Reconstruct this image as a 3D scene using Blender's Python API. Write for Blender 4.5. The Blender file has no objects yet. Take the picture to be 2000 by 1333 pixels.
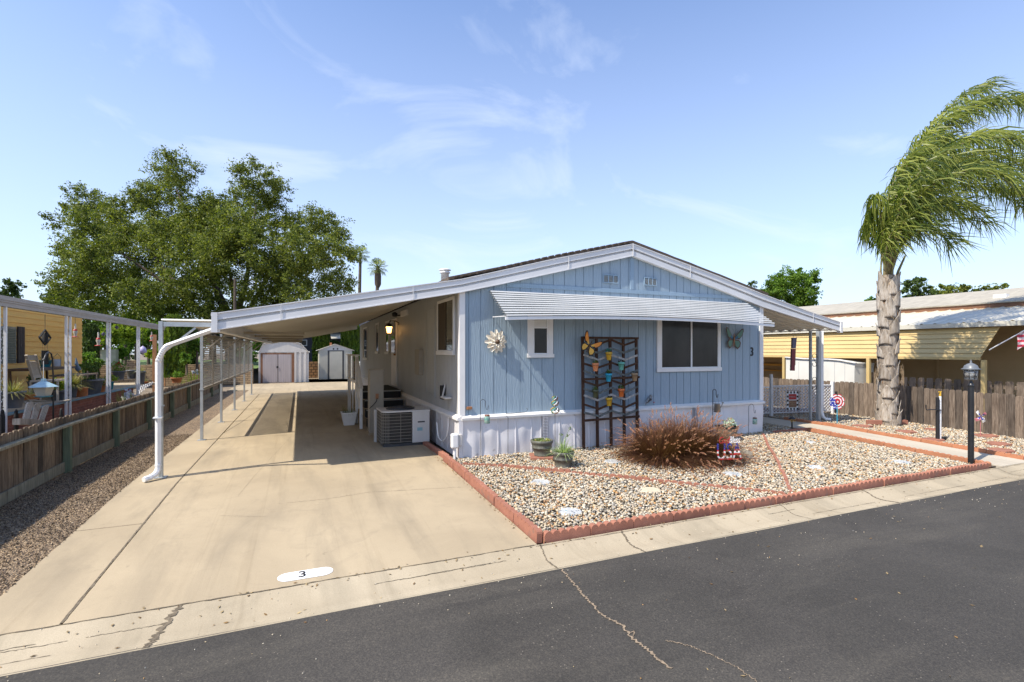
import bpy, math, random
import numpy as np
from mathutils import Vector, Matrix
random.seed(7); rng = np.random.default_rng(11)
S = bpy.context.scene
R = math.radians
# ---------------------------------------------------------------- camera
CX, CY, CZ, F, HY, YAW = -2.72, -8.81, 1.97, 977.0, 685.0, R(23)
cam = bpy.data.cameras.new('camera'); camo = bpy.data.objects.new('camera', cam); S.collection.objects.link(camo)
camo.location = (CX, CY, CZ); camo.rotation_euler = (R(90), 0, -YAW)
cam.sensor_width = 36; cam.lens = F/2000*36; cam.shift_y = (HY-666.5)/2000; cam.clip_end = 2000; cam.clip_start = .05
S.camera = camo
# ---------------------------------------------------------------- sky and sun
SUN = Vector((4.9, 1.2, -6.4)).normalized()          # direction the light travels
w = bpy.data.worlds.new('World'); S.world = w; w.use_nodes = True
nt = w.node_tree; nt.nodes.clear()
def N(nt, t, **k):
    n = nt.nodes.new(t)
    for a, b in k.items(): setattr(n, a, b)
    return n
out = N(nt, 'ShaderNodeOutputWorld'); bg = N(nt, 'ShaderNodeBackground'); bg.inputs[1].default_value = .15
sky = N(nt, 'ShaderNodeTexSky', sky_type='NISHITA', sun_disc=False)
sky.sun_elevation = R(52.4); sky.sun_rotation = math.atan2(-SUN.x, -SUN.y); sky.air_density = 1.0; sky.dust_density = 1.0; sky.ozone_density = 1.3
tc = N(nt, 'ShaderNodeTexCoord'); mp = N(nt, 'ShaderNodeMapping'); mp.inputs['Rotation'].default_value = (0, R(14), R(20)); mp.inputs['Scale'].default_value = (1.0, 1.3, 2.4)
nz = N(nt, 'ShaderNodeTexNoise'); nz.inputs['Scale'].default_value = 2.0; nz.inputs['Detail'].default_value = 9; nz.inputs['Roughness'].default_value = .58; nz.inputs['Distortion'].default_value = 1.1
cr = N(nt, 'ShaderNodeValToRGB'); cr.color_ramp.elements[0].position = .53; cr.color_ramp.elements[1].position = .80
sx = N(nt, 'ShaderNodeSeparateXYZ'); mr = N(nt, 'ShaderNodeMapRange'); mr.inputs[1].default_value = .02; mr.inputs[2].default_value = .62; mr.inputs[3].default_value = .60; mr.inputs[4].default_value = .07
ad = N(nt, 'ShaderNodeMath', operation='MULTIPLY_ADD'); ad.inputs[1].default_value = .42; ad.use_clamp = True
mx = N(nt, 'ShaderNodeMixRGB'); mx.inputs[2].default_value = (5.1, 5.6, 6.5, 1)
L = nt.links.new
L(tc.outputs['Generated'], mp.inputs[0]); L(mp.outputs[0], nz.inputs['Vector']); L(nz.outputs['Fac'], cr.inputs[0])
L(tc.outputs['Generated'], sx.inputs[0]); L(sx.outputs['Z'], mr.inputs[0])
L(cr.outputs[0], ad.inputs[0]); L(mr.outputs[0], ad.inputs[2]); L(ad.outputs[0], mx.inputs[0]); tn = N(nt, 'ShaderNodeMixRGB', blend_type='MULTIPLY'); tn.inputs[0].default_value = 1; tn.inputs[2].default_value = (.84, 1.03, 1.31, 1); L(sky.outputs[0], tn.inputs[1]); L(tn.outputs[0], mx.inputs[1]); L(mx.outputs[0], bg.inputs[0]); L(bg.outputs[0], out.inputs[0])
sl = bpy.data.lights.new('sun', 'SUN'); sl.energy = 5.0; sl.angle = R(.5); sl.color = (1, .93, .82)
so = bpy.data.objects.new('sun', sl); S.collection.objects.link(so); so.rotation_euler = SUN.to_track_quat('-Z', 'Y').to_euler()
S.view_settings.view_transform = 'Standard'; S.view_settings.look = 'None'; S.view_settings.gamma = 1; S.view_settings.exposure = .42
# ---------------------------------------------------------------- measuring helpers: a sight line meets a real plane
_s, _c = math.sin(YAW), math.cos(YAW)
FWD = Vector((_s, _c, 0)); RGT = Vector((_c, -_s, 0)); UP = Vector((0, 0, 1))
def ray(px, py):
    u = px-1000; v = HY-py
    return (F*_s+u*_c, F*_c-u*_s, v)
def gz(y): return 0 if y > 0 else max(.031*y, -.122)
def G(px, py):
    d = ray(px, py); t = CZ/(-d[2])
    if CY+t*d[1] < 0: t = (CZ-.031*CY)/(-d[2]+.031*d[1])
    return Vector((CX+t*d[0], CY+t*d[1], CZ+t*d[2]))
def Gz(px, py, z): d = ray(px, py); t = (z-CZ)/d[2]; return Vector((CX+t*d[0], CY+t*d[1], z))
def Yp(px, py, y): d = ray(px, py); t = (y-CY)/d[1]; return Vector((CX+t*d[0], y, CZ+t*d[2]))
def Xp(px, py, x): d = ray(px, py); t = (x-CX)/d[0]; return Vector((x, CY+t*d[1], CZ+t*d[2]))
def Dp(px, py, dep): d = ray(px, py); t = dep/F; return Vector((CX+t*d[0], CY+t*d[1], CZ+t*d[2]))
def dep(p): return (p[0]-CX)*_s+(p[1]-CY)*_c
def zat(p, py): return CZ+(HY-py)/F*dep(p)             # height seen at image row py above ground point p
# ---------------------------------------------------------------- materials
def newmat(name):
    m = bpy.data.materials.new(name); m.use_nodes = True; t = m.node_tree
    return m, t, t.nodes['Principled BSDF']
def c4(c): return (c[0], c[1], c[2], 1)
def noise(t, vec, scale, detail=5, rough=.55, dist=0):
    n = N(t, 'ShaderNodeTexNoise'); n.inputs['Scale'].default_value = scale; n.inputs['Detail'].default_value = detail
    n.inputs['Roughness'].default_value = rough; n.inputs['Distortion'].default_value = dist
    if vec: t.links.new(vec, n.inputs['Vector'])
    return n.outputs['Fac']
def ramp(t, fac, stops, interp='LINEAR'):
    r = N(t, 'ShaderNodeValToRGB'); e = r.color_ramp; e.interpolation = interp
    while len(e.elements) < len(stops): e.elements.new(.5)
    for el, (p, c) in zip(e.elements, stops): el.position = p; el.color = c4(c) if len(c) == 3 else c
    t.links.new(fac, r.inputs[0]); return r.outputs[0]
def mixc(t, fac, a, b, mode='MIX'):
    m = N(t, 'ShaderNodeMixRGB', blend_type=mode)
    for i, v in ((0, fac), (1, a), (2, b)):
        if isinstance(v, (int, float)): m.inputs[i].default_value = v
        elif isinstance(v, tuple): m.inputs[i].default_value = c4(v)
        else: t.links.new(v, m.inputs[i])
    return m.outputs[0]
def posn(t, stretch=(1, 1, 1)):
    g = N(t, 'ShaderNodeNewGeometry'); m = N(t, 'ShaderNodeMapping'); m.inputs['Scale'].default_value = stretch
    t.links.new(g.outputs['Position'], m.inputs[0]); return m.outputs[0]
def bump(t, b, h, strength, dist=.01, prev=None):
    n = N(t, 'ShaderNodeBump'); n.inputs['Strength'].default_value = strength; n.inputs['Distance'].default_value = dist
    t.links.new(h, n.inputs['Height'])
    if prev: t.links.new(prev, n.inputs['Normal'])
    t.links.new(n.outputs[0], b.inputs['Normal']); return n.outputs[0]
def pm(name, col, col2=None, scale=4, stretch=(1, 1, 1), rough=.6, metal=0, bmp=0, bscale=40, bdist=.005, isl=0, spots=None, spec=None):
    m, t, b = newmat(name); v = posn(t, stretch)
    col2 = col2 or tuple(x*.8 for x in col)
    f = noise(t, v, scale, 6, .6)
    c = ramp(t, f, [(.32, col2), (.68, col)])
    if isl:
        g = N(t, 'ShaderNodeNewGeometry'); rr = ramp(t, g.outputs['Random Per Island'], [(0, (1-isl,)*3), (1, (1+isl*.4,)*3)])
        c = mixc(t, 1.0, c, rr, 'MULTIPLY')
    if spots:
        s = noise(t, v, spots[1], 3, .5); sm = ramp(t, s, [(spots[2], (0, 0, 0)), (spots[2]+.06, (1, 1, 1))]); c = mixc(t, sm, c, spots[0])
    t.links.new(c, b.inputs['Base Color']); b.inputs['Roughness'].default_value = rough; b.inputs['Metallic'].default_value = metal
    if spec is not None: b.inputs['Specular IOR Level'].default_value = spec
    if bmp: bump(t, b, noise(t, v, bscale, 4, .6), bmp, bdist)
    return m
def leafmat(name, cols, trans=.35, rough=.55):
    m, t, b = newmat(name)
    g = N(t, 'ShaderNodeNewGeometry'); n = len(cols)
    c = ramp(t, g.outputs['Random Per Island'], [(i/max(1, n-1), k) for i, k in enumerate(cols)])
    big = noise(t, posn(t), .9, 3); c = mixc(t, .55, c, ramp(t, big, [(.35, (.6, .6, .6)), (.65, (1.25, 1.2, .95))]), 'MULTIPLY')
    t.links.new(c, b.inputs['Base Color']); b.inputs['Roughness'].default_value = rough; b.inputs['Specular IOR Level'].default_value = .25
    tr = N(t, 'ShaderNodeBsdfTranslucent'); t.links.new(mixc(t, 1.0, c, (1.25, 1.35, .55), 'MULTIPLY'), tr.inputs[0])
    ms = N(t, 'ShaderNodeMixShader'); ms.inputs[0].default_value = trans
    t.links.new(b.outputs[0], ms.inputs[1]); t.links.new(tr.outputs[0], ms.inputs[2]); t.links.new(ms.outputs[0], t.nodes['Material Output'].inputs[0])
    return m
M = {}
# concrete with stains, tyre wear and fine grain
def concrete(name, a, b_, dirt, fine=.12):
    m, t, b = newmat(name); v = posn(t)
    c = ramp(t, noise(t, v, .55, 7, .6, .4), [(.3, b_), (.7, a)])
    st = ramp(t, noise(t, posn(t, (1.6, .3, 1)), .9, 6, .65, .6), [(.46, (0, 0, 0)), (.74, (1, 1, 1))])
    c = mixc(t, mixc(t, 1.0, st, (.55, .55, .55), 'MULTIPLY'), c, dirt)
    ws = ramp(t, noise(t, v, 2.2, 8, .7, .8), [(.56, (0, 0, 0)), (.78, (1, 1, 1))]); c = mixc(t, mixc(t, 1.0, ws, (.35, .35, .35), 'MULTIPLY'), c, dirt)
    sp = ramp(t, noise(t, v, 38, 2, .5), [(.76, (0, 0, 0)), (.8, (1, 1, 1))]); c = mixc(t, mixc(t, 1.0, sp, (.4, .4, .4), 'MULTIPLY'), c, (.08, .07, .05))
    ty = ramp(t, noise(t, posn(t, (5.5, .10, 1)), 1.0, 6, .7, .3), [(.55, (1, 1, 1)), (.75, (.80, .79, .77))]); c = mixc(t, 1.0, c, ty, 'MULTIPLY')
    dr = ramp(t, noise(t, v, 5.5, 4, .6, .3), [(.70, (0, 0, 0)), (.76, (1, 1, 1))]); c = mixc(t, mixc(t, 1.0, dr, (.28, .28, .28), 'MULTIPLY'), c, (.12, .10, .07))
    g = noise(t, v, 160, 3, .7); c = mixc(t, 1.0, c, ramp(t, g, [(.3, (1-fine,)*3), (.7, (1+fine*.6,)*3)]), 'MULTIPLY')
    t.links.new(c, b.inputs['Base Color']); b.inputs['Roughness'].default_value = .88; b.inputs['Specular IOR Level'].default_value = .25
    bump(t, b, g, .25, .003); return m
M['conc'] = concrete('driveway_concrete', (.455, .365, .24), (.345, .275, .18), (.19, .16, .115))
M['gutc'] = concrete('gutter_concrete', (.46, .385, .27), (.36, .295, .20), (.2, .17, .12), .2)
M['walk'] = concrete('walk_concrete', (.52, .46, .36), (.42, .37, .29), (.3, .26, .2))
def asphalt():
    m, t, b = newmat('asphalt'); v = posn(t)
    c = ramp(t, noise(t, v, .5, 7, .65, .5), [(.3, (.040, .036, .030)), (.7, (.066, .059, .050))])
    pa = ramp(t, noise(t, posn(t, (.35, 1.6, 1)), .9, 6, .6, .5), [(.5, (0, 0, 0)), (.72, (1, 1, 1))]); c = mixc(t, mixc(t, 1.0, pa, (.6, .6, .6), 'MULTIPLY'), c, (.10, .088, .07))
    oil = ramp(t, noise(t, posn(t, (.8, 1.3, 1)), 1.7, 5, .6, 1.2), [(.6, (0, 0, 0)), (.72, (1, 1, 1))]); c = mixc(t, mixc(t, 1.0, oil, (.55, .55, .55), 'MULTIPLY'), c, (.036, .032, .027))
    n1 = noise(t, v, 85, 3, .7); c = mixc(t, 1.0, c, ramp(t, n1, [(.3, (.6, .6, .6)), (.52, (1, 1, 1)), (.72, (1.7, 1.65, 1.5))]), 'MULTIPLY')
    patch = noise(t, v, 1.6, 3, .6)
    vo = N(t, 'ShaderNodeTexVoronoi'); vo.inputs['Scale'].default_value = 21; t.links.new(v, vo.inputs['Vector'])
    s = ramp(t, vo.outputs['Distance'], [(.07, (1, 1, 1)), (.12, (0, 0, 0))]); s = mixc(t, 1.0, s, ramp(t, patch, [(.42, (.06, .06, .06)), (.66, (.9, .9, .9))]), 'MULTIPLY')
    c = mixc(t, s, c, (.27, .23, .18))
    t.links.new(c, b.inputs['Base Color']); b.inputs['Roughness'].default_value = .8; b.inputs['Specular IOR Level'].default_value = .35
    bump(t, b, n1, .6, .006); return m
M['asph'] = asphalt()
def gravelmat(name, cols, scale, bs=.9):
    m, t, b = newmat(name); v = posn(t)
    vo = N(t, 'ShaderNodeTexVoronoi'); vo.inputs['Scale'].default_value = scale; t.links.new(v, vo.inputs['Vector'])
    sp = N(t, 'ShaderNodeSeparateColor'); t.links.new(vo.outputs['Color'], sp.inputs[0])
    c = ramp(t, sp.outputs[0], [(i/len(cols), k) for i, k in enumerate(cols)], 'CONSTANT')
    ed = ramp(t, vo.outputs['Distance'], [(.25, (1, 1, 1)), (.7, (.35, .33, .3))]); c = mixc(t, 1.0, c, ed, 'MULTIPLY')
    c = mixc(t, 1.0, c, ramp(t, noise(t, v, 1.1, 5, .6), [(.3, (.75, .75, .75)), (.7, (1.12, 1.1, 1.05))]), 'MULTIPLY')
    t.links.new(c, b.inputs['Base Color']); b.inputs['Roughness'].default_value = .85
    inv = ramp(t, vo.outputs['Distance'], [(0, (1, 1, 1)), (.8, (0, 0, 0))]); bump(t, b, inv, bs, .02); return m
M['fgrav'] = gravelmat('fine_gravel', [(.40, .28, .17), (.52, .38, .24), (.27, .19, .12), (.60, .46, .30), (.40, .29, .19), (.21, .15, .10)], 55)
M['sand'] = gravelmat('gravel_bed_base', [(.2, .16, .11), (.3, .25, .18), (.12, .1, .08), (.25, .22, .19)], 60)
def pebm(name='pebble'):
    m, t, b = newmat(name); g = N(t, 'ShaderNodeNewGeometry')
    k_ = 1
    cols = [(.58, .50, .37), (.47, .36, .22), (.62, .55, .43), (.31, .27, .21), (.48, .40, .28), (.47, .26, .09), (.40, .36, .29), (.54, .43, .28), (.23, .20, .155), (.39, .32, .23), (.60, .53, .41), (.50, .38, .22), (.31, .29, .25), (.52, .45, .34), (.38, .21, .10), (.50, .41, .29)]
    c = ramp(t, g.outputs['Random Per Island'], [(i/16, k) for i, k in enumerate(cols)], 'CONSTANT')
    c = mixc(t, .8, c, ramp(t, noise(t, posn(t), 60, 3), [(.3, (.75, .75, .75)), (.7, (1.15, 1.15, 1.15))]), 'MULTIPLY')
    t.links.new(c, b.inputs['Base Color']); b.inputs['Roughness'].default_value = .6; return m
M['peb'] = pebm()
def siding(name, a, b_, bs=.55):
    m, t, b = newmat(name)
    v = posn(t, (9, 9, .55)); big = noise(t, posn(t, (1.6, 1.6, .5)), 1, 5)
    c = mixc(t, 1.0, ramp(t, big, [(.3, b_), (.7, a)]), ramp(t, noise(t, v, 6, 5, .6, 1.2), [(.3, (.9, .9, .9)), (.7, (1.06, 1.06, 1.06))]), 'MULTIPLY')
    ss = ramp(t, noise(t, posn(t, (14, 14, .25)), 1.3, 5, .65), [(.55, (1, 1, 1)), (.78, (.84, .85, .86))]); c = mixc(t, 1.0, c, ss, 'MULTIPLY')
    t.links.new(c, b.inputs['Base Color']); b.inputs['Roughness'].default_value = .55; b.inputs['Specular IOR Level'].default_value = .35
    w_ = N(t, 'ShaderNodeTexWave', wave_type='BANDS', bands_direction='X'); w_.inputs['Scale'].default_value = 3.2; w_.inputs['Distortion'].default_value = 9; w_.inputs['Detail'].default_value = 3; w_.inputs['Detail Scale'].default_value = 1.2
    t.links.new(posn(t, (3.2, 3.2, .7)), w_.inputs['Vector'])
    h = mixc(t, .5, noise(t, v, 5, 4, .6, .8), w_.outputs['Fac'])
    bump(t, b, h, bs, .012); return m
M['blue'] = siding('blue_painted_siding', (.31, .395, .46), (.285, .365, .43), .42)
M['bluetrim'] = siding('blue_painted_trim', (.275, .37, .46), (.24, .335, .42), .3)
M['side'] = siding('grey_side_siding', (.44, .445, .435), (.375, .38, .37), .3)
M['white'] = pm('white_trim_paint', (.78, .76, .73), (.70, .68, .65), 2.2, bmp=.15, bscale=30, rough=.5)
M['fascia'] = pm('white_fascia_metal', (.70, .69, .68), (.62, .61, .60), 1.2, rough=.38)
M['skirt'] = pm('white_skirting', (.70, .68, .68), (.61, .59, .59), 1.6, rough=.42, spots=((.45, .42, .4), 5, .68))
M['awn'] = pm('awning_enamel', (.70, .69, .66), (.60, .59, .56), 2, rough=.4)
M['ceil'] = pm('carport_ceiling_metal', (.72, .69, .60), (.64, .61, .52), 1.1, (1, .3, 1), rough=.45)
M['galv'] = pm('galvanised_steel', (.46, .48, .48), (.36, .38, .38), 7, rough=.42, metal=.35)
M['beige'] = pm('beige_metal', (.34, .30, .24), (.28, .245, .19), 2, rough=.5)
M['wmetal'] = pm('white_metal', (.80, .79, .77), (.72, .71, .69), 3, rough=.35)
M['black'] = pm('black_metal', (.02, .02, .022), (.012, .012, .013), 9, rough=.38)
M['blackmat'] = pm('black_rubber', (.018, .017, .016), (.01, .01, .01), 20, rough=.8)
M['shing'] = pm('brown_shingles', (.13, .095, .07), (.06, .045, .035), 14, (1, 3, 1), rough=.95, bmp=.8, bscale=30)
def glass(name, c=(.018, .017, .015), r=.06, n=.25):
    m, t, b = newmat(name); v = posn(t, (1, 1, .6))
    t.links.new(ramp(t, noise(t, v, 1.6, 3), [(.35, c), (.7, tuple(k*2.2+.004 for k in c))]), b.inputs['Base Color'])
    b.inputs['Roughness'].default_value = r; b.inputs['Specular IOR Level'].default_value = n; return m
M['glass'] = glass('dark_screened_glass', r=.18, n=.3)
M['glass2'] = glass('side_window_glass', (.05, .048, .035), .04, .8)
M['curtain'] = pm('brown_curtain', (.085, .06, .035), (.05, .035, .02), 4, (20, 20, .3), rough=.9)
def fencewood(name, cs, isl=.45):
    m, t, b = newmat(name); g = N(t, 'ShaderNodeNewGeometry')
    gr = noise(t, posn(t, (16, 16, 1.1)), 3.2, 7, .68, .8)
    c = ramp(t, gr, [(.28, cs[0]), (.48, cs[1]), (.66, cs[2]), (.8, cs[3])])
    c = mixc(t, 1.0, c, ramp(t, g.outputs['Random Per Island'], [(0, (1-isl,)*3), (.5, (1, .97, .93)), (1, (1+isl*.5, 1+isl*.42, 1+isl*.3))]), 'MULTIPLY')
    st = ramp(t, noise(t, posn(t, (5, 5, .8)), 1.3, 5, .6), [(.52, (1, 1, 1)), (.75, (.45, .4, .36))]); c = mixc(t, 1.0, c, st, 'MULTIPLY')
    t.links.new(c, b.inputs['Base Color']); b.inputs['Roughness'].default_value = .9; bump(t, b, gr, .6, .006); return m
M['fenceL'] = fencewood('weathered_brown_boards', [(.05, .034, .02), (.165, .12, .078), (.32, .25, .17), (.50, .42, .31)], .62)
M['fenceR'] = fencewood('weathered_grey_boards', [(.045, .030, .02), (.16, .12, .088), (.27, .215, .165), (.50, .42, .33)], .55)
M['rail'] = fencewood('grey_rail_wood', [(.14, .125, .085), (.26, .24, .17), (.36, .34, .25), (.46, .44, .34)], .15)
M['greenpost'] = pm('green_treated_post', (.17, .20, .125), (.10, .125, .075), 4, (8, 8, .8), rough=.85, bmp=.3)
M['trel'] = fencewood('trellis_brown_wood', [(.02, .009, .004), (.06, .025, .011), (.11, .05, .022), (.2, .1, .05)], .3)
M['trelg'] = fencewood('trellis_grey_wood', [(.06, .065, .06), (.12, .135, .13), (.18, .2, .19), (.26, .27, .26)], .2)
M['trelw'] = fencewood('trellis_whitewashed_wood', [(.2, .19, .17), (.36, .35, .33), (.5, .5, .47), (.6, .6, .57)], .15)
M['brickA'] = pm('red_edging_concrete', (.39, .165, .105), (.285, .115, .072), 5, rough=.88, bmp=.5, bscale=90, bdist=.003, isl=.18, spots=((.26, .13, .09), 7, .62))
M['brickB'] = pm('orange_edging_concrete', (.48, .20, .10), (.36, .145, .07), 5, rough=.88, bmp=.5, bscale=90, bdist=.003, isl=.18)
def brickm(name, c1, c2, mortar, sc, bw=.5, rh=.25, ax='xz', ms=.02):
    m, t, b = newmat(name); g = N(t, 'ShaderNodeNewGeometry'); s = N(t, 'ShaderNodeSeparateXYZ'); cb = N(t, 'ShaderNodeCombineXYZ'); t.links.new(g.outputs['Position'], s.inputs[0])
    t.links.new(s.outputs[{'x': 0, 'y': 1}[ax[0]]], cb.inputs[0]); t.links.new(s.outputs[2], cb.inputs[1])
    br = N(t, 'ShaderNodeTexBrick'); br.inputs['Scale'].default_value = sc; br.inputs['Brick Width'].default_value = bw; br.inputs['Row Height'].default_value = rh; br.inputs['Mortar Size'].default_value = ms
    br.inputs['Color1'].default_value = c4(c1); br.inputs['Color2'].default_value = c4(c2); br.inputs['Mortar'].default_value = c4(mortar); t.links.new(cb.outputs[0], br.inputs[0])
    c = mixc(t, 1.0, br.outputs[0], ramp(t, noise(t, posn(t), 9, 5, .7), [(.3, (.62, .6, .58)), (.7, (1.2, 1.18, 1.1))]), 'MULTIPLY')
    t.links.new(c, b.inputs['Base Color']); b.inputs['Roughness'].default_value = .9
    hh = mixc(t, .5, br.outputs['Fac'], noise(t, posn(t), 25, 4), 'SUBTRACT'); bump(t, b, hh, -.7, .02); return m
M['redbrick'] = brickm('red_brick', (.26, .085, .05), (.19, .06, .04), (.28, .17, .13), 3.4, .75, .24, 'yz', .012)
M['block'] = brickm('tan_split_block', (.46, .33, .20), (.34, .23, .13), (.13, .09, .055), 2.2, .9, .25, 'xz', .03)
M['brownblock'] = brickm('brown_block', (.30, .17, .075), (.22, .115, .05), (.07, .04, .02), 2.0, .6, .4, 'xz', .05)
M['yellow'] = pm('yellow_lap_siding', (.84, .47, .095), (.76, .41, .08), 1.5, (.6, .6, 4), rough=.55)
M['yawn'] = pm('yellow_awning_metal', (.56, .41, .18), (.50, .36, .15), 1.2, rough=.45)
M['tansid'] = pm('tan_lap_siding', (.58, .42, .23), (.50, .36, .19), 1.5, rough=.6)
M['terra'] = pm('terracotta', (.55, .20, .075), (.42, .15, .055), 8, rough=.8)
M['greypot'] = pm('grey_plastic_pot', (.125, .13, .145), (.09, .095, .105), 8, rough=.45)
M['barrel'] = pm('olive_grey_barrel_pot', (.145, .14, .11), (.075, .075, .06), 7, (5, 5, 1), rough=.5)
M['ribbed'] = pm('ribbed_tan_pot', (.27, .235, .17), (.12, .105, .08), 14, rough=.6)
M['soil'] = pm('potting_soil', (.035, .022, .013), (.015, .01, .006), 30, rough=1)
M['bark'] = pm('tree_bark', (.14, .105, .075), (.055, .042, .032), 3, (5, 5, 1), rough=.95, bmp=.8, bscale=12, bdist=.04)
M['grass'] = pm('lawn_grass', (.14, .21, .05), (.06, .1, .025), 3, rough=.95)
M['dirt'] = pm('yard_dirt', (.24, .185, .125), (.14, .105, .07), 2, rough=.95, bmp=.5)
M['roofw'] = pm('white_patio_roof', (.60, .56, .46), (.48, .45, .37), 1, rough=.4)
M['roofg'] = pm('weathered_grey_roof', (.42, .38, .30), (.30, .27, .215), 3, (.5, 2, 1), rough=.85)
M['brownf'] = pm('brown_fascia', (.22, .10, .05), (.15, .07, .035), 3, rough=.7)
M['navy'] = pm('dark_slate_siding', (.045, .045, .062), (.035, .035, .05), 3, (1, 1, 6), rough=.6)
M['shedm'] = pm('shed_offwhite_metal', (.60, .57, .53), (.52, .49, .45), 2.5, (2, 2, .4), rough=.42)
M['sheddoor'] = pm('shed_mauve_door', (.46, .40, .385), (.40, .35, .33), 2.5, (3, 3, .4), rough=.42)
M['dgrey'] = pm('dark_grey_metal', (.055, .055, .058), (.035, .035, .037), 5, rough=.5)
def plain(name, c, r=.5, metal=0): 
    return pm(name, c, tuple(x*.88 for x in c), 12, rough=r, metal=metal)
for k, c in dict(red=(.42, .03, .025), navyp=(.03, .04, .16), offw=(.72, .70, .64), wht=(.82, .82, .8), teal=(.02, .22, .27), cyan=(.02, .33, .48), mint=(.13, .42, .33), gold=(.62, .37, .03), orng=(.68, .16, .03), peach=(.75, .27, .11), tanp=(.33, .22, .12), olive=(.07, .08, .035), pink=(.5, .16, .18), bflyo=(.78, .26, .02), bflyy=(.75, .42, .06), bflyg=(.09, .2, .15), bflyb=(.01, .11, .22), brn=(.09, .045, .02), copper=(.35, .16, .07), mosaic=(.66, .70, .72), rock=(.62, .53, .38), maroon=(.18, .025, .03), slateb=(.1, .09, .14), chestnut=(.26, .12, .06), lav=(.5, .45, .72), jar=(.12, .3, .27), rust=(.15, .05, .025), lgrey=(.4, .4, .4)).items(): M[k] = plain(k, c, .5)
for k, c in dict(yel=(.75, .45, .02), chairw=(.42, .36, .28), tread=(.32, .32, .31)).items(): M[k] = plain(k, c, .7)
M['steel'] = plain('galvanised_can', (.3, .28, .25), .35, .7)
def leafset():
    M['oak'] = leafmat('oak_leaves', [(.03, .052, .013), (.10, .135, .028), (.18, .215, .042), (.29, .31, .066), (.055, .085, .018)], .38)
    M['oakd'] = leafmat('dark_leaves', [(.025, .045, .012), (.06, .10, .022), (.10, .15, .03)], .25)
    M['lime'] = leafmat('lime_leaves', [(.09, .16, .02), (.22, .30, .03), (.34, .40, .05), (.14, .22, .03)], .45)
    M['brgt'] = leafmat('bright_leaves', [(.06, .13, .02), (.12, .22, .03), (.2, .3, .04)], .4)
    M['cyp'] = leafmat('cypress_leaves', [(.06, .11, .012), (.13, .20, .02), (.22, .29, .03), (.035, .06, .01)], .25)
    M['palmf'] = leafmat('palm_leaflets', [(.04, .075, .02), (.12, .165, .035), (.23, .265, .055), (.38, .40, .11)], .42, .34)
    M['fgrass'] = leafmat('fountain_grass_blades', [(.05, .02, .018), (.135, .056, .04), (.22, .11, .055), (.085, .035, .035), (.28, .17, .075)], .25)
    M['plume'] = leafmat('fountain_grass_plumes', [(.42, .19, .14), (.58, .34, .22), (.30, .12, .11), (.66, .44, .28)], .3)
    M['spider'] = leafmat('striped_leaves', [(.16, .27, .08), (.5, .58, .36), (.1, .2, .05), (.62, .66, .5)], .3)
    M['succ'] = leafmat('succulent_leaves', [(.16, .24, .10), (.28, .34, .12), (.1, .2, .07), (.45, .24, .12)], .2)
    M['grng'] = leafmat('pot_plant_leaves', [(.05, .10, .02), (.12, .19, .04), (.2, .27, .06)], .35)
    M['pale'] = leafmat('pale_green_petals', [(.55, .66, .55), (.72, .76, .62), (.36, .5, .36), (.62, .72, .68)], .25)
    M['dryg'] = leafmat('dry_grass_leaves', [(.3, .27, .1), (.2, .22, .07), (.38, .33, .16)], .3)
    M['petal'] = leafmat('iris_petals', [(.5, .5, .8), (.72, .72, .88), (.3, .3, .65)], .3)
    M['redfl'] = leafmat('red_petals', [(.5, .02, .02), (.35, .02, .03)], .2)
leafset()
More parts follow.
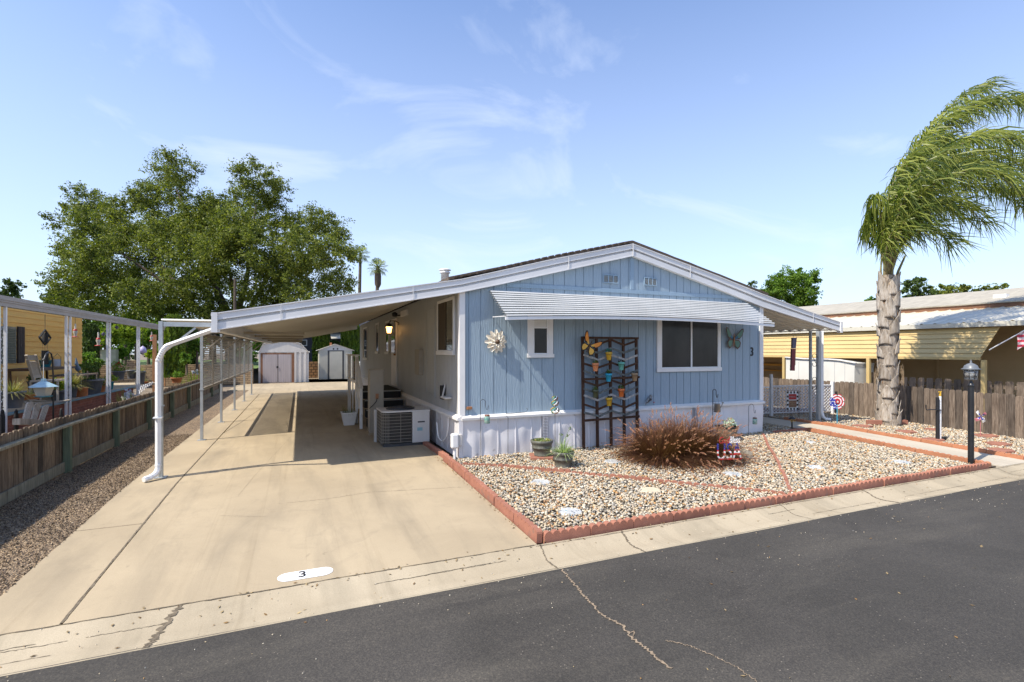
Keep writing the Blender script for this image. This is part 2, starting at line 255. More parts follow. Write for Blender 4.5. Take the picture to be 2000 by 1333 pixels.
# ---------------------------------------------------------------- mesh helpers
class B:
    def __init__(s): s.v = []; s.f = []; s.m = []; s.mi = 0; s.sm = []
    def add(s, vs, fs, smooth=False):
        o = len(s.v); s.v += [tuple(p) for p in vs]
        for f in fs: s.f.append([i+o for i in f]); s.m.append(s.mi); s.sm.append(smooth)
        return s
    def box(s, x0, y0, z0, x1, y1, z1):
        return s.add([(x0, y0, z0), (x1, y0, z0), (x1, y1, z0), (x0, y1, z0), (x0, y0, z1), (x1, y0, z1), (x1, y1, z1), (x0, y1, z1)],
                     [(0, 3, 2, 1), (4, 5, 6, 7), (0, 1, 5, 4), (1, 2, 6, 5), (2, 3, 7, 6), (3, 0, 4, 7)])
    def obox(s, c, size, rot=None):                      # box at centre c turned by matrix rot
        h = [k/2 for k in size]; rot = rot or Matrix.Identity(3); c = Vector(c)
        vs = [c+rot@Vector((a*h[0], b*h[1], d*h[2])) for d in (-1, 1) for a, b in ((-1, -1), (1, -1), (1, 1), (-1, 1))]
        return s.add(vs, [(0, 3, 2, 1), (4, 5, 6, 7), (0, 1, 5, 4), (1, 2, 6, 5), (2, 3, 7, 6), (3, 0, 4, 7)])
    def beam(s, a, b, wd, hg, up=(0, 0, 1)):             # rectangular bar from a to b
        a = Vector(a); b = Vector(b); d = (b-a); l = d.length; d.normalize(); u = Vector(up)
        x = d.cross(u); x = x.normalized() if x.length > 1e-4 else Vector((1, 0, 0)); u = x.cross(d).normalized()
        return s.obox((a+b)/2, (wd, l, hg), Matrix((x, d, u)).transposed())
    def tube(s, pts, r, n=8, cap=True, smooth=True):
        pts = [Vector(p) for p in pts]; k = len(pts); r = r if isinstance(r, (list, tuple)) else [r]*k
        vs = []; pu = None
        for i, p in enumerate(pts):
            d = (pts[min(i+1, k-1)]-pts[max(i-1, 0)]).normalized()
            if pu is None: pu = Vector((0, 0, 1)) if abs(d.z) < .9 else Vector((0, 1, 0))
            x = d.cross(pu).normalized(); y = x.cross(d).normalized(); pu = y
            vs += [p+r[i]*(math.cos(2*math.pi*j/n)*x+math.sin(2*math.pi*j/n)*y) for j in range(n)]
        fs = [(i*n+j, i*n+(j+1) % n, (i+1)*n+(j+1) % n, (i+1)*n+j) for i in range(k-1) for j in range(n)]
        s.add(vs, fs, smooth)
        if cap: s.add(vs[:n], [tuple(range(n))[::-1]]); s.add(vs[-n:], [tuple(range(n))])
        return s
    def lathe(s, prof, c, n=20, smooth=True, flute=0):
        vs = [(c[0]+r*(1+flute*math.cos(j*math.pi))*math.cos(2*math.pi*j/n), c[1]+r*(1+flute*math.cos(j*math.pi))*math.sin(2*math.pi*j/n), c[2]+z) for r, z in prof for j in range(n)]
        k = len(prof); fs = [(i*n+j, i*n+(j+1) % n, (i+1)*n+(j+1) % n, (i+1)*n+j) for i in range(k-1) for j in range(n)]
        s.add(vs, fs, smooth)
        if prof[0][0] > .001: s.add(vs[:n], [tuple(range(n))[::-1]])
        if prof[-1][0] > .001: s.add(vs[-n:], [tuple(range(n))])
        return s
    def prism(s, poly, t):                               # 3D polygon pushed along vector t
        n = len(poly); t = Vector(t); a = [Vector(p) for p in poly]; b = [p+t for p in a]
        return s.add(a+b, [tuple(range(n))[::-1], tuple(range(n, 2*n))]+[(i, (i+1) % n, (i+1) % n+n, i+n) for i in range(n)])
    def grid(s, fn, nu, nv, smooth=True):
        vs = [fn(i/nu, j/nv) for j in range(nv+1) for i in range(nu+1)]
        return s.add(vs, [(j*(nu+1)+i, j*(nu+1)+i+1, (j+1)*(nu+1)+i+1, (j+1)*(nu+1)+i) for j in range(nv) for i in range(nu)], smooth)
    def sheet(s, pts, z=None): return s.add(pts, [tuple(range(len(pts)))])
    def build(s, name, mats, parent=None, bevel=0, solid=0):
        me = bpy.data.meshes.new(name); me.from_pydata(s.v, [], s.f); me.update()
        mats = mats if isinstance(mats, (list, tuple)) else [mats]
        for m in mats: me.materials.append(M[m] if isinstance(m, str) else m)
        me.polygons.foreach_set('material_index', s.m); me.polygons.foreach_set('use_smooth', s.sm)
        o = bpy.data.objects.new(name, me); S.collection.objects.link(o)
        par(o, parent)
        if solid: q = o.modifiers.new('s', 'SOLIDIFY'); q.thickness = solid; q.offset = 0
        if bevel: q = o.modifiers.new('b', 'BEVEL'); q.width = bevel; q.segments = 2; q.limit_method = 'ANGLE'; q.angle_limit = R(40)
        return o
def par(o, parent):
    if parent is not None:
        o.parent = parent; root = parent
        if parent.type == 'EMPTY': o.matrix_parent_inverse = Matrix.Translation(parent.location).inverted()
def tag(o, label=None, cat=None, group=None, kind=None):
    for k, v in (('label', label), ('category', cat), ('group', group), ('kind', kind)):
        if v: o[k] = v
    return o
def thing(name, label, cat, loc, group=None):
    o = bpy.data.objects.new(name, None); S.collection.objects.link(o); o.location = Vector(loc); o.empty_display_size = .2
    return tag(o, label, cat, group)
def copy_tree(root, loc, rz=0, label=None, group=None):
    r = root.copy(); S.collection.objects.link(r); r.location = Vector(loc); r.rotation_euler = (0, 0, rz)
    if label: r['label'] = label
    if group: r['group'] = group
    for ch in root.children:
        c = ch.copy(); S.collection.objects.link(c); c.parent = r
        for g in ch.children: d = g.copy(); S.collection.objects.link(d); d.parent = c
    return r
def npmesh(name, V, Fq, mat, parent=None, smooth=False, cols=None):
    me = bpy.data.meshes.new(name); nf, k = Fq.shape
    me.vertices.add(len(V)); me.vertices.foreach_set('co', V.astype(np.float32).ravel())
    me.loops.add(nf*k); me.loops.foreach_set('vertex_index', Fq.astype(np.int32).ravel())
    me.polygons.add(nf); me.polygons.foreach_set('loop_start', np.arange(0, nf*k, k, dtype=np.int32))
    me.polygons.foreach_set('use_smooth', np.full(nf, smooth)); me.update(calc_edges=True)
    me.materials.append(M[mat]); o = bpy.data.objects.new(name, me); S.collection.objects.link(o); par(o, parent); return o
def unit(n):
    a = rng.normal(size=(n, 3)); return a/np.linalg.norm(a, axis=1, keepdims=True)
def leaf_quads(P, size, aspect=.5, drop=0.0, axis=None):
    n = len(P); a = unit(n) if axis is None else axis; a = a+np.array([0, 0, -drop]); a /= np.linalg.norm(a, axis=1, keepdims=True)+1e-9
    b = np.cross(a, unit(n)); b /= np.linalg.norm(b, axis=1, keepdims=True)+1e-9
    L_ = (size*rng.uniform(.6, 1.3, n))[:, None]; W_ = L_*aspect
    V = np.stack([P-a*L_/2, P+b*W_/2, P+a*L_/2, P-b*W_/2], 1).reshape(-1, 3)
    return V, np.arange(4*n).reshape(n, 4)
def crown(name, clumps, n, size, mat, parent, sub=14, subr=.42, aspect=.5, squash=.85, core=.25):
    """leaf faces in sub-clusters spread over the shells of many irregular clumps"""
    C = np.array([list(c) for c, r in clumps]); r = np.array([q for c, q in clumps]); wts = r**2/np.sum(r**2)
    P = []
    for i in range(len(C)):
        ni = int(n*wts[i]); 
        if ni < 4: continue
        u = unit(sub); u[:, 2] = u[:, 2]*squash+.04; rad = r[i]*rng.uniform(core, 1.0, sub)**.5
        sc = C[i]+u*rad[:, None]; pick = rng.integers(0, sub, ni); sr = r[i]*subr*rng.uniform(.45, 1.2, sub)
        ax = u+unit(sub)*.6; ax /= np.linalg.norm(ax, axis=1, keepdims=True)
        q = unit(ni)*(sr[pick]*rng.uniform(0, 1, ni)**.5)[:, None]*np.array([.62, .62, .5]); q += ax[pick]*(np.sum(q*ax[pick], 1, keepdims=True)*1.1)
        P.append(sc[pick]+q)
        nf_ = int(ni*.10); P.append(C[i]+unit(nf_)*(r[i]*rng.uniform(0, 1.12, nf_)**.4)[:, None]*np.array([1, 1, squash]))
    V, Fq = leaf_quads(np.concatenate(P), size, aspect); return npmesh(name, V, Fq, mat, parent)
def blades(name, base, n, length, spread, width, mat, parent, rb=.05, droop=.5, seg=4, lean=(0, 0), zmin=None):
    """thin arching grass blades rooted round base"""
    az = rng.uniform(0, 2*np.pi, n); el = rng.uniform(0, 1, n)**.7*spread; Ln = length*rng.uniform(.6, 1.1, n)
    rr = rb*np.sqrt(rng.uniform(0, 1, n)); p0 = np.stack([base[0]+rr*np.cos(az), base[1]+rr*np.sin(az), np.full(n, base[2])], 1)
    rad = np.stack([np.cos(az), np.sin(az), np.zeros(n)], 1); side = np.stack([-np.sin(az), np.cos(az), np.zeros(n)], 1)
    Vs = []
    for k in range(seg+1):
        t = k/seg; h = np.cos(el)*Ln*t-droop*Ln*t*t*np.sin(el); o = np.sin(el)*Ln*t*(1+.25*t)
        c = p0+rad*o[:, None]+np.array([0, 0, 1])*h[:, None]+np.array([lean[0], lean[1], 0])*(t*t*Ln)[:, None]
        if zmin is not None: c[:, 2] = np.maximum(c[:, 2], zmin+.01)
        wd = width*(1-.85*t)*.5; Vs += [c-side*wd, c+side*wd]
    V = np.stack(Vs, 1); m = 2*(seg+1); base_i = (np.arange(n)*m)[:, None]
    Fq = np.concatenate([base_i+np.array([[2*k, 2*k+1, 2*k+3, 2*k+2]]) for k in range(seg)], 0)
    tips = V[:, -2:, :].mean(1); dirs = tips-V[:, -4:-2, :].mean(1)
    return npmesh(name, V.reshape(-1, 3), Fq, mat, parent), tips, dirs
def text_mesh(name, txt, size, loc, rot, mat, parent, depth=.002, italic=0, sx=1):
    cu = bpy.data.curves.new(name, 'FONT'); cu.body = txt; cu.size = size; cu.extrude = depth; cu.align_x = 'CENTER'; cu.align_y = 'CENTER'; cu.shear = italic; cu.resolution_u = 3
    tmp = bpy.data.objects.new(name, cu); me = bpy.data.meshes.new_from_object(tmp); bpy.data.objects.remove(tmp)
    mt = Matrix.Translation(Vector(loc)) @ rot.to_4x4() @ Matrix.Diagonal((sx, 1, 1, 1)); me.transform(mt)
    me.materials.clear(); me.materials.append(M[mat]); o = bpy.data.objects.new(name, me); S.collection.objects.link(o); par(o, parent); return o
ROTF = Matrix(((1, 0, 0), (0, 0, -1), (0, 1, 0)))       # text standing up facing -Y
def lerp(a, b, t): return a+(b-a)*t
# ================================================================ the setting
def struct(b, name, mat, **k): return tag(b.build(name, mat, **k), kind='structure')
prof = [(-300, -.36), (-4.7, -.34), (-4.0, -.24), (0, -.10), (24, -.08), (24.4, .0), (300, .0)]
b = B()
for (y0, z0), (y1, z1) in zip(prof, prof[1:]): b.sheet([(-400, y0, z0), (400, y0, z0), (400, y1, z1), (-400, y1, z1)])
struct(b, 'ground', 'dirt')
struct(B().sheet([(-30, 24.6, .9), (-5.1, 24.6, .9), (-5.1, 60, .9), (-30, 60, .9)]), 'lawn', 'grass')
b = B()
b.grid(lambda u, v: (-120+240*u, lerp(-18, -4.5, v), -.148-.05*math.sin(math.pi*v)*0), 60, 4, False)
struct(b, 'road', 'asph')
def ribbon(b, pts, wd, jit, z, n=60):
    P = [Vector(p) for p in pts]; out = []
    segs = [(P[i+1]-P[i]).length for i in range(len(P)-1)]; T = sum(segs); k = max(n, 2)
    for i in range(k+1):
        d = T*i/k; j = 0
        while j < len(segs)-1 and d > segs[j]: d -= segs[j]; j += 1
        q = P[j].lerp(P[j+1], min(1, d/segs[j])); t = (P[j+1]-P[j]).normalized(); nn = Vector((-t.y, t.x, 0))
        off = random.uniform(-jit, jit); w_ = wd*random.uniform(.35, 1.2)
        q = q+nn*off; zz = z if not callable(z) else z(q.y)
        out.append((q+nn*w_/2, q-nn*w_/2, zz))
    vs = [];
    for a, c, zz in out: vs += [(a.x, a.y, zz), (c.x, c.y, zz)]
    b.add(vs, [(2*i, 2*i+1, 2*i+3, 2*i+2) for i in range(len(out)-1)])
# asphalt cracks filled with sand
M['sandfill'] = pm('sand_filled_crack', (.36, .27, .18), (.12, .09, .06), 40, rough=1)
b = B(); q = lambda x, y: Gz(x, y, -.148)
ribbon(b, [q(1097, 1112), q(1118, 1138), q(1146, 1170), q(1160, 1185), q(1180, 1205), q(1215, 1222), q(1232, 1246), q(1262, 1268), q(1290, 1292), q(1312, 1307)], .022, .012, -.143, 130)
ribbon(b, [q(1300, 1252), q(1345, 1262), q(1390, 1280), q(1440, 1305), q(1480, 1333)], .010, .01, -.143, 80)
ribbon(b, [q(1232, 1237), q(1240, 1232), q(1236, 1245)], .01, .005, -.142, 10)
struct(b, 'road_crack', 'sandfill')
# concrete drive in separate slabs
SL = [-3.95, -1.74, .0, 3.96, 7.0, 10.1, 13.2, 16.4]
b = B(); g = .006
def slab(b, x0, x1, y0, y1, ga=g, gb=g):
    z0, z1 = gz(y0), gz(y1); y0 += ga; y1 -= gb
    b.add([(x0, y0, z0-.12), (x1, y0, z0-.12), (x1, y1, z1-.12), (x0, y1, z1-.12), (x0, y0, z0), (x1, y0, z0), (x1, y1, z1), (x0, y1, z1)],
          [(0, 3, 2, 1), (4, 5, 6, 7), (0, 1, 5, 4), (1, 2, 6, 5), (2, 3, 7, 6), (3, 0, 4, 7)])
for i, (y0, y1) in enumerate(zip(SL, SL[1:])):
    slab(b, -5.04, -4.41, y0, y1, g if y0 != 0 else 0, g if y1 != 0 else 0); slab(b, -4.39, -.36 if y1 <= .1 else -.30, y0, y1, 0 if y0 in (0, -1.74) else g, 0 if y1 in (0, -1.74) else g)
slab(b, -5.04, -.03, 16.4, 19.2); slab(b, -6.0, 3.2, 19.2, 24.3); slab(b, -3.0, 3.4, 24.3, 28.4)
struct(b, 'driveway', 'conc', bevel=.004)
M['stain'] = pm('dark_joint_dirt', (.085, .066, .042), (.20, .16, .11), 25, rough=1)
b = B(); zf = lambda y: gz(y)+.003
for pts, wd, jt in [([(-4.4, -3.93, 0), (-4.4, 3.9, 0)], .022, .004), ([(-9, -3.955, 0), (-.4, -3.955, 0)], .016, .006), ([(-.4, -3.99, 0), (12, -3.99, 0)], .01, .004),
                    ([G(560, 983), G(640, 975), G(720, 962), G(900, 952)], .006, .012), ([G(434, 848), G(470, 826), G(510, 798)], .016, .003), ([(-5.04, -1.745, 0), (-4.41, -1.745, 0)], .012, .003),
                    ([(-4.39, 3.96, 0), (-.4, 3.96, 0)], .012, .003), ([(-5.04, 3.96, 0), (-4.4, 3.96, 0)], .016, .003), ([G(430, 1008), G(520, 1010)], .004, .004), ([(-3.5, -1.0, 0), (-2.9, 3.7, 0)], .003, .003)]:
    ribbon(b, pts, wd, jt, zf, 140)
struct(b, 'driveway_joint', 'stain')
# rolled gutter
gp = [(-3.955, -.124), (-4.05, -.135), (-4.14, -.162), (-4.24, -.176), (-4.33, -.170), (-4.52, -.146), (-4.54, -.20)]
b = B(); nx = 120
vs = [(-40+100*i/nx, y+.006*math.sin(i*1.7)*(y < -4.5), z) for y, z in gp for i in range(nx+1)]
b.add(vs, [(k*(nx+1)+i, (k+1)*(nx+1)+i, (k+1)*(nx+1)+i+1, k*(nx+1)+i+1) for k in range(len(gp)-1) for i in range(nx)], True)
struct(b, 'gutter', 'gutc')
def gzg(y):
    for (a, za), (c, zc) in zip(gp, gp[1:]):
        if c <= y <= a: return za+(zc-za)*(a-y)/(a-c)
    return -.146
b = B()
for x, wd in ((-3.72, .06), (-.42, .02), (.62, .025), (3.2, .012), (4.95, .03), (8.6, .012)):
    ribbon(b, [(x+.09, -3.96, 0), (x+.03, -4.2, 0), (x, -4.52, 0)], wd, wd*.35, lambda y: gzg(y)+.004, 40)

for k in range(16):
    x_ = random.uniform(-9, 11); yy_ = random.choice((-4.13, -4.15, -4.31)); ribbon(b, [(x_, yy_, 0), (x_+random.uniform(.2, 1.3), yy_+random.uniform(-.01, .01), 0)], .007, .005, lambda y: gzg(y)+.003, 30)
struct(b, 'gutter_joint', 'stain')
# strips and beds
b = B()
b.sheet([(-6.25, -4.0, -.128), (-5.04, -4.0, -.128), (-5.04, 0, -.012), (-6.25, 0, -.012)]); b.sheet([(-6.25, 0, -.012), (-5.04, 0, -.012), (-5.04, 19, -.012), (-6.25, 19, -.012)])
struct(b, 'gravel_strip', 'fgrav')
def bedsheet(b, x0, x1, y0, y1, dz):
    ys = sorted({y0, y1, *[k for k in (0,) if y0 < k < y1]})
    for a, c in zip(ys, ys[1:]): b.sheet([(x0, a, gz(a)+dz), (x1, a, gz(a)+dz), (x1, c, gz(c)+dz), (x0, c, gz(c)+dz)])
b = B(); bedsheet(b, -.26, 9.0, -3.86, .3, -.022); bedsheet(b, 7.6, 9.0, .3, 6, -.022); bedsheet(b, 10.02, 12.75, -3.86, 6, -.022)
struct(b, 'gravel_bed', 'sand')
b = B()
slab(b, 8.98, 9.98, -3.95, 0, g, 0); slab(b, 8.98, 9.98, 0, 6, 0, g)
b.add([(9.98, -3.944, -.122), (9.98, -3.6, -.112), (12, -3.944, -.122)], [(0, 2, 1)])
struct(b, 'walkway', 'walk', bevel=.004)
# loose river stones: nobody could count them
def pebbles(name, rects, density, s0, s1, holes=(), mat='peb', label='', sink=.0):
    t = (1+5**.5)/2; ico = np.array([(-1, t, 0), (1, t, 0), (-1, -t, 0), (1, -t, 0), (0, -1, t), (0, 1, t), (0, -1, -t), (0, 1, -t), (t, 0, -1), (t, 0, 1), (-t, 0, -1), (-t, 0, 1)], float); ico /= np.linalg.norm(ico[0])
    fc = np.array([(0, 11, 5), (0, 5, 1), (0, 1, 7), (0, 7, 10), (0, 10, 11), (1, 5, 9), (5, 11, 4), (11, 10, 2), (10, 7, 6), (7, 1, 8), (3, 9, 4), (3, 4, 2), (3, 2, 6), (3, 6, 8), (3, 8, 9), (4, 9, 5), (2, 4, 11), (6, 2, 10), (8, 6, 7), (9, 8, 1)])
    P = []
    for x0, x1, y0, y1, dens in rects:
        k = int((x1-x0)*(y1-y0)*density*dens); P.append(np.stack([rng.uniform(x0, x1, k), rng.uniform(y0, y1, k)], 1))
    P = np.concatenate(P)
    for hx, hy, hr in holes: P = P[(P[:, 0]-hx)**2+(P[:, 1]-hy)**2 > hr*hr]
    n = len(P); a = (s0+(s1-s0)*rng.uniform(0, 1, n)**1.6); z = np.maximum(.031*np.minimum(P[:, 1], 0), -.122)+rng.uniform(-.012, .018, n)-sink
    sc = np.stack([a, a*rng.uniform(.6, .95, n), a*rng.uniform(.42, .75, n)], 1)
    th = rng.uniform(0, 2*np.pi, n); tl = rng.normal(0, .35, n)
    V = ico[None]*sc[:, None]*(1+rng.uniform(-.13, .13, (n, 12, 1)))
    c, s = np.cos(tl)[:, None], np.sin(tl)[:, None]; x, y, zz = V[..., 0].copy(), V[..., 1].copy(), V[..., 2].copy(); V[..., 0] = x*c-zz*s; V[..., 2] = x*s+zz*c
    c, s = np.cos(th)[:, None], np.sin(th)[:, None]; x = V[..., 0].copy(); V[..., 0] = x*c-y*s; V[..., 1] = x*s+y*c
    V += np.stack([P[:, 0], P[:, 1], z], 1)[:, None]
    o = npmesh(name, V.reshape(-1, 3), (fc[None]+(np.arange(n)*12)[:, None, None]).reshape(-1, 3), mat, None, True)
    return tag(o, label, 'gravel', kind='stuff')
STONES = [G(1055, 942), G(1113, 1000), G(1270, 958), G(1430, 926), G(1195, 902), G(1582, 864), G(1592, 913), G(1760, 903)]
hol = [(p.x, p.y, .125) for p in STONES]
pebbles('river_stones', [(-.24, 8.58, -3.80, .02, 1), (8.4, 8.62, -3.8, -.3, 1), (7.66, 8.9, .05, 5, .5)], 1250, .0115, .029, hol, 'peb', 'rounded tan white and grey river stones filling the front bed')
pebbles('river_stones', [(10.12, 12.7, -3.80, .5, 1), (10.12, 12.7, .5, 4, .6)], 950, .013, .031, (), 'peb', 'rounded river stones filling the bed between walkway and right fence')
pebbles('fine_gravel', [(-6.18, -5.03, -3.9, 5, 1)], 1500, .006, .014, (), 'peb2' if 'peb2' in M else 'fgrav', 'small grey and tan gravel along the left board fence', .005)
# ================================================================ mobile home
FY = -.06
TOP = [Yp(x, y, FY) for x, y in ((418, 612), (720, 570), (900, 545.5), (1087, 504.5), (1235, 476.5), (1400, 539), (1487, 574), (1577, 608), (1641, 630))]
BOT = [Yp(x, y, FY) for x, y in ((418, 646), (720, 600.5), (900, 572), (985, 554.6), (1132, 523), (1235, 501), (1388, 560), (1487, 600), (1550, 620), (1641, 648))]
def zi(P, x):
    for a, c in zip(P, P[1:]):
        if a.x <= x <= c.x: return lerp(a.z, c.z, (x-a.x)/(c.x-a.x))
    return P[0].z if x < P[0].x else P[-1].z
XL, XP, XR = TOP[0].x, TOP[4].x, TOP[-1].x; W, LEN = 7.6, 16.6
home = thing('mobile_home', 'light blue double wide mobile home with white trim, low gable and number 3', 'mobile home', (W/2, 0, 0))
# front wall: grooved boards before a backing sheet
b = B(); xs = [0, .15, .385, .645, .905, 1.19, 1.42, 1.66, 1.91, 2.16, 2.42, 2.60, 2.83, 3.04, 3.24, 3.50, 3.70]
while xs[-1] < W-.3: xs.append(xs[-1]+random.choice([.2, .235, .26, .22]))
xs.append(W)
for a, c in zip(xs, xs[1:]):
    a2, c2 = a+.007, c-.007; za, zc = zi(BOT, a2)+.06, zi(BOT, c2)+.06
    pts = [(a2, 0, .74), (c2, 0, .74), (c2, 0, zc)]+([(XP, 0, zi(BOT, XP)+.06)] if a2 < XP < c2 else [])+[(a2, 0, za)]
    b.prism(pts, (0, .012, 0))
b.box(-.06, -.05, -.1, .035, .02, .69) if 0 else None
n = 24; b.prism([(.01, .012, .74), (W-.01, .012, .74)]+[(lerp(W-.01, .01, i/n), .012, zi(BOT, lerp(W-.01, .01, i/n))+.06) for i in range(n+1)], (0, .05, 0))
b.build('front_wall', 'blue', home)
b = B(); z1 = 3.21
y = .02
while y < LEN: b.box(0, y+.006, .74, .014, min(y+.194, LEN), z1); y += .2
b.box(.012, .07, .74, .06, LEN, z1); b.build('side_wall', 'side', home)
B().box(W-.06, .07, .74, W, LEN, 2.9).build('far_side_wall', 'blue', home); b = B(); b.prism([(0, LEN, .74), (W, LEN, .74), (W, LEN, 2.9), (XP, LEN, 4.1), (0, LEN, 3.15)], (0, .06, 0)); b.build('rear_wall', 'blue', home)
b = B()
for x0, z0, x1, z1_, yy in ((.9, 3.18, 7.0, 3.26, -.014), (3.745, 3.262, 3.835, 3.98, -.016)): b.box(x0, yy, z0, x1, -.001, z1_)
b.build('gable_trim', 'bluetrim', home, bevel=.003)
b = B()
b.box(-.035, -.03, .77, .075, -.001, zi(BOT, 0)+.02); b.box(-.035, -.001, .77, -.002, .09, zi(BOT, 0)+.05); b.build('corner_trim', 'white', home, bevel=.003)
b = B(); b.box(W-.085, -.03, .77, W+.03, -.001, zi(BOT, W)+.03); b.box(W+.001, -.001, .77, W+.03, .09, 2.8)
b.build('corner_trim', 'white', home, bevel=.003)
# skirting with gentle dents, ledge on top
ribs = [.02, .38, .72, 1.08, 1.42, 1.62, 1.78, 2.02, 2.36, 2.72, 3.1, 3.5, 3.9, 4.25, 4.6, 5.0, 5.4, 5.62, 5.95, 6.35, 6.75, 7.15, 7.56]
from mathutils import noise as mn
def sk(u, v):
    x = u*W; z = lerp(-.06, .70, v); d = min(abs(x-r) for r in ribs)
    yy = -.042-.016*max(0, 1-d/.018)-.032*mn.noise(Vector((x*2.3, z*2.6, 3)))-.016*mn.noise(Vector((x*6, z*1.6, 9)))
    return (x, yy, z)
B().grid(sk, 640, 26).build('front_skirting', 'skirt', home)
def sk2(u, v):
    yy = u*LEN; z = lerp(-.02, .70, v); k = (yy/.4) % 1
    return (-.03-.012*(1 if k < .06 else 0)-.006*mn.noise(Vector((yy*2, z*2, 1))), yy, z)
B().grid(sk2, 600, 4, False).build('side_skirting', 'skirt', home)
B().box(-.055, -.058, -.08, .03, .03, .69).build('skirting_corner', 'skirt', home, bevel=.004)
b = B(); b.prism([(0, -.001, .69), (0, -.085, .69), (0, -.09, .735), (0, -.001, .775)], (W+.02, 0, 0)); b.prism([(-.001, -.06, .69), (-.085, -.06, .69), (-.085, -.06, .735), (-.001, -.06, .775)], (0, LEN+.06, 0)); b.build('skirting_ledge', 'white', home)
def meshpanel(x0, x1, z0, z1):
    m_, t, bb = newmat('perforated_vent_metal'); v = posn(t, (1, 1, 1)); mpn = N(t, 'ShaderNodeMapping'); mpn.inputs['Rotation'].default_value = (0, R(45), 0); mpn.inputs['Scale'].default_value = (1, 1, 1); t.links.new(v, mpn.inputs[0])
    ck = N(t, 'ShaderNodeTexChecker'); ck.inputs['Scale'].default_value = 48; ck.inputs[1].default_value = (.62, .61, .64, 1); ck.inputs[2].default_value = (.03, .03, .04, 1); t.links.new(mpn.outputs[0], ck.inputs[0]); t.links.new(ck.outputs[0], bb.inputs['Base Color'])
    return B().box(x0, -.085, z0, x1, -.072, z1).build('skirting_vent', m_, home)
meshpanel(1.64, 1.75, -.02, .69); meshpanel(5.43, 5.54, 0, .69); meshpanel(3.86, 3.93, 0, .69)
# fascia in two steps
fas = B()
def band(z_of, y0, y1, lo, hi, xa=XL, xb=XR):
    X = sorted([p.x for p in TOP]+[p.x for p in BOT]); X = [x for x in X if xa <= x <= xb]
    for a, c in zip(X, X[1:]):
        if c-a < .01: continue
        za0, zc0 = lerp(zi(BOT, a), zi(TOP, a), lo), lerp(zi(BOT, c), zi(TOP, c), lo); za1, zc1 = lerp(zi(BOT, a), zi(TOP, a), hi), lerp(zi(BOT, c), zi(TOP, c), hi)
        fas.add([(a, y0, za0), (c, y0, zc0), (c, y0, zc1), (a, y0, za1), (a, y1, za0), (c, y1, zc0), (c, y1, zc1), (a, y1, za1)], [(0, 1, 2, 3), (4, 7, 6, 5), (0, 4, 5, 1), (3, 2, 6, 7)])
band(0, -.075, -.002, .62, .94); band(0, -.09, -.002, .94, 1.0); band(0, -.03, -.002, .40, .62); band(0, -.082, -.002, .06, .40); band(0, -.095, -.002, 0, .06); band(0, -.085, -.002, .58, .62)
for x in (-.9, -3.0, 2.2, 5.3, 9.3):
    fas.box(x, -.098, zi(BOT, x)+.02, x+.012, -.09, zi(TOP, x)-.02)
fas.box(XP-.012, -.1, zi(BOT, XP), XP+.012, -.09, zi(TOP, XP))
fas.box(XL-.03, -.11, BOT[0].z-.03, XL+.05, .0, TOP[0].z+.01); fas.box(XR-.04, -.11, BOT[-1].z-.03, XR+.03, 0, TOP[-1].z+.01)
fas.build('fascia', 'fascia', home)
b = B()
rl = [(-.25, 3.17), (XP, TOP[4].z), (7.75, zi(TOP, 7.75))]
for (a, za), (c, zc) in zip(rl, rl[1:]):
    za2 = zi(TOP, a) if a < 1 else za
    b.grid(lambda u, v: (lerp(a, c, u), lerp(-.07, LEN+.1, v), lerp(za2, zc, u)+.045+.012*mn.noise(Vector((u*9, v*60, 2)))), 18, 90, False)
ro = b.build('roof', 'shing', home, solid=.05)
b = B(); p = Yp(869, 545, 3.5); b.lathe([(.1, -.6), (.1, .14), (.13, .14), (.13, .17), (.1, .17), (.1, .21)], p, 20); b.lathe([(.15, .21), (.155, .225), (.10, .25), (0.001, .255)], p, 20); b.build('roof_vent', 'wmetal', ro)
b = B()
for i in range(26): x = lerp(-.1, XP, i/26); b.obox((x, -.06, zi(TOP, x)+.06), (.1, .06, .022), Matrix.Rotation(-.25, 3, 'Y'))
b.build('shingle_edge', 'shing', ro)
for x in (.9, 1.55): B().lathe([(.001, .03), (.04, .02), (.05, 0)], (x, .3, zi(TOP, x)+.06), 10).build('roof_cap', 'shing', ro)
# windows
def window_front(x0, x1, z0, z1, gx0, gx1, gz0, gz1, mull):
    f = B(); f.box(x0, -.035, z0, gx0, -.001, z1); f.box(gx1, -.035, z0, x1, -.001, z1); f.box(gx0, -.035, gz1, gx1, -.001, z1); f.box(x0-.02, -.05, z0-.0, x1+.02, -.0355, gz0-.02)
    wn = f.build('window', 'white', home, bevel=.003)
    f = B(); t = .022
    f.box(gx0, -.028, gz0-.022, gx1, -.002, gz0); f.box(gx0, -.028, gz0, gx0+t, -.002, gz1); f.box(gx1-t, -.028, gz0, gx1, -.002, gz1)
    for m_ in mull:
        if m_[0] == 'v': f.box(m_[1]-.018, -.032, gz0, m_[1]+.018, -.002, gz1)
        else: f.box(gx0+t, -.032, m_[1]-.018, gx1-t, -.002, m_[1]+.018)
    f.build('frame', 'wmetal', wn, bevel=.002)
    B().box(gx0+t, -.012, gz0, gx1-t, -.0025, gz1).build('pane', 'glass', wn); return wn
window_front(4.44, 6.26, 1.50, 2.72, 4.55, 6.20, 1.60, 2.66, [('v', 5.40)])
w1 = window_front(1.34, 1.89, 1.83, 2.66, 1.46, 1.78, 1.92, 2.62, [('h', 2.42)])
B().box(1.485, -.014, 2.44, 1.755, -.0125, 2.6).build('shade', 'offw', w1)
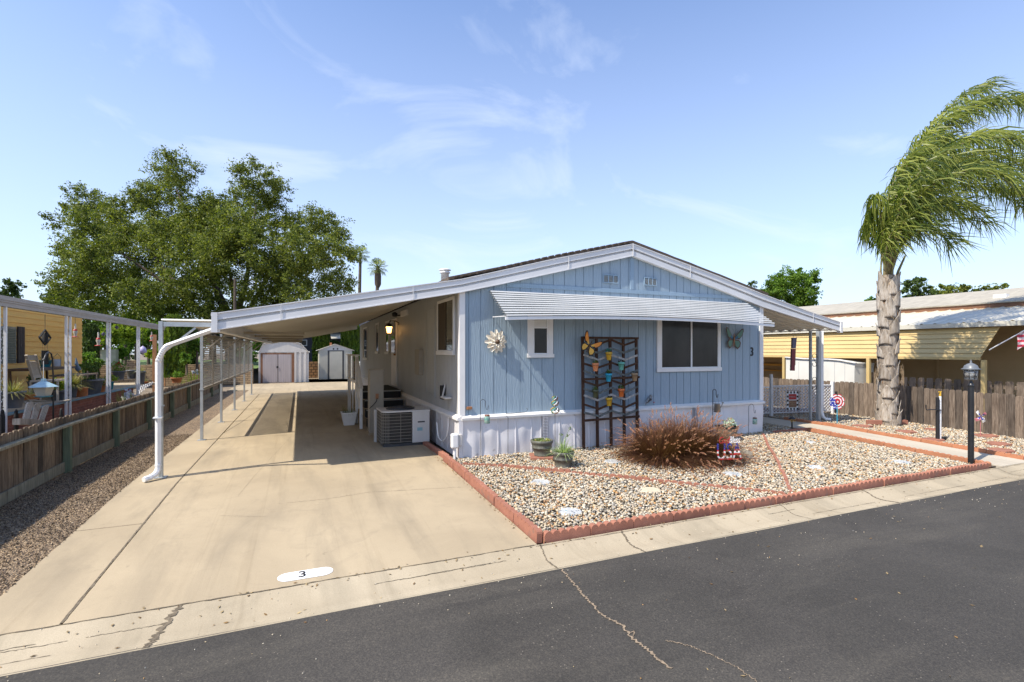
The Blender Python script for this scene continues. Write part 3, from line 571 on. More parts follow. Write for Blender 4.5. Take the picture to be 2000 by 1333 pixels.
def window_side(y0, y1, z0, z1, split=True):
    f = B(); t = .07; X_ = -.03
    f.box(X_, y0-t, z0-.1, -.001, y1+t, z0); f.box(X_, y0-t, z1, -.001, y1+t, z1+.06); f.box(X_, y0-t, z0, -.001, y0, z1); f.box(X_, y1, z0, -.001, y1+t, z1)
    f.box(-.05, y0-t-.02, z0-.1, -.031, y1+t+.02, z0-.02); wn = f.build('window', 'white', home, bevel=.003)
    g_ = B(); g_.box(-.010, y0, z0, -.002, y1, z1); g_.build('pane', 'glass2', wn)
    if split: g_ = B(); ym = lerp(y0, y1, .5); g_.box(-.022, ym, z0, -.0105, y1, z1); g_.box(-.026, ym-.02, z0, -.0105, ym, z1); g_.build('sash', 'curtain', wn)
    return wn
window_side(.44, 1.55, 1.98, 2.95); window_side(8.0, 8.6, 1.95, 2.9, False); window_side(10.3, 11.0, 1.95, 2.95, False); window_side(13.7, 15.0, 1.65, 2.95, False)
b = B(); b.box(-.02, 1.86, .95, -.001, 1.90, 2.95); b.box(-.02, 2.61, .95, -.001, 2.65, 2.95); b.box(-.02, 1.90, 2.91, -.001, 2.61, 2.95); b.box(-.02, 1.90, .95, -.001, 2.61, .99); b.box(-.012, 1.91, 1.0, -.001, 2.60, 2.90); b.build('access_door', 'side', home)
b = B(); b.box(-.10, 3.02, 1.38, -.001, 3.50, 2.0); b.box(-.11, 3.04, 1.4, -.1005, 3.48, 1.98); b.build('meter_panel', 'beige', home, bevel=.006)
b = B(); b.box(-.05, 4.8, 2.93, -.001, 5.7, 3.09); b.build('wall_vent', 'white', home, bevel=.004)
dr = B().box(-.04, 6.45, .88, -.001, 7.35, 2.95).build('door', 'white', home, bevel=.005); b = B().box(-.06, 6.6, 1.9, -.0405, 7.2, 2.85); b.build('door_window', 'glass2', dr)
b = B().tube([(-.045, 6.55, 1.85), (-.10, 6.55, 1.85)], .03, 10); b.tube([(-.045, 6.55, 2.0), (-.075, 6.55, 2.0)], .025, 10); b.build('handle', 'copper', dr)
# gable vents
for x0, x1, z0, z1_ in ((3.06, 3.44, 3.37, 3.55), (4.10, 4.44, 3.37, 3.55)):
    f = B(); f.box(x0, -.025, z0, x1, -.001, z0+.02); f.box(x0, -.025, z1_-.02, x1, -.001, z1_); w3 = (x1-x0-.02)/3
    for i in range(4): f.box(x0+i*w3, -.025, z0+.02, x0+i*w3+.02, -.001, z1_-.02)
    gv = f.build('gable_vent', 'bluetrim', home, bevel=.002); f = B()
    for i in range(3):
        for j in range(7): zz = z0+.03+j*.018; f.obox((x0+.02+i*w3+(w3-.02)/2, -.014, zz), (w3-.02, .016, .004), Matrix.Rotation(R(35), 3, 'X'))
    f.build('louvers', 'galv', gv)
# window awning: overlapping pans, bowed like the real one
b = B(); NP = 11
def aw(x, t, off): return Vector((x, -.80*t-off*.55, 3.10-.545*t-off*.84+.075*t*(1-((x-3.8)/3.3)**2)))
for i in range(NP):
    ta, tb = i/NP, (i+1)/NP; xa, xb = .55+.02*ta, 7.06-.02*ta
    for u0, u1 in [(k/14, (k+1)/14) for k in range(14)]:
        q0, q1 = lerp(xa, xb, u0), lerp(xa, xb, u1); o0, o1 = aw(q0, ta, 0), aw(q1, ta, 0); e0, e1 = aw(q0, tb, 0), aw(q1, tb, 0)
        zf0, zf1 = e0.z+.034, e1.z+.034
        b.add([(o0.x, o0.y+.034, zf0), (o1.x, o1.y+.034, zf1), (e1.x, e1.y-.016, zf1), (e0.x, e0.y-.016, zf0), (e1.x, e1.y-.020, zf1-.023), (e0.x, e0.y-.020, zf0-.023)], [(0, 1, 2, 3), (3, 2, 4, 5)])
awn = b.build('window_awning', 'awn', home, solid=.003)
b = B(); pts = [aw(lerp(.56, 7.05, k/14), 1, 0)+Vector((0, -.01, -.005)) for k in range(15)]
for a, c in zip(pts, pts[1:]): b.prism([a, a+Vector((0, 0, -.052)), a+Vector((0, .03, -.052)), a+Vector((0, .03, 0))], c-a)
b.build('front_rail', 'wmetal', awn)
b = B()
for x in (.62, 3.6, 7.0): b = B(); b.beam(aw(x, .93, .03), (x, -.02, 2.60), .014, .014); b.build('bracket', 'wmetal', awn)
text_mesh('house_number', '3', .30, (7.27, -.012, 1.93), ROTF, 'black', home, .012, sx=.72)
# ================================================================ carport on the left
cp = thing('carport', 'white metal carport awning on galvanised posts over the concrete drive', 'carport', (-4.7, 8, 0))
CE = 17.0
def czt(x): return zi(TOP, x)-.05
b = B()
for i in range(42):
    y0 = .0+i*CE/42; y1 = y0+CE/42-.012
    for xa, xb in ((XL+.04, -2), (-2, -.1)):
        b.add([(xa, y0, czt(xa)), (xb, y0, czt(xb)), (xb, y1, czt(xb)), (xa, y1, czt(xa)), (xa, y0, czt(xa)+.03), (xb, y0, czt(xb)+.03), (xb, y1, czt(xb)+.03), (xa, y1, czt(xa)+.03)], [(0, 3, 2, 1), (4, 5, 6, 7), (0, 1, 5, 4), (2, 3, 7, 6), (1, 2, 6, 5), (3, 0, 4, 7)])
        b.add([(xa, y1, czt(xa)+.04), (xb, y1, czt(xb)+.04), (xb, y1+.012, czt(xb)+.04), (xa, y1+.012, czt(xa)+.04), (xa, y1, czt(xa)-.012), (xb, y1, czt(xb)-.012), (xb, y1+.012, czt(xb)-.012), (xa, y1+.012, czt(xa)-.012)], [(0, 1, 2, 3), (4, 7, 6, 5), (0, 4, 5, 1), (2, 6, 7, 3)])
b.build('carport_roof', 'ceil', cp)
b = B(); zb = BOT[0].z; b.box(XL-.02, .002, zb+.0, XL+.035, CE, TOP[0].z); b.box(XL-.05, .002, TOP[0].z-.04, XL-.02, CE, TOP[0].z); b.box(XL-.1, .002, zb+.01, XL-.02, CE, zb+.03); b.build('side_gutter', 'fascia', cp)
b = B(); b.prism([(XL+.04, CE, zb+.02), (-.1, CE, zi(BOT, -.1)+.02), (-.1, CE, czt(-.1)), (XL+.04, CE, czt(XL+.04))], (0, .06, 0)); b.box(XL-.02, CE-.02, zb-.03, -.05, CE+.001, zb-.0) if 0 else None; b.build('rear_beam', 'ceil', cp)
PX = -4.70; PYs = [.46, 3.97, 6.95, 10.0, 13.15, 16.35]; zt = 2.42
for i, y in enumerate(PYs):
    b = B(); b.box(PX-.028, y-.028, 0, PX+.028, y+.028, zt); b.box(PX-.08, y-.07, .0, PX+.08, y+.07, .012); b.box(PX-.042, y-.042, 1.1, PX+.042, y+.042, 1.125)
    b.build('post', 'galv', cp, bevel=.004)
    b = B(); b.box(PX+.036, y-.025, zt-.075, XL-.05, y+.025, zt-.005) if i == 0 else b.box(PX+.036, y-.025, zt-.075, XL+1.3, y+.025, zt-.02); b.beam((PX+.03, y, zt-.48), (PX+.46, y, zt-.09), .03, .03); b.build('arm', 'galv' if i == 0 else 'beige', cp)
# narrow corrugated side roof
b = B()
def crg(u, v):
    y = lerp(.46, CE, v); return (lerp(-4.70, XL-.03, u), y, zt+.02+.022*(1 if (y/.12) % 1 < .5 else 0))
b.grid(crg, 1, 560, False); b.build('side_roof', 'ceil', cp, solid=.006)
# louvred privacy screen in bays
for i in range(1, len(PYs)-1):
    y0, y1 = PYs[i]+.04, PYs[i+1]-.04; b = B(); ns = 25
    for k in range(ns):
        z = lerp(1.17, 2.24, k/(ns-1)); b.obox((PX, (y0+y1)/2, z), (.005, y1-y0, .030), Matrix.Rotation(R(-10), 3, 'Y'))
    lv = b.build('louver_screen', 'shedm', cp)
    b = B(); b.box(PX-.02, y0, 1.08, PX+.02, y1, 1.14); b.box(PX-.02, y0, 2.27, PX+.02, y1, 2.34); ym = (y0+y1)/2; b.box(PX-.018, ym-.03, 1.14, PX+.018, ym+.03, 2.27); b.build('screen_frame', 'beige', cp)
# downspout: crimped elbow and foot
ds = []
a0 = Vector((XL+.02, -.03, zb+.03)); P1 = Vector((PX+.06, PYs[0]-.14, 2.02)); P2 = Vector((PX-.018, PYs[0]-.09, 1.80))
b = B(); b.obox(a0+Vector((-.0, 0, -.01)), (.12, .09, .09))
b.tube([a0, a0.lerp(P1, .92)], .038, 4, smooth=False); k = 18; bz = []
for i in range(k+1):
    t = i/k; p = a0.lerp(P1, .9)*(1-t)**2+2*P1*t*(1-t)+P2*t*t + Vector((0, 0, 0)); bz.append(p)
b.tube(bz, [.037+.006*(i % 2) for i in range(k+1)], 8, smooth=False)
b.tube([P2, (P2.x, P2.y, .22)], .040, 4, smooth=False); b.box(P2.x-.058, P2.y-.05, .93, P2.x+.058, P2.y+.05, .95)
ft = [Vector((P2.x, P2.y, .24)), Vector((P2.x, P2.y-.01, .15)), Vector((P2.x-.02, P2.y-.05, .09)), Vector((P2.x-.07, P2.y-.11, .06)), Vector((P2.x-.14, P2.y-.19, .045))]
ft2 = []
for a, c in zip(ft, ft[1:]): ft2 += [a.lerp(c, q/3) for q in range(3)]
b.tube(ft2+[ft[-1]], [.040+.005*(i % 2) for i in range(len(ft2)+1)], 8, smooth=False); b.build('downspout', 'wmetal', cp)
# small roof vent-like end bracket row
# ================================================================ porch awning on the right
pa = thing('porch_awning', 'white corrugated side awning on scrollwork column over the walkway', 'awning', (10.55, .8, 0))
b = B()
def cr2(u, v):
    x = lerp(W+.02, XR-.02, u); y = lerp(0, 12, v); ph = (y/.30) % 1; return (x, y, zi(BOT, x)+.075+(.05 if ph < .22 else 0))
b.grid(cr2, 3, 320, False); b.build('awning_roof', 'ceil', pa, solid=.006)
b = B()
for i in range(26): y = .15+i*.30+.03; b.tube([(XR-.05, y, zi(BOT, XR)+.08), (XR+.005, y, zi(BOT, XR)+.08)], [.05, .05], 8)
b.box(XR-.02, 0, zi(BOT, XR)+.04, XR+.02, 12, zi(BOT, XR)+.07); b.build('eave_edge', 'wmetal', pa)
cbz = zi(BOT, 10.2)+.06
b = B(); q = G(1598.5, 823); b.box(q.x-.045, q.y-.045, 0, q.x+.045, q.y+.045, cbz); b.build('column', 'galv', pa, bevel=.01)
q2 = q+Vector((-.20, .09, 0)); b = B().box(q2.x-.03, q2.y-.03, 0, q2.x+.03, q2.y+.03, cbz); b.build('column', 'galv', pa, bevel=.005)
b = B(); ux = (q-q2).normalized(); mid = (q+q2)/2
for zc in (1.05, 1.7):
    pts = []
    for i in range(40):
        t = i/39; a = lerp(-250, 70, t/.5) if t < .5 else 0
    top = [mid+ux*(.055*math.cos(R(a))*s_)+Vector((0, 0, zc-.0+.12+.055*math.sin(R(a)))) for s_, a in [(1, k) for k in range(-40, 200, 15)]]
    low = [mid-ux*(.055*math.cos(R(a)))+Vector((0, 0, zc-.12-.055*math.sin(R(a)))) for a in range(-40, 200, 15)]
    b.tube(top+low[::-1], .007, 6)
b.build('scroll', 'black', pa)
b = B(); e = q+Vector((.12, -.02, 0)); b.tube([(e.x, e.y, cbz), (e.x, e.y, .22)], .045, 4, smooth=False); b.tube([(e.x, e.y, .24), (e.x+.01, e.y-.02, .12), (e.x+.06, e.y-.06, .06), (e.x+.16, e.y-.13, .05)], .045, 8); b.build('downspout', 'wmetal', pa)
# ================================================================ edging blocks
def scallop(L_, n, h, th, sc=.03):
    pts = [(0, 0, 0), (L_, 0, 0)]; w_ = L_/n
    for i in range(n-1, -1, -1):
        for a in range(0, 181, 30): pts.append((w_*(i+.5)+w_/2*.97*math.cos(R(a)), 0, h-sc+sc*math.sin(R(a))))
    b = B(); b.prism([(x, -th/2, z) for x, y, z in pts], (0, th, 0)); return b
def edge_row(path, L_, n, h, th, mat, label, group, z0=-.05, sc=.03, up=0):
    """copies of one scalloped block laid end to end along a path"""
    proto = None; P = [Vector((p[0], p[1], 0)) for p in path]; seg = 0; d = 0; T = sum((P[i+1]-P[i]).length for i in range(len(P)-1)); k = int(round(T/L_)); Lr = T/k
    def at(s):
        for i in range(len(P)-1):
            l = (P[i+1]-P[i]).length
            if s <= l+1e-6 or i == len(P)-2: return P[i].lerp(P[i+1], s/l)
            s -= l
    for i in range(k):
        a, c = at(i*Lr), at((i+1)*Lr); za, zc = gz(a.y), gz(c.y)
        if proto is None:
            o = scallop(Lr-.006, n, h, th, sc).build('edging_block', mat, bevel=.006); tag(o, label, 'edging block', group); proto = o
        else: o = proto.copy(); S.collection.objects.link(o)
        dx = c-a; o.location = (a.x, a.y, za+z0+up+random.uniform(-.010, .008)); o.rotation_euler = (random.uniform(-.06, .05), -math.atan2(zc-za, dx.length), math.atan2(dx.y, dx.x)+random.uniform(-.018, .018)); o.scale = ((dx.length-.006)/(Lr-.006), 1, 1)
edge_row([(-.30, .0), (-.30, -3.88)], .60, 6, .145, .07, 'brickA', 'red scalloped edging block between driveway and river stones', 'red edging blocks beside the driveway', -.03, .042)
edge_row([(-.25, -3.88), (8.60, -3.88)], .60, 6, .145, .07, 'brickA', 'red scalloped edging block along the front gutter', 'red edging blocks along the street', sc=.045)
edge_row([(-.26, .0), (-.30, 1.6)], .55, 5, .10, .09, 'brickA', 'red edging block beside the skirting behind the air conditioner', 'red edging blocks beside the side skirting', -.02)
cv = [G(903, 908), G(960, 911), G(1040, 918), G(1130, 926), G(1250, 938), G(1330, 946), G(1430, 955), G(1535, 967)]
edge_row(cv, .60, 6, .105, .05, 'brickA', 'half buried curved scalloped edging block crossing the river stones', 'curved edging blocks in the front bed', z0=-.055)
edge_row([G(1490, 848), G(1500, 873), G(1520, 905), G(1545, 962)], .58, 5, .085, .05, 'brickA', 'orange edging block in the line running from house corner to street', 'diagonal edging blocks in the front bed', z0=-.050, sc=.008)
edge_row([(7.75, -.22), (8.95, -.22)], .6, 5, .11, .08, 'brickA', 'dark red edging block in shade between house corner and walkway', 'edging blocks at the house corner')
edge_row([(8.92, -.24), (8.84, -3.84)], .60, 6, .115, .085, 'brickB', 'orange scalloped edging block on the house side of the walkway', 'orange edging blocks on the near side of the walkway')
edge_row([(10.04, 1.3), (10.04, -3.84)], .60, 6, .125, .09, 'brickB', 'orange scalloped edging block on the fence side of the walkway', 'orange edging blocks on the far side of the walkway')
edge_row([(10.12, -3.9), (12.7, -3.9)], .60, 6, .12, .085, 'brickA', 'red scalloped edging block between right bed and gutter', 'red edging blocks of the right bed')
edge_row([(10.3, 2.5), (12.5, 2.1)], .55, 4, .2, .1, 'brickA', 'dark red block in the low row under the lattice fence', 'red blocks under the lattice fence', sc=.01)
# ================================================================ stepping stones
names = ['mosaic stepping stone nearest the driveway corner of the house', 'mosaic stepping stone nearest the street corner of the bed', 'tan pebbled stepping stone in the middle of the bed', 'mosaic stepping stone in front of the letters sign', 'mosaic stepping stone between trellis and curved edging', 'small pale blue stone near the shaded house corner', 'white ring shaped stone right of the diagonal edging', 'pale mosaic stone close to the walkway and lamp post']
def mosaic():
    m, t, bb = newmat('mosaic_top'); v = posn(t); vo = N(t, 'ShaderNodeTexVoronoi'); vo.inputs['Scale'].default_value = 34; t.links.new(v, vo.inputs['Vector'])
    sp = N(t, 'ShaderNodeSeparateColor'); t.links.new(vo.outputs['Color'], sp.inputs[0])
    c = ramp(t, sp.outputs[0], [(0, (.55, .57, .58)), (.52, (.02, .03, .07)), (.66, (.02, .25, .3)), (.72, (.66, .7, .7)), (.9, (.45, .3, .1)), (.94, (.5, .5, .5))], 'CONSTANT')
    c = mixc(t, ramp(t, vo.outputs['Distance'], [(.35, (0, 0, 0)), (.5, (1, 1, 1))]), c, (.46, .46, .44)); t.links.new(c, bb.inputs['Base Color']); bb.inputs['Roughness'].default_value = .4; return m
M['mos'] = mosaic()
for i, p in enumerate(STONES):
    r = .155 if i != 5 else .11; b = B(); nn = 14; jit = [random.uniform(.93, 1.05) for _ in range(nn)]
    for k, (rr, z) in enumerate([(1, 0), (1.02, .03), (.97, .045)]): pass
    b.lathe([(r, -.03), (r*1.01, .004), (r*.95, .012)] if i != 6 else [(r, -.03), (r*1.01, .004), (r*.9, .012), (r*.55, .012), (r*.5, -.01)], (p.x, p.y, gz(p.y)), nn, False)
    tag(b.build('stepping_stone', 'mos' if i not in (2,) else 'rock'), names[i], 'stepping stone', 'stepping stones in the front bed')
flat = [(1685, 834, .24, .17, 'nearest the palm base'), (1770, 845, .23, .16, 'between palm and garden faucet'), (1822, 861, .26, .17, 'under the garden faucet'), (1925, 853, .28, .17, 'beside the small pinwheel'), (1948, 869, .26, .16, 'right behind the lamp post'), (1955, 882, .26, .17, 'nearest the street in the right bed'), (1823, 841, .2, .13, 'halfway to the fence behind the faucet')]
for x, y, hx, hy, lb in flat:
    p = G(x, y); b = B(); a = random.uniform(-.3, .3); pts = [p+Vector((hx*math.cos(a+k*math.pi/3)*random.uniform(.9, 1.1), hy*1.3*math.sin(a+k*math.pi/3)*random.uniform(.9, 1.1), -.01)) for k in range(6)]
    b.prism(pts, (0, 0, .05)); tag(b.build('paver', 'brickA', bevel=.006), 'flat red flagstone '+lb, 'paver', 'flat red pavers in the right bed')
# address patch painted at the kerb and small bright things on the drive
pl = G(541, 1135); pr = G(651, 1116); b = B(); cx, cy = (pl.x+pr.x)/2, (pl.y+pr.y)/2+.03; hl = (pr-pl).length/2; hh = .088
pts = [(cx+sg*(hl-hh)+hh*math.cos(R(a)), cy+hh*math.sin(R(a)), 0) for sg, rg in ((1, range(-90, 91, 15)), (-1, range(90, 271, 15))) for a in rg]
b.sheet([(x, y, gz(y)+.004) for x, y, _ in pts]); M['patch'] = pm('worn_white_paint', (.8, .79, .77), (.72, .69, .66), 6, rough=.6, spots=((.5, .38, .28), 26, .66)); tag(b.build('address_patch', 'patch'), kind='structure')
text_mesh('address_number', '3', .17, (cx-.03, cy, gz(cy)+.007), Matrix.Rotation(.031, 3, 'X'), 'black', None, .001); tag(bpy.data.objects['address_number'], kind='structure')
# ================================================================ air conditioner, furnace cabinet, steps
def grille_pts(w_, d_, r):                               # rounded left half of the condenser
    return [(-w_/2+.001, d_/2)]+[(-w_/2+r-r*math.cos(R(a)), -d_/2+r-r*math.sin(R(a))) for a in range(0, 91, 15)]
A0 = Vector((-.70, 1.93, 0)); ac = thing('air_conditioner', 'beige air conditioner with wire coil guard beside the side skirting', 'air conditioner', A0)
w_, d_, h_ = .98, .80, .70; x0, x1, y0, y1 = A0.x-w_/2, A0.x+w_/2, A0.y-d_/2, A0.y+d_/2
b = B().box(x1-.36, y0, .06, x1, y1, h_); b.build('cabinet', 'shedm', ac, bevel=.006)
b = B(); gp_ = [(A0.x+px, A0.y+py) for px, py in grille_pts(w_, d_, .14)]+[(x1-.362, y0), (x1-.362, y1)]
b.prism([(x, y, .08) for x, y in [(lerp(x, A0.x, .05), lerp(y, A0.y, .06)) for x, y in gp_]], (0, 0, h_-.10)); b.build('coil', M.setdefault('coil', pm('dusty_coil_fins', (.06, .05, .038), (.03, .025, .02), 6, (60, 60, 1), rough=.85)), ac)
b = B(); line = [(x, y) for x, y in gp_[:-1]]
for k in range(10): z = lerp(.09, h_-.03, k/9); b.tube([(x, y, z) for x, y in line], .0045, 4)
tot = 0
for i in range(len(line)-1):
    L_ = math.dist(line[i], line[i+1]); m_ = max(1, int(L_/.16))
    for k in range(m_): x, y = lerp(line[i][0], line[i+1][0], k/m_), lerp(line[i][1], line[i+1][1], k/m_); b.tube([(x, y, .07), (x, y, h_)], .004, 4)
b.build('wire_guard', 'beige', ac)
b = B(); b.prism([(x, y, h_) for x, y in gp_[:-2]]+[(x1+.01, y0-.01, h_), (x1+.01, y1, h_)], (0, 0, .03)); b.build('top_rim', 'shedm', ac, bevel=.005)
b = B(); b.lathe([(.30, .031), (.30, .045), (.05, .055), (.001, .056)], (A0.x-.05, A0.y, h_), 28)
for r in (.1, .15, .2, .25, .3): b.tube([(A0.x-.05+r*math.cos(a*.262), A0.y+r*math.sin(a*.262), h_+.06) for a in range(25)], .004, 4)
b.build('fan_guard', 'dgrey', ac)
B().box(x0+.04, y0+.04, .0, x1-.02, y1-.04, .06).build('base', 'dgrey', ac)
B().box(x1-.25, y0-.004, .47, x1-.10, y0-.001, .50).build('badge', 'dgrey', ac); B().box(x1-.26, y0-.004, .30, x1-.15, y0-.001, .37).build('label_plate', M.setdefault('lp', plain('pale_teal_sticker', (.25, .42, .45))), ac)
B().box(x0-.05, y1-.10, -.0, x0-.005, y1+.01, h_-.01).build('side_guard', 'shedm', ac, bevel=.004)
t_ = thing('furnace_cabinet', 'tall narrow beige metal cabinet behind the air conditioner', 'cabinet', (-1.03, 3.35, 0))
B().box(-1.22, 3.2, .05, -.90, 3.55, 1.50).build('body', 'beige', t_, bevel=.008); B().box(-1.235, 3.185, 1.50, -.885, 3.57, 1.53).build('lid', 'beige', t_, bevel=.005); B().box(-1.24, 3.18, 0, -.88, 3.6, .05).build('pad', 'conc', t_)
b = B().box(-1.09, 3.165, .84, -1.02, 3.199, .96); b.build('outlet', 'copper', t_); B().tube([(-1.055, 3.15, .86), (-1.08, 3.14, .78), (-1.15, 3.15, .70), (-1.23, 3.17, .62)], .008, 6).build('cord', 'blackmat', t_)
st = thing('entry_steps', 'black entry steps with pale nosings and a white slatted handrail', 'steps', (-.6, 5.5, 0))
for k, (ya, zz) in enumerate([(4.3, .22), (4.65, .43), (5.0, .645), (5.35, .86)]):
    B().box(-1.12, ya, 0 if k == 0 else zz-.215, -.10, ya+.36 if k < 3 else 7.6, zz-.03).build('tread', 'blackmat', st); B().box(-1.12, ya-.025, zz-.03, -.10, ya+.025, zz).build('nosing', 'tread', st); 
B().box(-1.12, 5.40, .832, -.10, 7.6, .862).build('landing', M.setdefault('mat_', pm('dark_green_carpet', (.03, .035, .025), (.02, .022, .018), 30, rough=1)), st)
b = B(); ax = -1.30
for y in (4.25, 5.3, 7.6): b = B().box(ax-.035, y-.035, 0, ax+.035, y+.035, {4.25: 1.0}.get(y, 1.82)); b.build('newel', 'wmetal', st, bevel=.004)
b = B(); b.beam((ax, 4.2, 1.02), (ax, 5.35, 1.84), .09, .035); b.beam((ax, 5.25, 1.84), (ax, 7.65, 1.84), .14, .035); b.build('handrail', 'white', st)
b = B(); b.beam((ax, 4.2, .32), (ax, 5.3, 1.10), .03, .07); b.beam((ax, 5.3, 1.1), (ax, 7.6, 1.1), .03, .07); b.beam((ax, 4.3, .66), (ax, 5.3, 1.46), .03, .06); b.build('rail', 'white', st)
for k in range(4):
    y = 4.75+k*.8; zl = lerp(.38, 1.1, min(1, (y-4.3)/1.0)); zh = lerp(1.06, 1.82, min(1, (y-4.25)/1.05)); B().box(ax-.015, y-.02, zl-.25 if y < 5.3 else .05, ax+.015, y+.02, zh).build('baluster', 'wmetal', st)
def potprof(r0, r1, h, rim=.02): return [(r0, 0), (lerp(r0, r1, .5), h*.5), (r1*.96, h-rim*1.6), (r1*1.06, h-rim*1.5), (r1*1.06, h), (r1*.96, h), (r1*.92, h-.03)]
p = Vector((-1.52, 5.1, 0)); t_ = thing('planter', 'tapered white square planter with sprouts at the foot of the steps', 'planter', p)
b = B()
for (s0, z0), (s1, z1_) in zip([(.13, 0), (.19, .30), (.2, .31), (.2, .34)], [(.19, .30), (.2, .31), (.2, .34), (.17, .34)]):
    A = [(p.x+a*s0, p.y+c*s0, z0) for a, c in ((-1, -1), (1, -1), (1, 1), (-1, 1))]+[(p.x+a*s1, p.y+c*s1, z1_) for a, c in ((-1, -1), (1, -1), (1, 1), (-1, 1))]; b.add(A, [(0, 1, 5, 4), (1, 2, 6, 5), (2, 3, 7, 6), (3, 0, 4, 7)])
b.build('pot', 'wmetal', t_); B().box(p.x-.17, p.y-.17, .2, p.x+.17, p.y+.17, .31).build('soil', 'soil', t_); blades('sprouts', (p.x, p.y, .3), 60, .28, 1.3, .012, 'grng', t_, .14, .6)
# wall lantern, lit amber, above the steps
m_, t, bb = newmat('amber_lit_glass'); bb.inputs['Base Color'].default_value = (.6, .3, .1, 1); bb.inputs['Emission Color'].default_value = (1, .5, .14, 1); bb.inputs['Emission Strength'].default_value = 5; M['amber'] = m_
q = Vector((-.30, 6.15, 2.56)); t_ = thing('wall_lantern', 'black wall lantern with lit amber glass beside the side door', 'lantern', (0, 6.15, 2.8))
b = B().tube([(-.01, 6.15, 2.78), (-.10, 6.15, 2.84), (-.26, 6.15, 2.84), (-.30, 6.15, 2.80), (-.30, 6.15, 2.74)], .014, 8); b.lathe([(.055, 0), (.055, .012)], (-.0, 6.15, 2.74), 12); b.build('bracket', 'black', t_)
B().lathe([(.02, .22), (.09, .17), (.125, .11), (.10, .11)], q, 6, False).build('hood', 'black', t_); B().lathe([(.055, -.08), (.09, .11)], q, 6, False).build('glass', 'amber', t_); B().lathe([(.03, -.11), (.06, -.095), (.06, -.08)], q, 6, False).build('base', 'black', t_)
t_ = thing('security_light', 'small black round security light above the amber lantern', 'light', (0, 5.95, 3.0))
B().lathe([(.001, -.07), (.07, -.06), (.085, .03), (.03, .07)], (-.17, 5.95, 3.02), 14).build('head', 'black', t_); B().tube([(-.005, 5.95, 3.0), (-.12, 5.95, 3.0)], .02, 8).build('stem', 'black', t_)
# hose faucet and white conduit
t_ = thing('hose_bracket', 'open black box and pale hose holder on the side wall near the corner', 'hose holder', (0, .7, 1.1))
B().box(-.08, 1.02, .98, -.002, 1.20, 1.26).build('box', 'blackmat', t_, bevel=.006); B().box(-.16, .52, 1.03, -.02, .86, 1.07).build('holder', 'shedm', t_, bevel=.012); B().beam((-.02, .98, 1.3), (-.1, .93, 1.02), .03, .02).build('lever', 'shedm', t_)
pts = [(-.05, .62, .74), (-.06, .62, .5), (-.08, .70, .28), (-.12, .88, .18), (-.14, 1.08, .24), (-.14, 1.2, .5)]
def smooth_path(P, n=8):
    P = [Vector(p) for p in P]; out = []
    for i in range(len(P)-1):
        a, b_, c, d = P[max(i-1, 0)], P[i], P[i+1], P[min(i+2, len(P)-1)]
        for k in range(n): t = k/n; out.append(.5*((2*b_)+(c-a)*t+(2*a-5*b_+4*c-d)*t*t+(3*b_-3*c+d-a)*t**3))
    return out+[P[-1]]
tag(B().tube(smooth_path(pts), .014, 8).build('conduit', 'wmetal'), 'white looped flexible conduit between skirting and air conditioner', 'conduit')
t_ = thing('electric_pedestal', 'small white rounded utility box on a pipe at the house corner', 'utility box', (-.12, -.10, 0))
B().box(-.21, -.13, .20, -.07, -.02, .47).build('box', 'wmetal', t_, bevel=.03); B().tube([(-.14, -.08, -.05), (-.14, -.08, .21)], .025, 10).build('pipe', 'wmetal', t_); B().box(-.065, -.11, .24, .0, -.05, .45).build('meter', 'shedm', t_, bevel=.01)
# ================================================================ facade decorations
fc = Yp(970, 668, -.07); t_ = thing('wall_flower', 'large cream metal flower with brown centre on the blue wall', 'wall flower', fc)
b = B(); Fx = lambda a, r, dy: fc+Vector((math.cos(a)*r, dy, math.sin(a)*r))
for ring, (n_, r0, r1, wd, dy) in enumerate([(12, .03, .225, .105, .02), (11, .02, .175, .09, -.01), (9, .015, .115, .06, -.035)]):
    for k in range(n_):
        a = 2*math.pi*k/n_+ring*.3; rr = r1*random.uniform(.9, 1.05); tp = random.uniform(-.02, .02)
        L1 = [Fx(a-wd*.9/.1*.06, r0, dy), Fx(a-wd/rr*.75, rr*.62, dy-.02), Fx(a-wd/rr*.2, rr*.97, dy-.006+tp), Fx(a, rr, dy+tp)]; R1 = [Fx(a+wd*.9/.1*.06, r0, dy), Fx(a+wd/rr*.75, rr*.62, dy-.02), Fx(a+wd/rr*.2, rr*.97, dy-.006+tp)]; C1 = [Fx(a, r0, dy), Fx(a, rr*.62, dy+.0), ]
        b.add([L1[0], L1[1], L1[2], L1[3], R1[2], R1[1], R1[0], C1[0], C1[1]], [(7, 0, 1, 8), (8, 1, 2, 3), (8, 3, 4, 5), (7, 8, 5, 6)])
b.build('petals', M.setdefault('petalc', pm('rusty_cream_enamel', (.82, .77, .64), (.68, .56, .42), 9, rough=.4)), t_, solid=.002); b = B(); b.lathe([(.001, 0), (.042, .008), (.044, .02), (.001, .04)], (0, 0, 0), 12); o = b.build('centre', 'brn', t_); o.data.transform(Matrix.Translation(fc+Vector((0, -.035, 0)))@Matrix.Rotation(R(90), 4, 'X'))
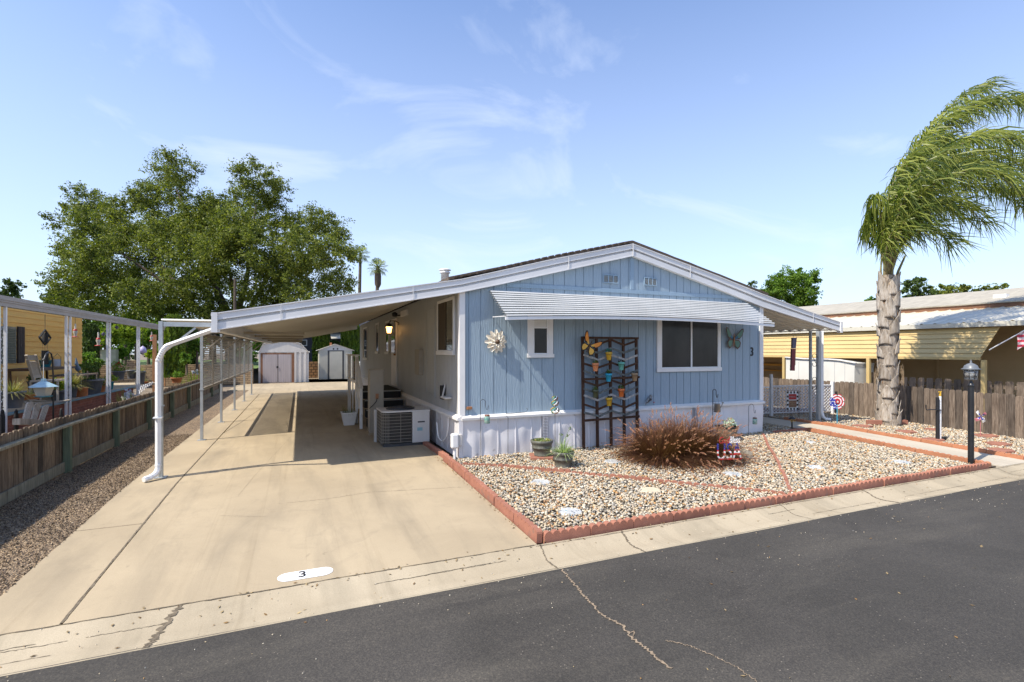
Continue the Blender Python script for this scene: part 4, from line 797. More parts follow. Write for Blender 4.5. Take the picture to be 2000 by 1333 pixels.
def butterfly(name, lab, c, sc, rot, cin, cout, parentdata=None, up=.35):
    t_ = thing(name, lab, 'wall butterfly', c)
    fw = [(0, .02), (.10, .13), (.22, .26), (.27, .27), (.275, .20), (.24, .10), (.16, .0)]; hw = [(0, 0), (.16, -.01), (.21, -.07), (.19, -.17), (.12, -.23), (.05, -.17), (.02, -.08)]
    def pl(P, s, off, shr=1.0, sgn=1):
        cx = sum(p[0] for p in P)/len(P); cy = sum(p[1] for p in P)/len(P); out = []
        for x, y in P:
            x, y = cx+(x-cx)*shr, cy+(y-cy)*shr; X_, Z_ = sgn*x*s, y*s; X2 = X_*math.cos(rot)-Z_*math.sin(rot); Z2 = X_*math.sin(rot)+Z_*math.cos(rot)
            out.append(c+Vector((X2, -.03-abs(x)*s*up+off, Z2)))
        return out
    for sgn in (-1, 1):
        b = B(); b.prism(pl(fw, sc, 0, 1, sgn), (0, .006, 0)); b.prism(pl(hw, sc, .001, 1, sgn), (0, .006, 0)); wg = b.build('wing', cout, t_)
        b = B(); b.prism(pl(fw, sc, -.004, .74, sgn), (0, .003, 0)); b.build('fore_patch', cin[0], wg); b = B(); b.prism(pl(hw, sc, -.003, .72, sgn), (0, .003, 0)); b.build('hind_patch', cin[1], wg)
        b = B(); b.prism(pl([(.03, .03), (.10, .09), (.12, .03), (.04, 0)], sc, -.007, 1, sgn), (0, .003, 0)); b.build('spot', cin[2], wg)
    d = Vector((-math.sin(rot), 0, math.cos(rot))); b = B(); b.tube([c+d*(-.2*sc)+Vector((0, -.035, 0)), c+Vector((0, -.045, 0)), c+d*(.13*sc)+Vector((0, -.035, 0))], [.006, .016, .009], 8); b.build('body', cin[3], t_)
    sd = Vector((math.cos(rot), 0, math.sin(rot)))
    for sg in (-1, 1): B().tube([c+d*.12*sc+Vector((0, -.035, 0)), c+d*.2*sc+sd*.03*sg+Vector((0, -.05, 0)), c+d*.24*sc+sd*.07*sg*sc+Vector((0, -.05, 0))], .002, 5).build('antenna', 'black', t_)
butterfly('metal_butterfly', 'teal and blue metal butterfly right of the large window', Yp(1431, 663, -.03), 1.0, -.06, ('bflyg', 'bflyg', 'bflyb', 'copper'), 'brn', None, .10)
# bird ornament on the ledge
c = Yp(1270, 788, -.06); t_ = thing('bird_ornament', 'grey metal bird ornament with a red flower on the skirting ledge', 'bird ornament', c)
b = B(); b.tube([c+Vector((-.13, 0, -.02)), c+Vector((-.07, 0, .05)), c+Vector((-.01, 0, .09)), c+Vector((.02, 0, .15))], [.008, .032, .048, .03], 10); b.lathe([(.001, .19), (.025, .18), (.034, .155), (.025, .13)], c+Vector((.02, 0, 0)), 12); b.build('body', M.setdefault('birdg', pm('bird_grey', (.3, .31, .3), (.1, .1, .11), 30, rough=.5)), t_)
B().tube([c+Vector((-.02, -.035, .10)), c+Vector((-.09, -.03, .02))], [.03, .006], 6).build('wing', 'dgrey', t_); B().tube([c+Vector((.05, 0, .155)), c+Vector((.08, 0, .15))], [.008, .001], 6).build('beak', 'black', t_); B().lathe([(.001, -.015), (.02, 0), (.001, .012)], c+Vector((.075, -.03, .02)), 8).build('flower', 'red', t_)
# ================================================================ trellis with hanging pots
TX = [2.51, 2.835, 3.165, 3.49, 3.82]; TY = -.13; tr = thing('trellis', 'dark stained wooden chevron trellis leaning against the blue wall', 'trellis', (3.16, TY, 0))
ty = lambda z: -.16+.05*z/2.25
for k, x in enumerate(TX): B().beam((x, ty(0), -.05), (x, ty(2.25), 2.25), .055, .04, (0, 1, 0)).build('upright', 'trel', tr, bevel=.003)
B().box(TX[0]-.03, ty(2.2)-.045, 2.205, TX[-1]+.035, ty(2.2)-.012, 2.25).build('crossbar', 'trel', tr, bevel=.003)
zr = lambda zy: zat((3.17, -.13, 0), 620+zy/5.125)
for zy in (605, 1005): B().beam((TX[0]-.03, ty(1)-.045, zr(zy)-.02), (TX[-1]+.03, ty(1)-.045, zr(zy)+.0), .03, .045).build('crossbar', 'trel', tr, bevel=.003)
for zy, mt in ((228, 'trel'), (308, 'trelg'), (378, 'trelw'), (457, 'trel'), (533, 'trelg'), (630, 'trel'), (705, 'trelg'), (772, 'trelw'), (858, 'trel'), (932, 'trelg')):
    for k in range(4):
        za, zb_ = (zr(zy), zr(zy+50)) if k % 2 == 0 else (zr(zy+50), zr(zy)); 
        if zy == 228 and k == 0: continue
        za += random.uniform(-.01, .01); zb_ += random.uniform(-.01, .01); yy = ty((za+zb_)/2)-.035-.004*(k % 2)
        B().beam((TX[k], yy, za), (TX[k+1], yy, zb_), .02, .042).build('chevron_slat', mt, tr, bevel=.002)
def hang_pot(zx, zy, mat, lab, foliage, dy=0):
    c = Yp(1100+zx/5.125, 620+zy/5.125, -.24+dy); t_ = thing('flower_pot', lab, 'flower pot', c-Vector((0, 0, .09)), 'small pots hung on the trellis')
    b = B(); b.lathe([(.042, 0), (.058, .11), (.068, .115), (.070, .165), (.062, .165), (.058, .14)], c-Vector((0, 0, .09)), 18); b.build('pot', mat, t_)
    b = B(); b.tube([c+Vector((.072*math.cos(a*.349), .072*math.sin(a*.349), .03)) for a in range(19)], .003, 5); b.tube([c+Vector((0, .07, .03)), c+Vector((0, .10, .12))], .003, 5); b.build('hanger', 'black', t_); B().lathe([(.001, .148), (.06, .145)], c-Vector((0, 0, .09)), 12).build('soil', 'soil', t_)
    if foliage == 's': crown('plant', [(c+Vector((0, 0, .10)), .055)], 90, .035, M_s[0], t_, 8, .5)
    elif foliage == 'b': blades('plant', c+Vector((0, 0, .06)), 50, .13, 1.3, .01, M_s[1], t_, .04, .3)
    elif foliage == 'd': crown('plant', [(c+Vector((0, 0, .07)), .05)], 70, .03, M_s[2], t_, 8, .5)
    return t_
M['teals'] = leafmat('teal_succulent', [(.02, .16, .17), (.05, .28, .27), (.1, .3, .2)], .1); M['darkl'] = leafmat('dark_dry_leaves', [(.03, .035, .02), (.07, .05, .035), (.05, .08, .03)], .1)
M_s = ['teals', 'grng', 'darkl']
hang_pot(457, 385, 'gold', 'yellow pot with teal plant, topmost on the trellis', 's'); M_s[0] = 'grng'
hang_pot(323, 495, 'peach', 'peach orange pot at upper left of the trellis', 'b'); hang_pot(581, 485, 'mint', 'mint green pot on the trellis', 'd'); hang_pot(454, 600, 'cyan', 'bright blue pot in the middle of the trellis', 's')
hang_pot(714, 594, 'tanp', 'tan pot with dead plant outside the right trellis upright', 'd'); hang_pot(322, 760, 'olive', 'dark olive pot at lower left of the trellis', 'b'); hang_pot(581, 752, 'orng', 'deep orange pot at lower right of the trellis', 's'); hang_pot(459, 842, 'gold', 'yellow pot with dark soil, lowest on the trellis', 'd')
butterfly('metal_butterfly', 'orange and black metal butterfly on the upper left of the trellis', Yp(1150, 675, -.25), .82, -.55, ('bflyo', 'bflyy', 'bflyy', 'brn'), 'blackmat', None, .10)
# ================================================================ pots, hooks and ornaments in the front bed
def barrel(p, r, h, lab, name='plant_pot'):
    t_ = thing(name, lab, 'plant pot', p)
    b = B(); prof = [(r*.72, 0), (r*.74, .02), (r*.70, .03), (r*.86, h*.45), (r*.93, h*.47), (r*.95, h*.55), (r*.90, h*.58), (r*.98, h*.78), (r*1.04, h*.82), (r*1.06, h*.98), (r*1.0, h), (r*.93, h*.99), (r*.9, h*.9)]
    b.lathe(prof, p, 36); b.build('pot', 'barrel', t_); B().lathe([(.001, h*.9), (r*.91, h*.89)], p, 20).build('soil', 'soil', t_); return t_
p = G(1062, 896)+Vector((0, .08, .05)); t_ = barrel(p, .20, .285, 'round olive grey pot of low succulents on a red paver'); crown('succulents', [(p+Vector((.11*math.cos(a), .11*math.sin(a), .265)), .06) for a in range(0, 7)], 700, .035, 'succ', t_, 10, .5, squash=.4)
pv = G(1052, 901); b = B(); o_ = p; b.prism([o_+Vector((math.cos(a)*.31, math.sin(a)*.31, -.055)) for a in (R(25), R(115), R(205), R(295))], (0, 0, .05)); tag(b.build('paver', 'brickA', bevel=.006), 'square red paver under the pot of succulents', 'paver')
p = G(1104, 914)+Vector((0, .08, .0)); t_ = barrel(p, .185, .275, 'barrel shaped dark pot with an arching striped spider plant'); blades('spider_plant', p+Vector((0, 0, .25)), 150, .29, 1.5, .017, 'spider', t_, .09, .50, 6, zmin=p.z+.13)
b = B()
for dx, dz, yy in ((-.03, .34, -.02), (.10, .42, .02), (.07, .3, 0)): b.tube(smooth_path([p+Vector((0, 0, .24)), p+Vector((dx*.6, yy, .24+dz*.6)), p+Vector((dx*1.5, yy, .24+dz))], 4), .003, 5)
b.build('stem', 'spider', t_); crown('tip_leaves', [(p+Vector((-.045, -.02, .57)), .03), (p+Vector((.15, .02, .65)), .03), (p+Vector((.1, 0, .53)), .03)], 60, .03, 'grng', t_, 5)
b = B(); b.prism([p+Vector((x, y, -.03)) for x, y in ((-.2, -.2), (.2, -.2), (.2, .2), (-.2, .2))], (0, 0, .035)); tag(b.build('paver', 'brickA', bevel=.005), 'red paver under the barrel pot with spider plant', 'paver')
p = Vector((5.98, -.48, -.01)); t_ = thing('plant_pot', 'ribbed tan pot with a black rim and pale green flowers by the skirting', 'plant pot', p)
B().lathe([(.16, 0), (.225, .28)], p, 60, True, .018).build('pot', 'ribbed', t_); B().lathe([(.225, .28), (.245, .285), (.245, .31), (.215, .31), (.20, .27)], p, 32).build('rim', 'blackmat', t_); B().lathe([(.001, .285), (.21, .28)], p, 20).build('soil', 'soil', t_)
crown('flowers', [(p+Vector((.05, -.02, .38)), .12), (p+Vector((.17, 0, .34)), .09), (p+Vector((-.03, -.05, .34)), .06)], 420, .05, 'pale', t_, 14, .3)
# fountain grass
gc = G(1324, 893); gr = thing('fountain_grass', 'wide clump of brown and purple fountain grass with tan plumes', 'ornamental grass', gc)
for k, (dx, dy, n_, ln) in enumerate([(-.38, .02, 6500, .76), (.10, .0, 6500, .80), (.52, -.08, 5000, .66)]):
    o, tips, dirs = blades('blades', gc+Vector((dx, dy, -.03)), n_, ln, 1.32, .010, 'fgrass', gr, .30, .42, 4, (.03, 0), gc.z-.02)
    o, tips, dirs = blades('stalk', gc+Vector((dx, dy, -.03)), 300, ln*1.12, 1.42, .006, 'fgrass', gr, .28, .30, 4, (.08, 0), gc.z-.01)
    dn = dirs/np.linalg.norm(dirs, axis=1, keepdims=True); V = []; Pp = []; Ax = []
    for j in range(len(tips)):
        for s in range(34):
            t = rng.uniform(0, 1); c0 = tips[j]+dn[j]*(t*.13)-np.array([0, 0, .035])*t*t; rr = .014*math.sin(math.pi*(.12+.8*t)); u = unit(1)[0]; Pp.append(c0+u*rr*.6); Ax.append(dn[j]*.9+u*.55)
    V, Fq = leaf_quads(np.array(Pp), .030, .22, 0, np.array(Ax)); npmesh('plumes', V, Fq, 'plume', gr)
# letters sign reading USA with God Bless above
sg = G(1424, 913); t_ = thing('letters_sign', 'red white and blue metal letters sign standing before the fountain grass', 'yard sign', sg)
m_, t, bb = newmat('stars_and_stripes_paint'); g_ = N(t, 'ShaderNodeNewGeometry'); s_ = N(t, 'ShaderNodeSeparateXYZ'); t.links.new(g_.outputs['Position'], s_.inputs[0])
zb0 = sg.z+.12; mt_ = N(t, 'ShaderNodeMapRange'); mt_.inputs[1].default_value = zb0; mt_.inputs[2].default_value = zb0+.30; t.links.new(s_.outputs[2], mt_.inputs[0])
vo = N(t, 'ShaderNodeTexVoronoi'); vo.inputs['Scale'].default_value = 42; vo.inputs['Randomness'].default_value = .2; t.links.new(g_.outputs['Position'], vo.inputs['Vector'])
stars = ramp(t, vo.outputs['Distance'], [(.13, (.8, .8, .8)), (.19, (.02, .025, .18))]); strp = ramp(t, mt_.outputs[0], [(0, (.5, .02, .02)), (.14, (.8, .8, .78)), (.28, (.5, .02, .02)), (.42, (.8, .8, .78)), (.54, (.5, .02, .02))], 'CONSTANT')
t.links.new(mixc(t, ramp(t, mt_.outputs[0], [(.63, (0, 0, 0)), (.635, (1, 1, 1))]), strp, stars), bb.inputs['Base Color']); M['flagp'] = m_
rt = Matrix.Rotation(-R(12), 3, 'Z')@ROTF; sc_ = sg+Vector((0, 0, .26))
text_mesh('letters', 'USA', .42, sc_, rt, 'flagp', t_, .006, sx=.64); text_mesh('script', 'God', .17, sc_+Vector((-.10, .02, .21)), rt, 'red', t_, .004, .3, .7); text_mesh('script', 'Bless', .17, sc_+Vector((.10, -.02, .21)), rt, 'wht', t_, .004, .3, .62)
b = B(); b.beam(sc_+Vector((-.19, .045, -.12)), sc_+Vector((.19, -.045, -.12)), .005, .02); b.build('crossbar', 'red', t_)
for dx in (-.12, .12): B().tube([sc_+Vector((dx, -dx*.2, -.12)), sc_+Vector((dx, -dx*.2, -.32))], .004, 6).build('stake', 'steel', t_)
p = G(1449, 893); b = B(); b.grid(lambda u, v: (p.x+.22*math.cos(2*math.pi*u)*math.sin(math.pi/2*v*.999+.001)*(1+.12*mn.noise(Vector((math.cos(6.28*u)*2, math.sin(6.28*u)*2, v*3)))), p.y+.18*math.sin(2*math.pi*u)*math.sin(math.pi/2*v*.999+.001), p.z-.02+.19*math.cos(math.pi/2*v)*(1+.2*mn.noise(Vector((math.cos(6.28*u)*3, math.sin(6.28*u)*3, v*3+5))))), 28, 12); M['rockm'] = pm('pale_rock', (.58, .49, .34), (.42, .34, .22), 8, rough=.9, bmp=.8, bscale=25, bdist=.02); tag(b.build('boulder', 'rockm'), 'pale tan boulder behind the letters sign', 'boulder')
# wind spinner
p = G(1084, 878); p.y = -.30; p = Vector((Yp(1084, 800, -.30).x, -.30, -.02)); t_ = thing('wind_spinner', 'multicoloured spiral wind spinner on a thin rod between pots and trellis', 'wind spinner', p)
B().tube([p, p+Vector((0, 0, 1.12))], .005, 6).build('rod', 'dgrey', t_)
for zc, r, k in ((zat(p, 802), .082, 0), (zat(p, 788), .068, 1), (zat(p, 778), .055, 2)):
    for j, mm in enumerate(('teal', 'gold', 'mint', 'wht', 'copper', 'olive')):
        b = B(); pts = []
        for i in range(13):
            a = math.pi*i/12; ph = 2*math.pi*j/6+a*.9; pts.append(Vector((p.x+r*math.sin(a)*math.cos(ph), p.y+r*math.sin(a)*math.sin(ph), zc-r*.75*math.cos(a))))
        b.tube(pts, [.002]+[.009]*11+[.002], 4); b.build('ribbon', mm, t_)
# shepherd hooks and what hangs from them
def hook(px, base, ztop_py, gap, lab, rad=.006, flip=1, tipdrop=.13):
    x = Yp(px, 800, base).x; z1_ = zat((x, base, 0), ztop_py); t_ = thing('shepherd_hook', lab, 'garden hook', (x, base, 0)); pts = [Vector((x, base, -.05)), Vector((x+.005, base, z1_-gap/2))]
    pts += [Vector((x+flip*(gap/2-gap/2*math.cos(R(a))), base, z1_-gap/2+gap/2*math.sin(R(a)))) for a in range(20, 181, 20)]+[Vector((x+flip*gap, base, z1_-gap/2-tipdrop*.5)), Vector((x+flip*(gap+.015), base, z1_-gap/2-tipdrop)), Vector((x+flip*(gap+.045), base, z1_-gap/2-tipdrop)), Vector((x+flip*(gap+.055), base, z1_-gap/2-tipdrop+.07))]
    B().tube(pts, rad, 7).build('rod', 'dgrey', t_); return Vector((x+flip*(gap+.03), base, z1_-gap/2-tipdrop))
hk = hook(938, -.42, 781, .10, 'thin dark hook with a hanging jar near the left house corner', .005)
def jar(c, lab, g='hanging green jars'):
    t_ = thing('hanging_jar', lab, 'jar', c, None); B().lathe([(.042, -.19), (.05, -.185), (.05, -.07), (.042, -.05), (.042, -.04)], c, 16).build('glass', M.setdefault('jarm', pm('green_speckled_glass', (.10, .30, .26), (.42, .5, .42), 22, rough=.25)), t_)
    B().lathe([(.046, -.06), (.046, -.035), (.001, -.03)], c, 16).build('lid', 'rust', t_); b = B(); b.tube([c+Vector((-.045, 0, -.05)), c+Vector((0, 0, .0)), c+Vector((.045, 0, -.05))], .0015, 4); b.build('wire', 'dgrey', t_)
jar(hk+Vector((0, 0, -.06)), 'green glass jar with rusty lid on the leftmost hook')
hk = hook(1392, -.35, 761, .10, 'thick black hook holding a metal watering can', .009)
t_ = thing('watering_can', 'small galvanised watering can hanging from a black hook', 'watering can', hk)
c = hk+Vector((0, 0, -.33)); B().lathe([(.065, 0), (.075, .01), (.06, .18), (.065, .19), (.055, .19)], c, 20).build('body', 'steel', t_); b = B().tube([c+Vector((.06, 0, .06)), c+Vector((.13, 0, .13)), c+Vector((.16, 0, .19))], [.016, .011, .009], 8); b.lathe([(.010, 0), (.032, .03), (.001, .035)], c+Vector((.165, 0, .185)), 10); b.build('spout', 'steel', t_)
b = B(); b.tube(smooth_path([c+Vector((-.055, 0, .03)), c+Vector((-.13, 0, .10)), c+Vector((-.11, 0, .19)), c+Vector((-.05, 0, .18))], 5), .006, 6); b.tube([c+Vector((-.05, 0, .19)), c+Vector((-.03, 0, .28)), c+Vector((.0, 0, .33)), c+Vector((.03, 0, .28)), c+Vector((.05, 0, .19))], .003, 5); b.build('handle', 'steel', t_)
hk = hook(1462, -.25, 790, .17, 'thin bent hook with a jar near the right house corner', .005); jar(hk+Vector((0, 0, -.07)), 'green glass jar hanging near the right house corner')
x = Yp(992, 850, -.2).x; tag(B().tube([Vector((x, -.2, -.05)), Vector((x+.003, -.2, .72)), Vector((x-.04, -.2, .76)), Vector((x-.03, -.2, .80)), Vector((x+.02, -.19, .79)), Vector((x+.38, -.17, .80)), Vector((x+.42, -.17, .84)), Vector((x+.40, -.17, .88))], .005, 6).build('plant_stake', 'dgrey'), 'thin bent metal stake leaning against the white skirting ledge', 'stake')
B_ = Yp(917, 797, -.04); tag(B().box(B_.x-.05, -.05, B_.z-.03, B_.x+.05, -.001, B_.z+.02).build('tap_cover', 'copper', bevel=.005), 'small copper coloured box on the wall at the left corner', 'box')
# ================================================================ lamp post
p = Vector((8.73, -3.60, -.12)); t_ = thing('lamp_post', 'black garden lamp post with caged glass lantern at the walkway', 'lamp post', p)
zl = lambda y: zat(p, y)
B().tube([p, (p.x, p.y, zl(755))], .046, 20, smooth=True).build('pole', 'black', t_); B().lathe([(.046, -.012), (.052, 0), (.042, .04), (.025, .06), (.022, .10)], (p.x, p.y, zl(755)), 20).build('collar', 'black', t_)
za, zb_ = zl(741), zl(722); 
b = B(); b.lathe([(.02, za-.03), (.085, za-.012), (.10, za), (.10, za+.012), (.0, za+.012)], (p.x, p.y, 0), 8, False); b.lathe([(.14, zb_), (.145, zb_+.01), (.115, zb_+.02), (.108, zb_+.03), (.095, zb_+.07), (.05, zb_+.105), (.022, zb_+.115), (.012, zb_+.13), (.02, zb_+.15), (.004, zb_+.17), (.001, zb_+.19)], (p.x, p.y, 0), 16); b.build('lantern_cap', M.setdefault('lcap', pm('grey_lantern_metal', (.16, .17, .18), (.1, .11, .12), 9, rough=.4)), t_)
b = B()
for k in range(8): a = k*math.pi/4+.2; b.tube([(p.x+.095*math.cos(a), p.y+.095*math.sin(a), za), (p.x+.115*math.cos(a), p.y+.115*math.sin(a), zb_)], .0045, 4)
for f_ in (.33, .66): b.tube([(p.x+lerp(.095, .115, f_)*math.cos(k*math.pi/4+.2), p.y+lerp(.095, .115, f_)*math.sin(k*math.pi/4+.2), lerp(za, zb_, f_)) for k in range(9)], .0035, 4)
b.build('cage', 'black', t_); m_, t, bb = newmat('lantern_glass'); bb.inputs['Transmission Weight'].default_value = .85; bb.inputs['Roughness'].default_value = .12; bb.inputs['Base Color'].default_value = (.9, .9, .88, 1); M['lglass'] = m_
B().lathe([(.088, za+.01), (.107, zb_-.002)], (p.x, p.y, 0), 16).build('glass', 'lglass', t_, solid=.003); B().lathe([(.02, za+.01), (.025, za+.05), (.035, za+.09), (.02, za+.12), (.001, za+.125)], (p.x, p.y, 0), 12).build('bulb', 'wht', t_)
# solar light, faucet, pinwheels
p = G(1547, 840); t_ = thing('path_light', 'small black path light with amber curls beside the walkway', 'path light', p); B().tube([p, p+Vector((0, 0, .26))], .018, 8).build('stem', 'black', t_); B().lathe([(.09, .27), (.07, .30), (.02, .33), (.001, .335)], p, 14).build('cap', 'black', t_)
b = B()
for s_ in (-1, 1): b.tube([p+Vector((s_*.05+.03*math.cos(a*.5), -.03, .235+.03*math.sin(a*.5))) for a in range(12)], .006, 5)
b.build('curl', 'gold', t_)
p = G(1831, 861); t_ = thing('garden_faucet', 'black post with white pipe, brass faucet and curled hose arm', 'garden faucet', p)
B().tube([p, p+Vector((0, 0, .98))], .035, 10).build('post', 'black', t_); q = p+RGT*.085+FWD*.03; B().tube([q, q+Vector((0, 0, 1.0))], .024, 10).build('pipe', 'wmetal', t_); b = B().tube([q+Vector((0, 0, 1.0)), q+Vector((0, 0, 1.10))], .022, 8); b.tube([q+Vector((-.05, 0, 1.10)), q+Vector((.05, 0, 1.10))], .012, 6); b.build('faucet', 'gold', t_)
B().tube(smooth_path([p+Vector((.16, 0, .68)), p+Vector((0, -.03, .70)), p+Vector((-.22, .02, .71)), p+Vector((-.34, .04, .71)), p+Vector((-.36, .04, .82))], 5), .011, 7).build('hose_arm', 'black', t_)
b = B(); b.prism([q+Vector((x, y, 0)) for x, y in ((.0, -.06), (.16, -.05), (.2, .03), (.03, .06))], (0, 0, .07)); b.build('hose_bib', 'blackmat', t_)
p = G(1635, 829); zc = zat(p, 785); c = Vector((p.x, p.y, zc)); t_ = thing('pinwheel', 'large red white and blue flower pinwheel on a blue rod by the lattice fence', 'pinwheel', p)
B().tube([p, c], .011, 8).build('rod', 'cyan', t_); e1, e2 = RGT, UP
m_, t, bb = newmat('striped_petal_paint'); tcx = N(t, 'ShaderNodeTexWave', wave_type='RINGS', rings_direction='SPHERICAL'); tcx.inputs['Scale'].default_value = 4.6; mpn = N(t, 'ShaderNodeMapping'); mpn.inputs['Location'].default_value = (-c.x, -c.y, -c.z); g_ = N(t, 'ShaderNodeNewGeometry'); t.links.new(g_.outputs['Position'], mpn.inputs[0]); t.links.new(mpn.outputs[0], tcx.inputs[0]); t.links.new(ramp(t, tcx.outputs['Fac'], [(.55, (.5, .03, .04)), (.62, (.8, .8, .78))]), bb.inputs['Base Color']); M['strp'] = m_
m_, t, bb = newmat('starred_petal_paint'); vo = N(t, 'ShaderNodeTexVoronoi'); vo.inputs['Scale'].default_value = 22; t.links.new(posn(t), vo.inputs[0]); t.links.new(ramp(t, vo.outputs['Distance'], [(.3, (.8, .8, .8)), (.36, (.03, .04, .3))]), bb.inputs['Base Color']); M['strr'] = m_
for k in range(8):
    a = R(22+k*45); u = e1*math.cos(a)+e2*math.sin(a); v = -e1*math.sin(a)+e2*math.cos(a); b = B(); b.prism([c+u*.05-v*.02, c+u*.13-v*.055, c+u*.20-v*.05, c+u*.215, c+u*.20+v*.05, c+u*.13+v*.055, c+u*.05+v*.02], -FWD*.006+v*.002); b.build('petal', 'strr' if 135 < (22+k*45) % 360 < 280 else 'strp', t_)
b = B(); b.prism([c-FWD*.012+e1*.055*math.cos(a*.524)+e2*.055*math.sin(a*.524) for a in range(12)], -FWD*.01); b.build('hub', 'red', t_); b = B(); b.prism([c-FWD*.024+(e1*math.sin(a*.628)+e2*math.cos(a*.628))*(.035 if a % 2 == 0 else .014) for a in range(10)], -FWD*.003); b.build('star', 'wht', t_)
p = G(1915, 853); zc = zat(p, 814); c = Vector((p.x, p.y, zc)); t_ = thing('pinwheel', 'small starred paper pinwheel on a thin stick near the right fence', 'pinwheel', p); B().tube([p, c], .006, 6).build('rod', 'pink', t_)
for k in range(4):
    a = R(20+k*90); u = e1*math.cos(a)+e2*math.sin(a); v = -e1*math.sin(a)+e2*math.cos(a); B().prism([c, c+u*.16, c+u*.14+v*.07, c+u*.05+v*.06-FWD*.03], -FWD*.003).build('blade', 'offw' if k % 2 else 'pink', t_); B().prism([c-FWD*.006, c+u*.09-FWD*.006, c+u*.08+v*.05-FWD*.02], -FWD*.003).build('starred_fold', 'strr', t_)
# garden flag
p = G(1548, 817); p = Vector((p.x, p.y, 0)); zz = lambda y: zat(p, y); t_ = thing('garden_flag', 'small garden flag with checked border and red panel at the lattice fence', 'garden flag', p)
hw = dep(p)/F*11; u = RGT; zt_, zb_ = zz(765), zz(801); M['flagc'] = plain('checked_border', (.78, .78, .76), .8)
b = B(); b.prism([p-u*hw+UP*zb_, p+u*hw+UP*zb_, p+u*hw+UP*zt_, p-u*hw+UP*zt_], FWD*.004); cl = b.build('cloth', 'flagc', t_)
b = B(); H_ = zt_-zb_; ck_ = 2*hw/7
for i in range(7):
    for j in range(9):
        if (i in (0, 6) or j in (0, 8)) and (i+j) % 2 == 0:
            o_ = p-FWD*.002-u*hw+u*(i*ck_)+UP*(zb_+j*H_/9); b.add([o_, o_+u*ck_, o_+u*ck_+UP*H_/9, o_+UP*H_/9], [(0, 1, 2, 3)])
b.build('border_checks', 'blackmat', cl)
def panel(z0, z1_, mt): o_ = p-FWD*.003; return B().prism([o_-u*hw*.68+UP*z0, o_+u*hw*.68+UP*z0, o_+u*hw*.68+UP*z1_, o_-u*hw*.68+UP*z1_], -FWD*.002).build('panel', mt, cl)
panel(lerp(zb_, zt_, .56), lerp(zb_, zt_, .86), 'red'); panel(lerp(zb_, zt_, .14), lerp(zb_, zt_, .52), 'tanp'); rf = Matrix((RGT, UP, -FWD)).transposed()
text_mesh('lettering', 'AMERICA', .06, p-FWD*.007+UP*lerp(zb_, zt_, .71), rf, 'lgrey', cl, .001); 
for k, tx in enumerate(('HOME', 'OF THE', 'BRAVE')): text_mesh('lettering', tx, .07, p-FWD*.007+UP*lerp(zb_, zt_, .45-.12*k), rf, 'maroon', cl, .001)
b = B(); b.tube([p+u*hw*1.15, p+u*hw*1.15+UP*(zt_+.03), p-u*hw*1.1+UP*(zt_+.03)], .006, 6); b.build('stand', 'dgrey', t_)
# windsock
t_ = thing('windsock', 'faded stars and stripes windsock hanging under the porch awning', 'windsock', Dp(1552, 644, 13.2)); Dd = 13.2; P_ = lambda x, y: Dp(x, y, Dd)
B().prism([P_(1548, 681), P_(1554.5, 681), P_(1556.5, 660), P_(1548.5, 660)], FWD*.08).build('star_band', 'slateb', t_); B().prism([P_(1546, 724.5), P_(1552.5, 724.5), P_(1553, 681.5), P_(1547.5, 681.5)], FWD*.08).build('red_tail', 'maroon', t_); B().prism([P_(1552.6, 714), P_(1553.6, 714), P_(1554.6, 682), P_(1553.2, 682)], FWD*.06).build('pale_tail', 'tanp', t_)
b = B(); b.tube([P_(1549, 660), P_(1552.5, 652), P_(1556, 660)], .004, 5); b.tube([P_(1552.5, 652), P_(1552.5, 640)], .003, 5); b.build('cord', 'dgrey', t_)
# ================================================================ lattice gate and fence at the end of the walkway
def lattice(name, lab, a, c_, h, loc):
    t_ = thing(name, lab, 'lattice fence', loc); a, c_ = Vector(a), Vector(c_); d = (c_-a); L_ = d.length; d.normalize(); nrm = Vector((d.y, -d.x, 0))
    b = B(); b.beam(a+UP*h, c_+UP*h, .05, .035); b.beam(a+UP*.10, c_+UP*.10, .04, .03); b.build('rail', 'fascia', t_)
    k = int(L_/.115)
    b = B()
    for i in range(k+1): q = a+d*(L_*i/k); b.beam(q+UP*.1, q+UP*h, .016, .012, nrm)
    b.build('picket', 'fascia', t_)
    b = B(); st_ = .115
    for i in range(k):
        x0_ = L_*i/k; j = 0; z = .12
        while z < h-.05:
            w2 = st_*.95; z1_ = z+.10
            b.beam(a+d*x0_+UP*z, a+d*(x0_+w2)+UP*z1_, .008, .026, nrm); b.beam(a+d*(x0_+w2)+UP*z+nrm*.004, a+d*x0_+UP*z1_+nrm*.004, .008, .026, nrm); z += .10
    b.build('lattice_strips', 'fascia', t_); return t_
gt = lattice('lattice_gate', 'white lattice gate between house and tall gate post', (8.6, 2.25, 0), (10.22, 1.97, 0), .87, (9.4, 2.1, 0))
gf = lattice('lattice_fence', 'white lattice fence between gate post and wooden fence', (10.34, 1.94, 0), (12.45, 1.62, 0), .90, (11.4, 1.8, 0))
B().box(10.24, 1.91, 0, 10.31, 1.98, 1.26).build('post', 'fascia', gf, bevel=.006); B().box(12.46, 1.56, 0, 12.54, 1.64, 1.0).build('post', 'wmetal', gf, bevel=.006)
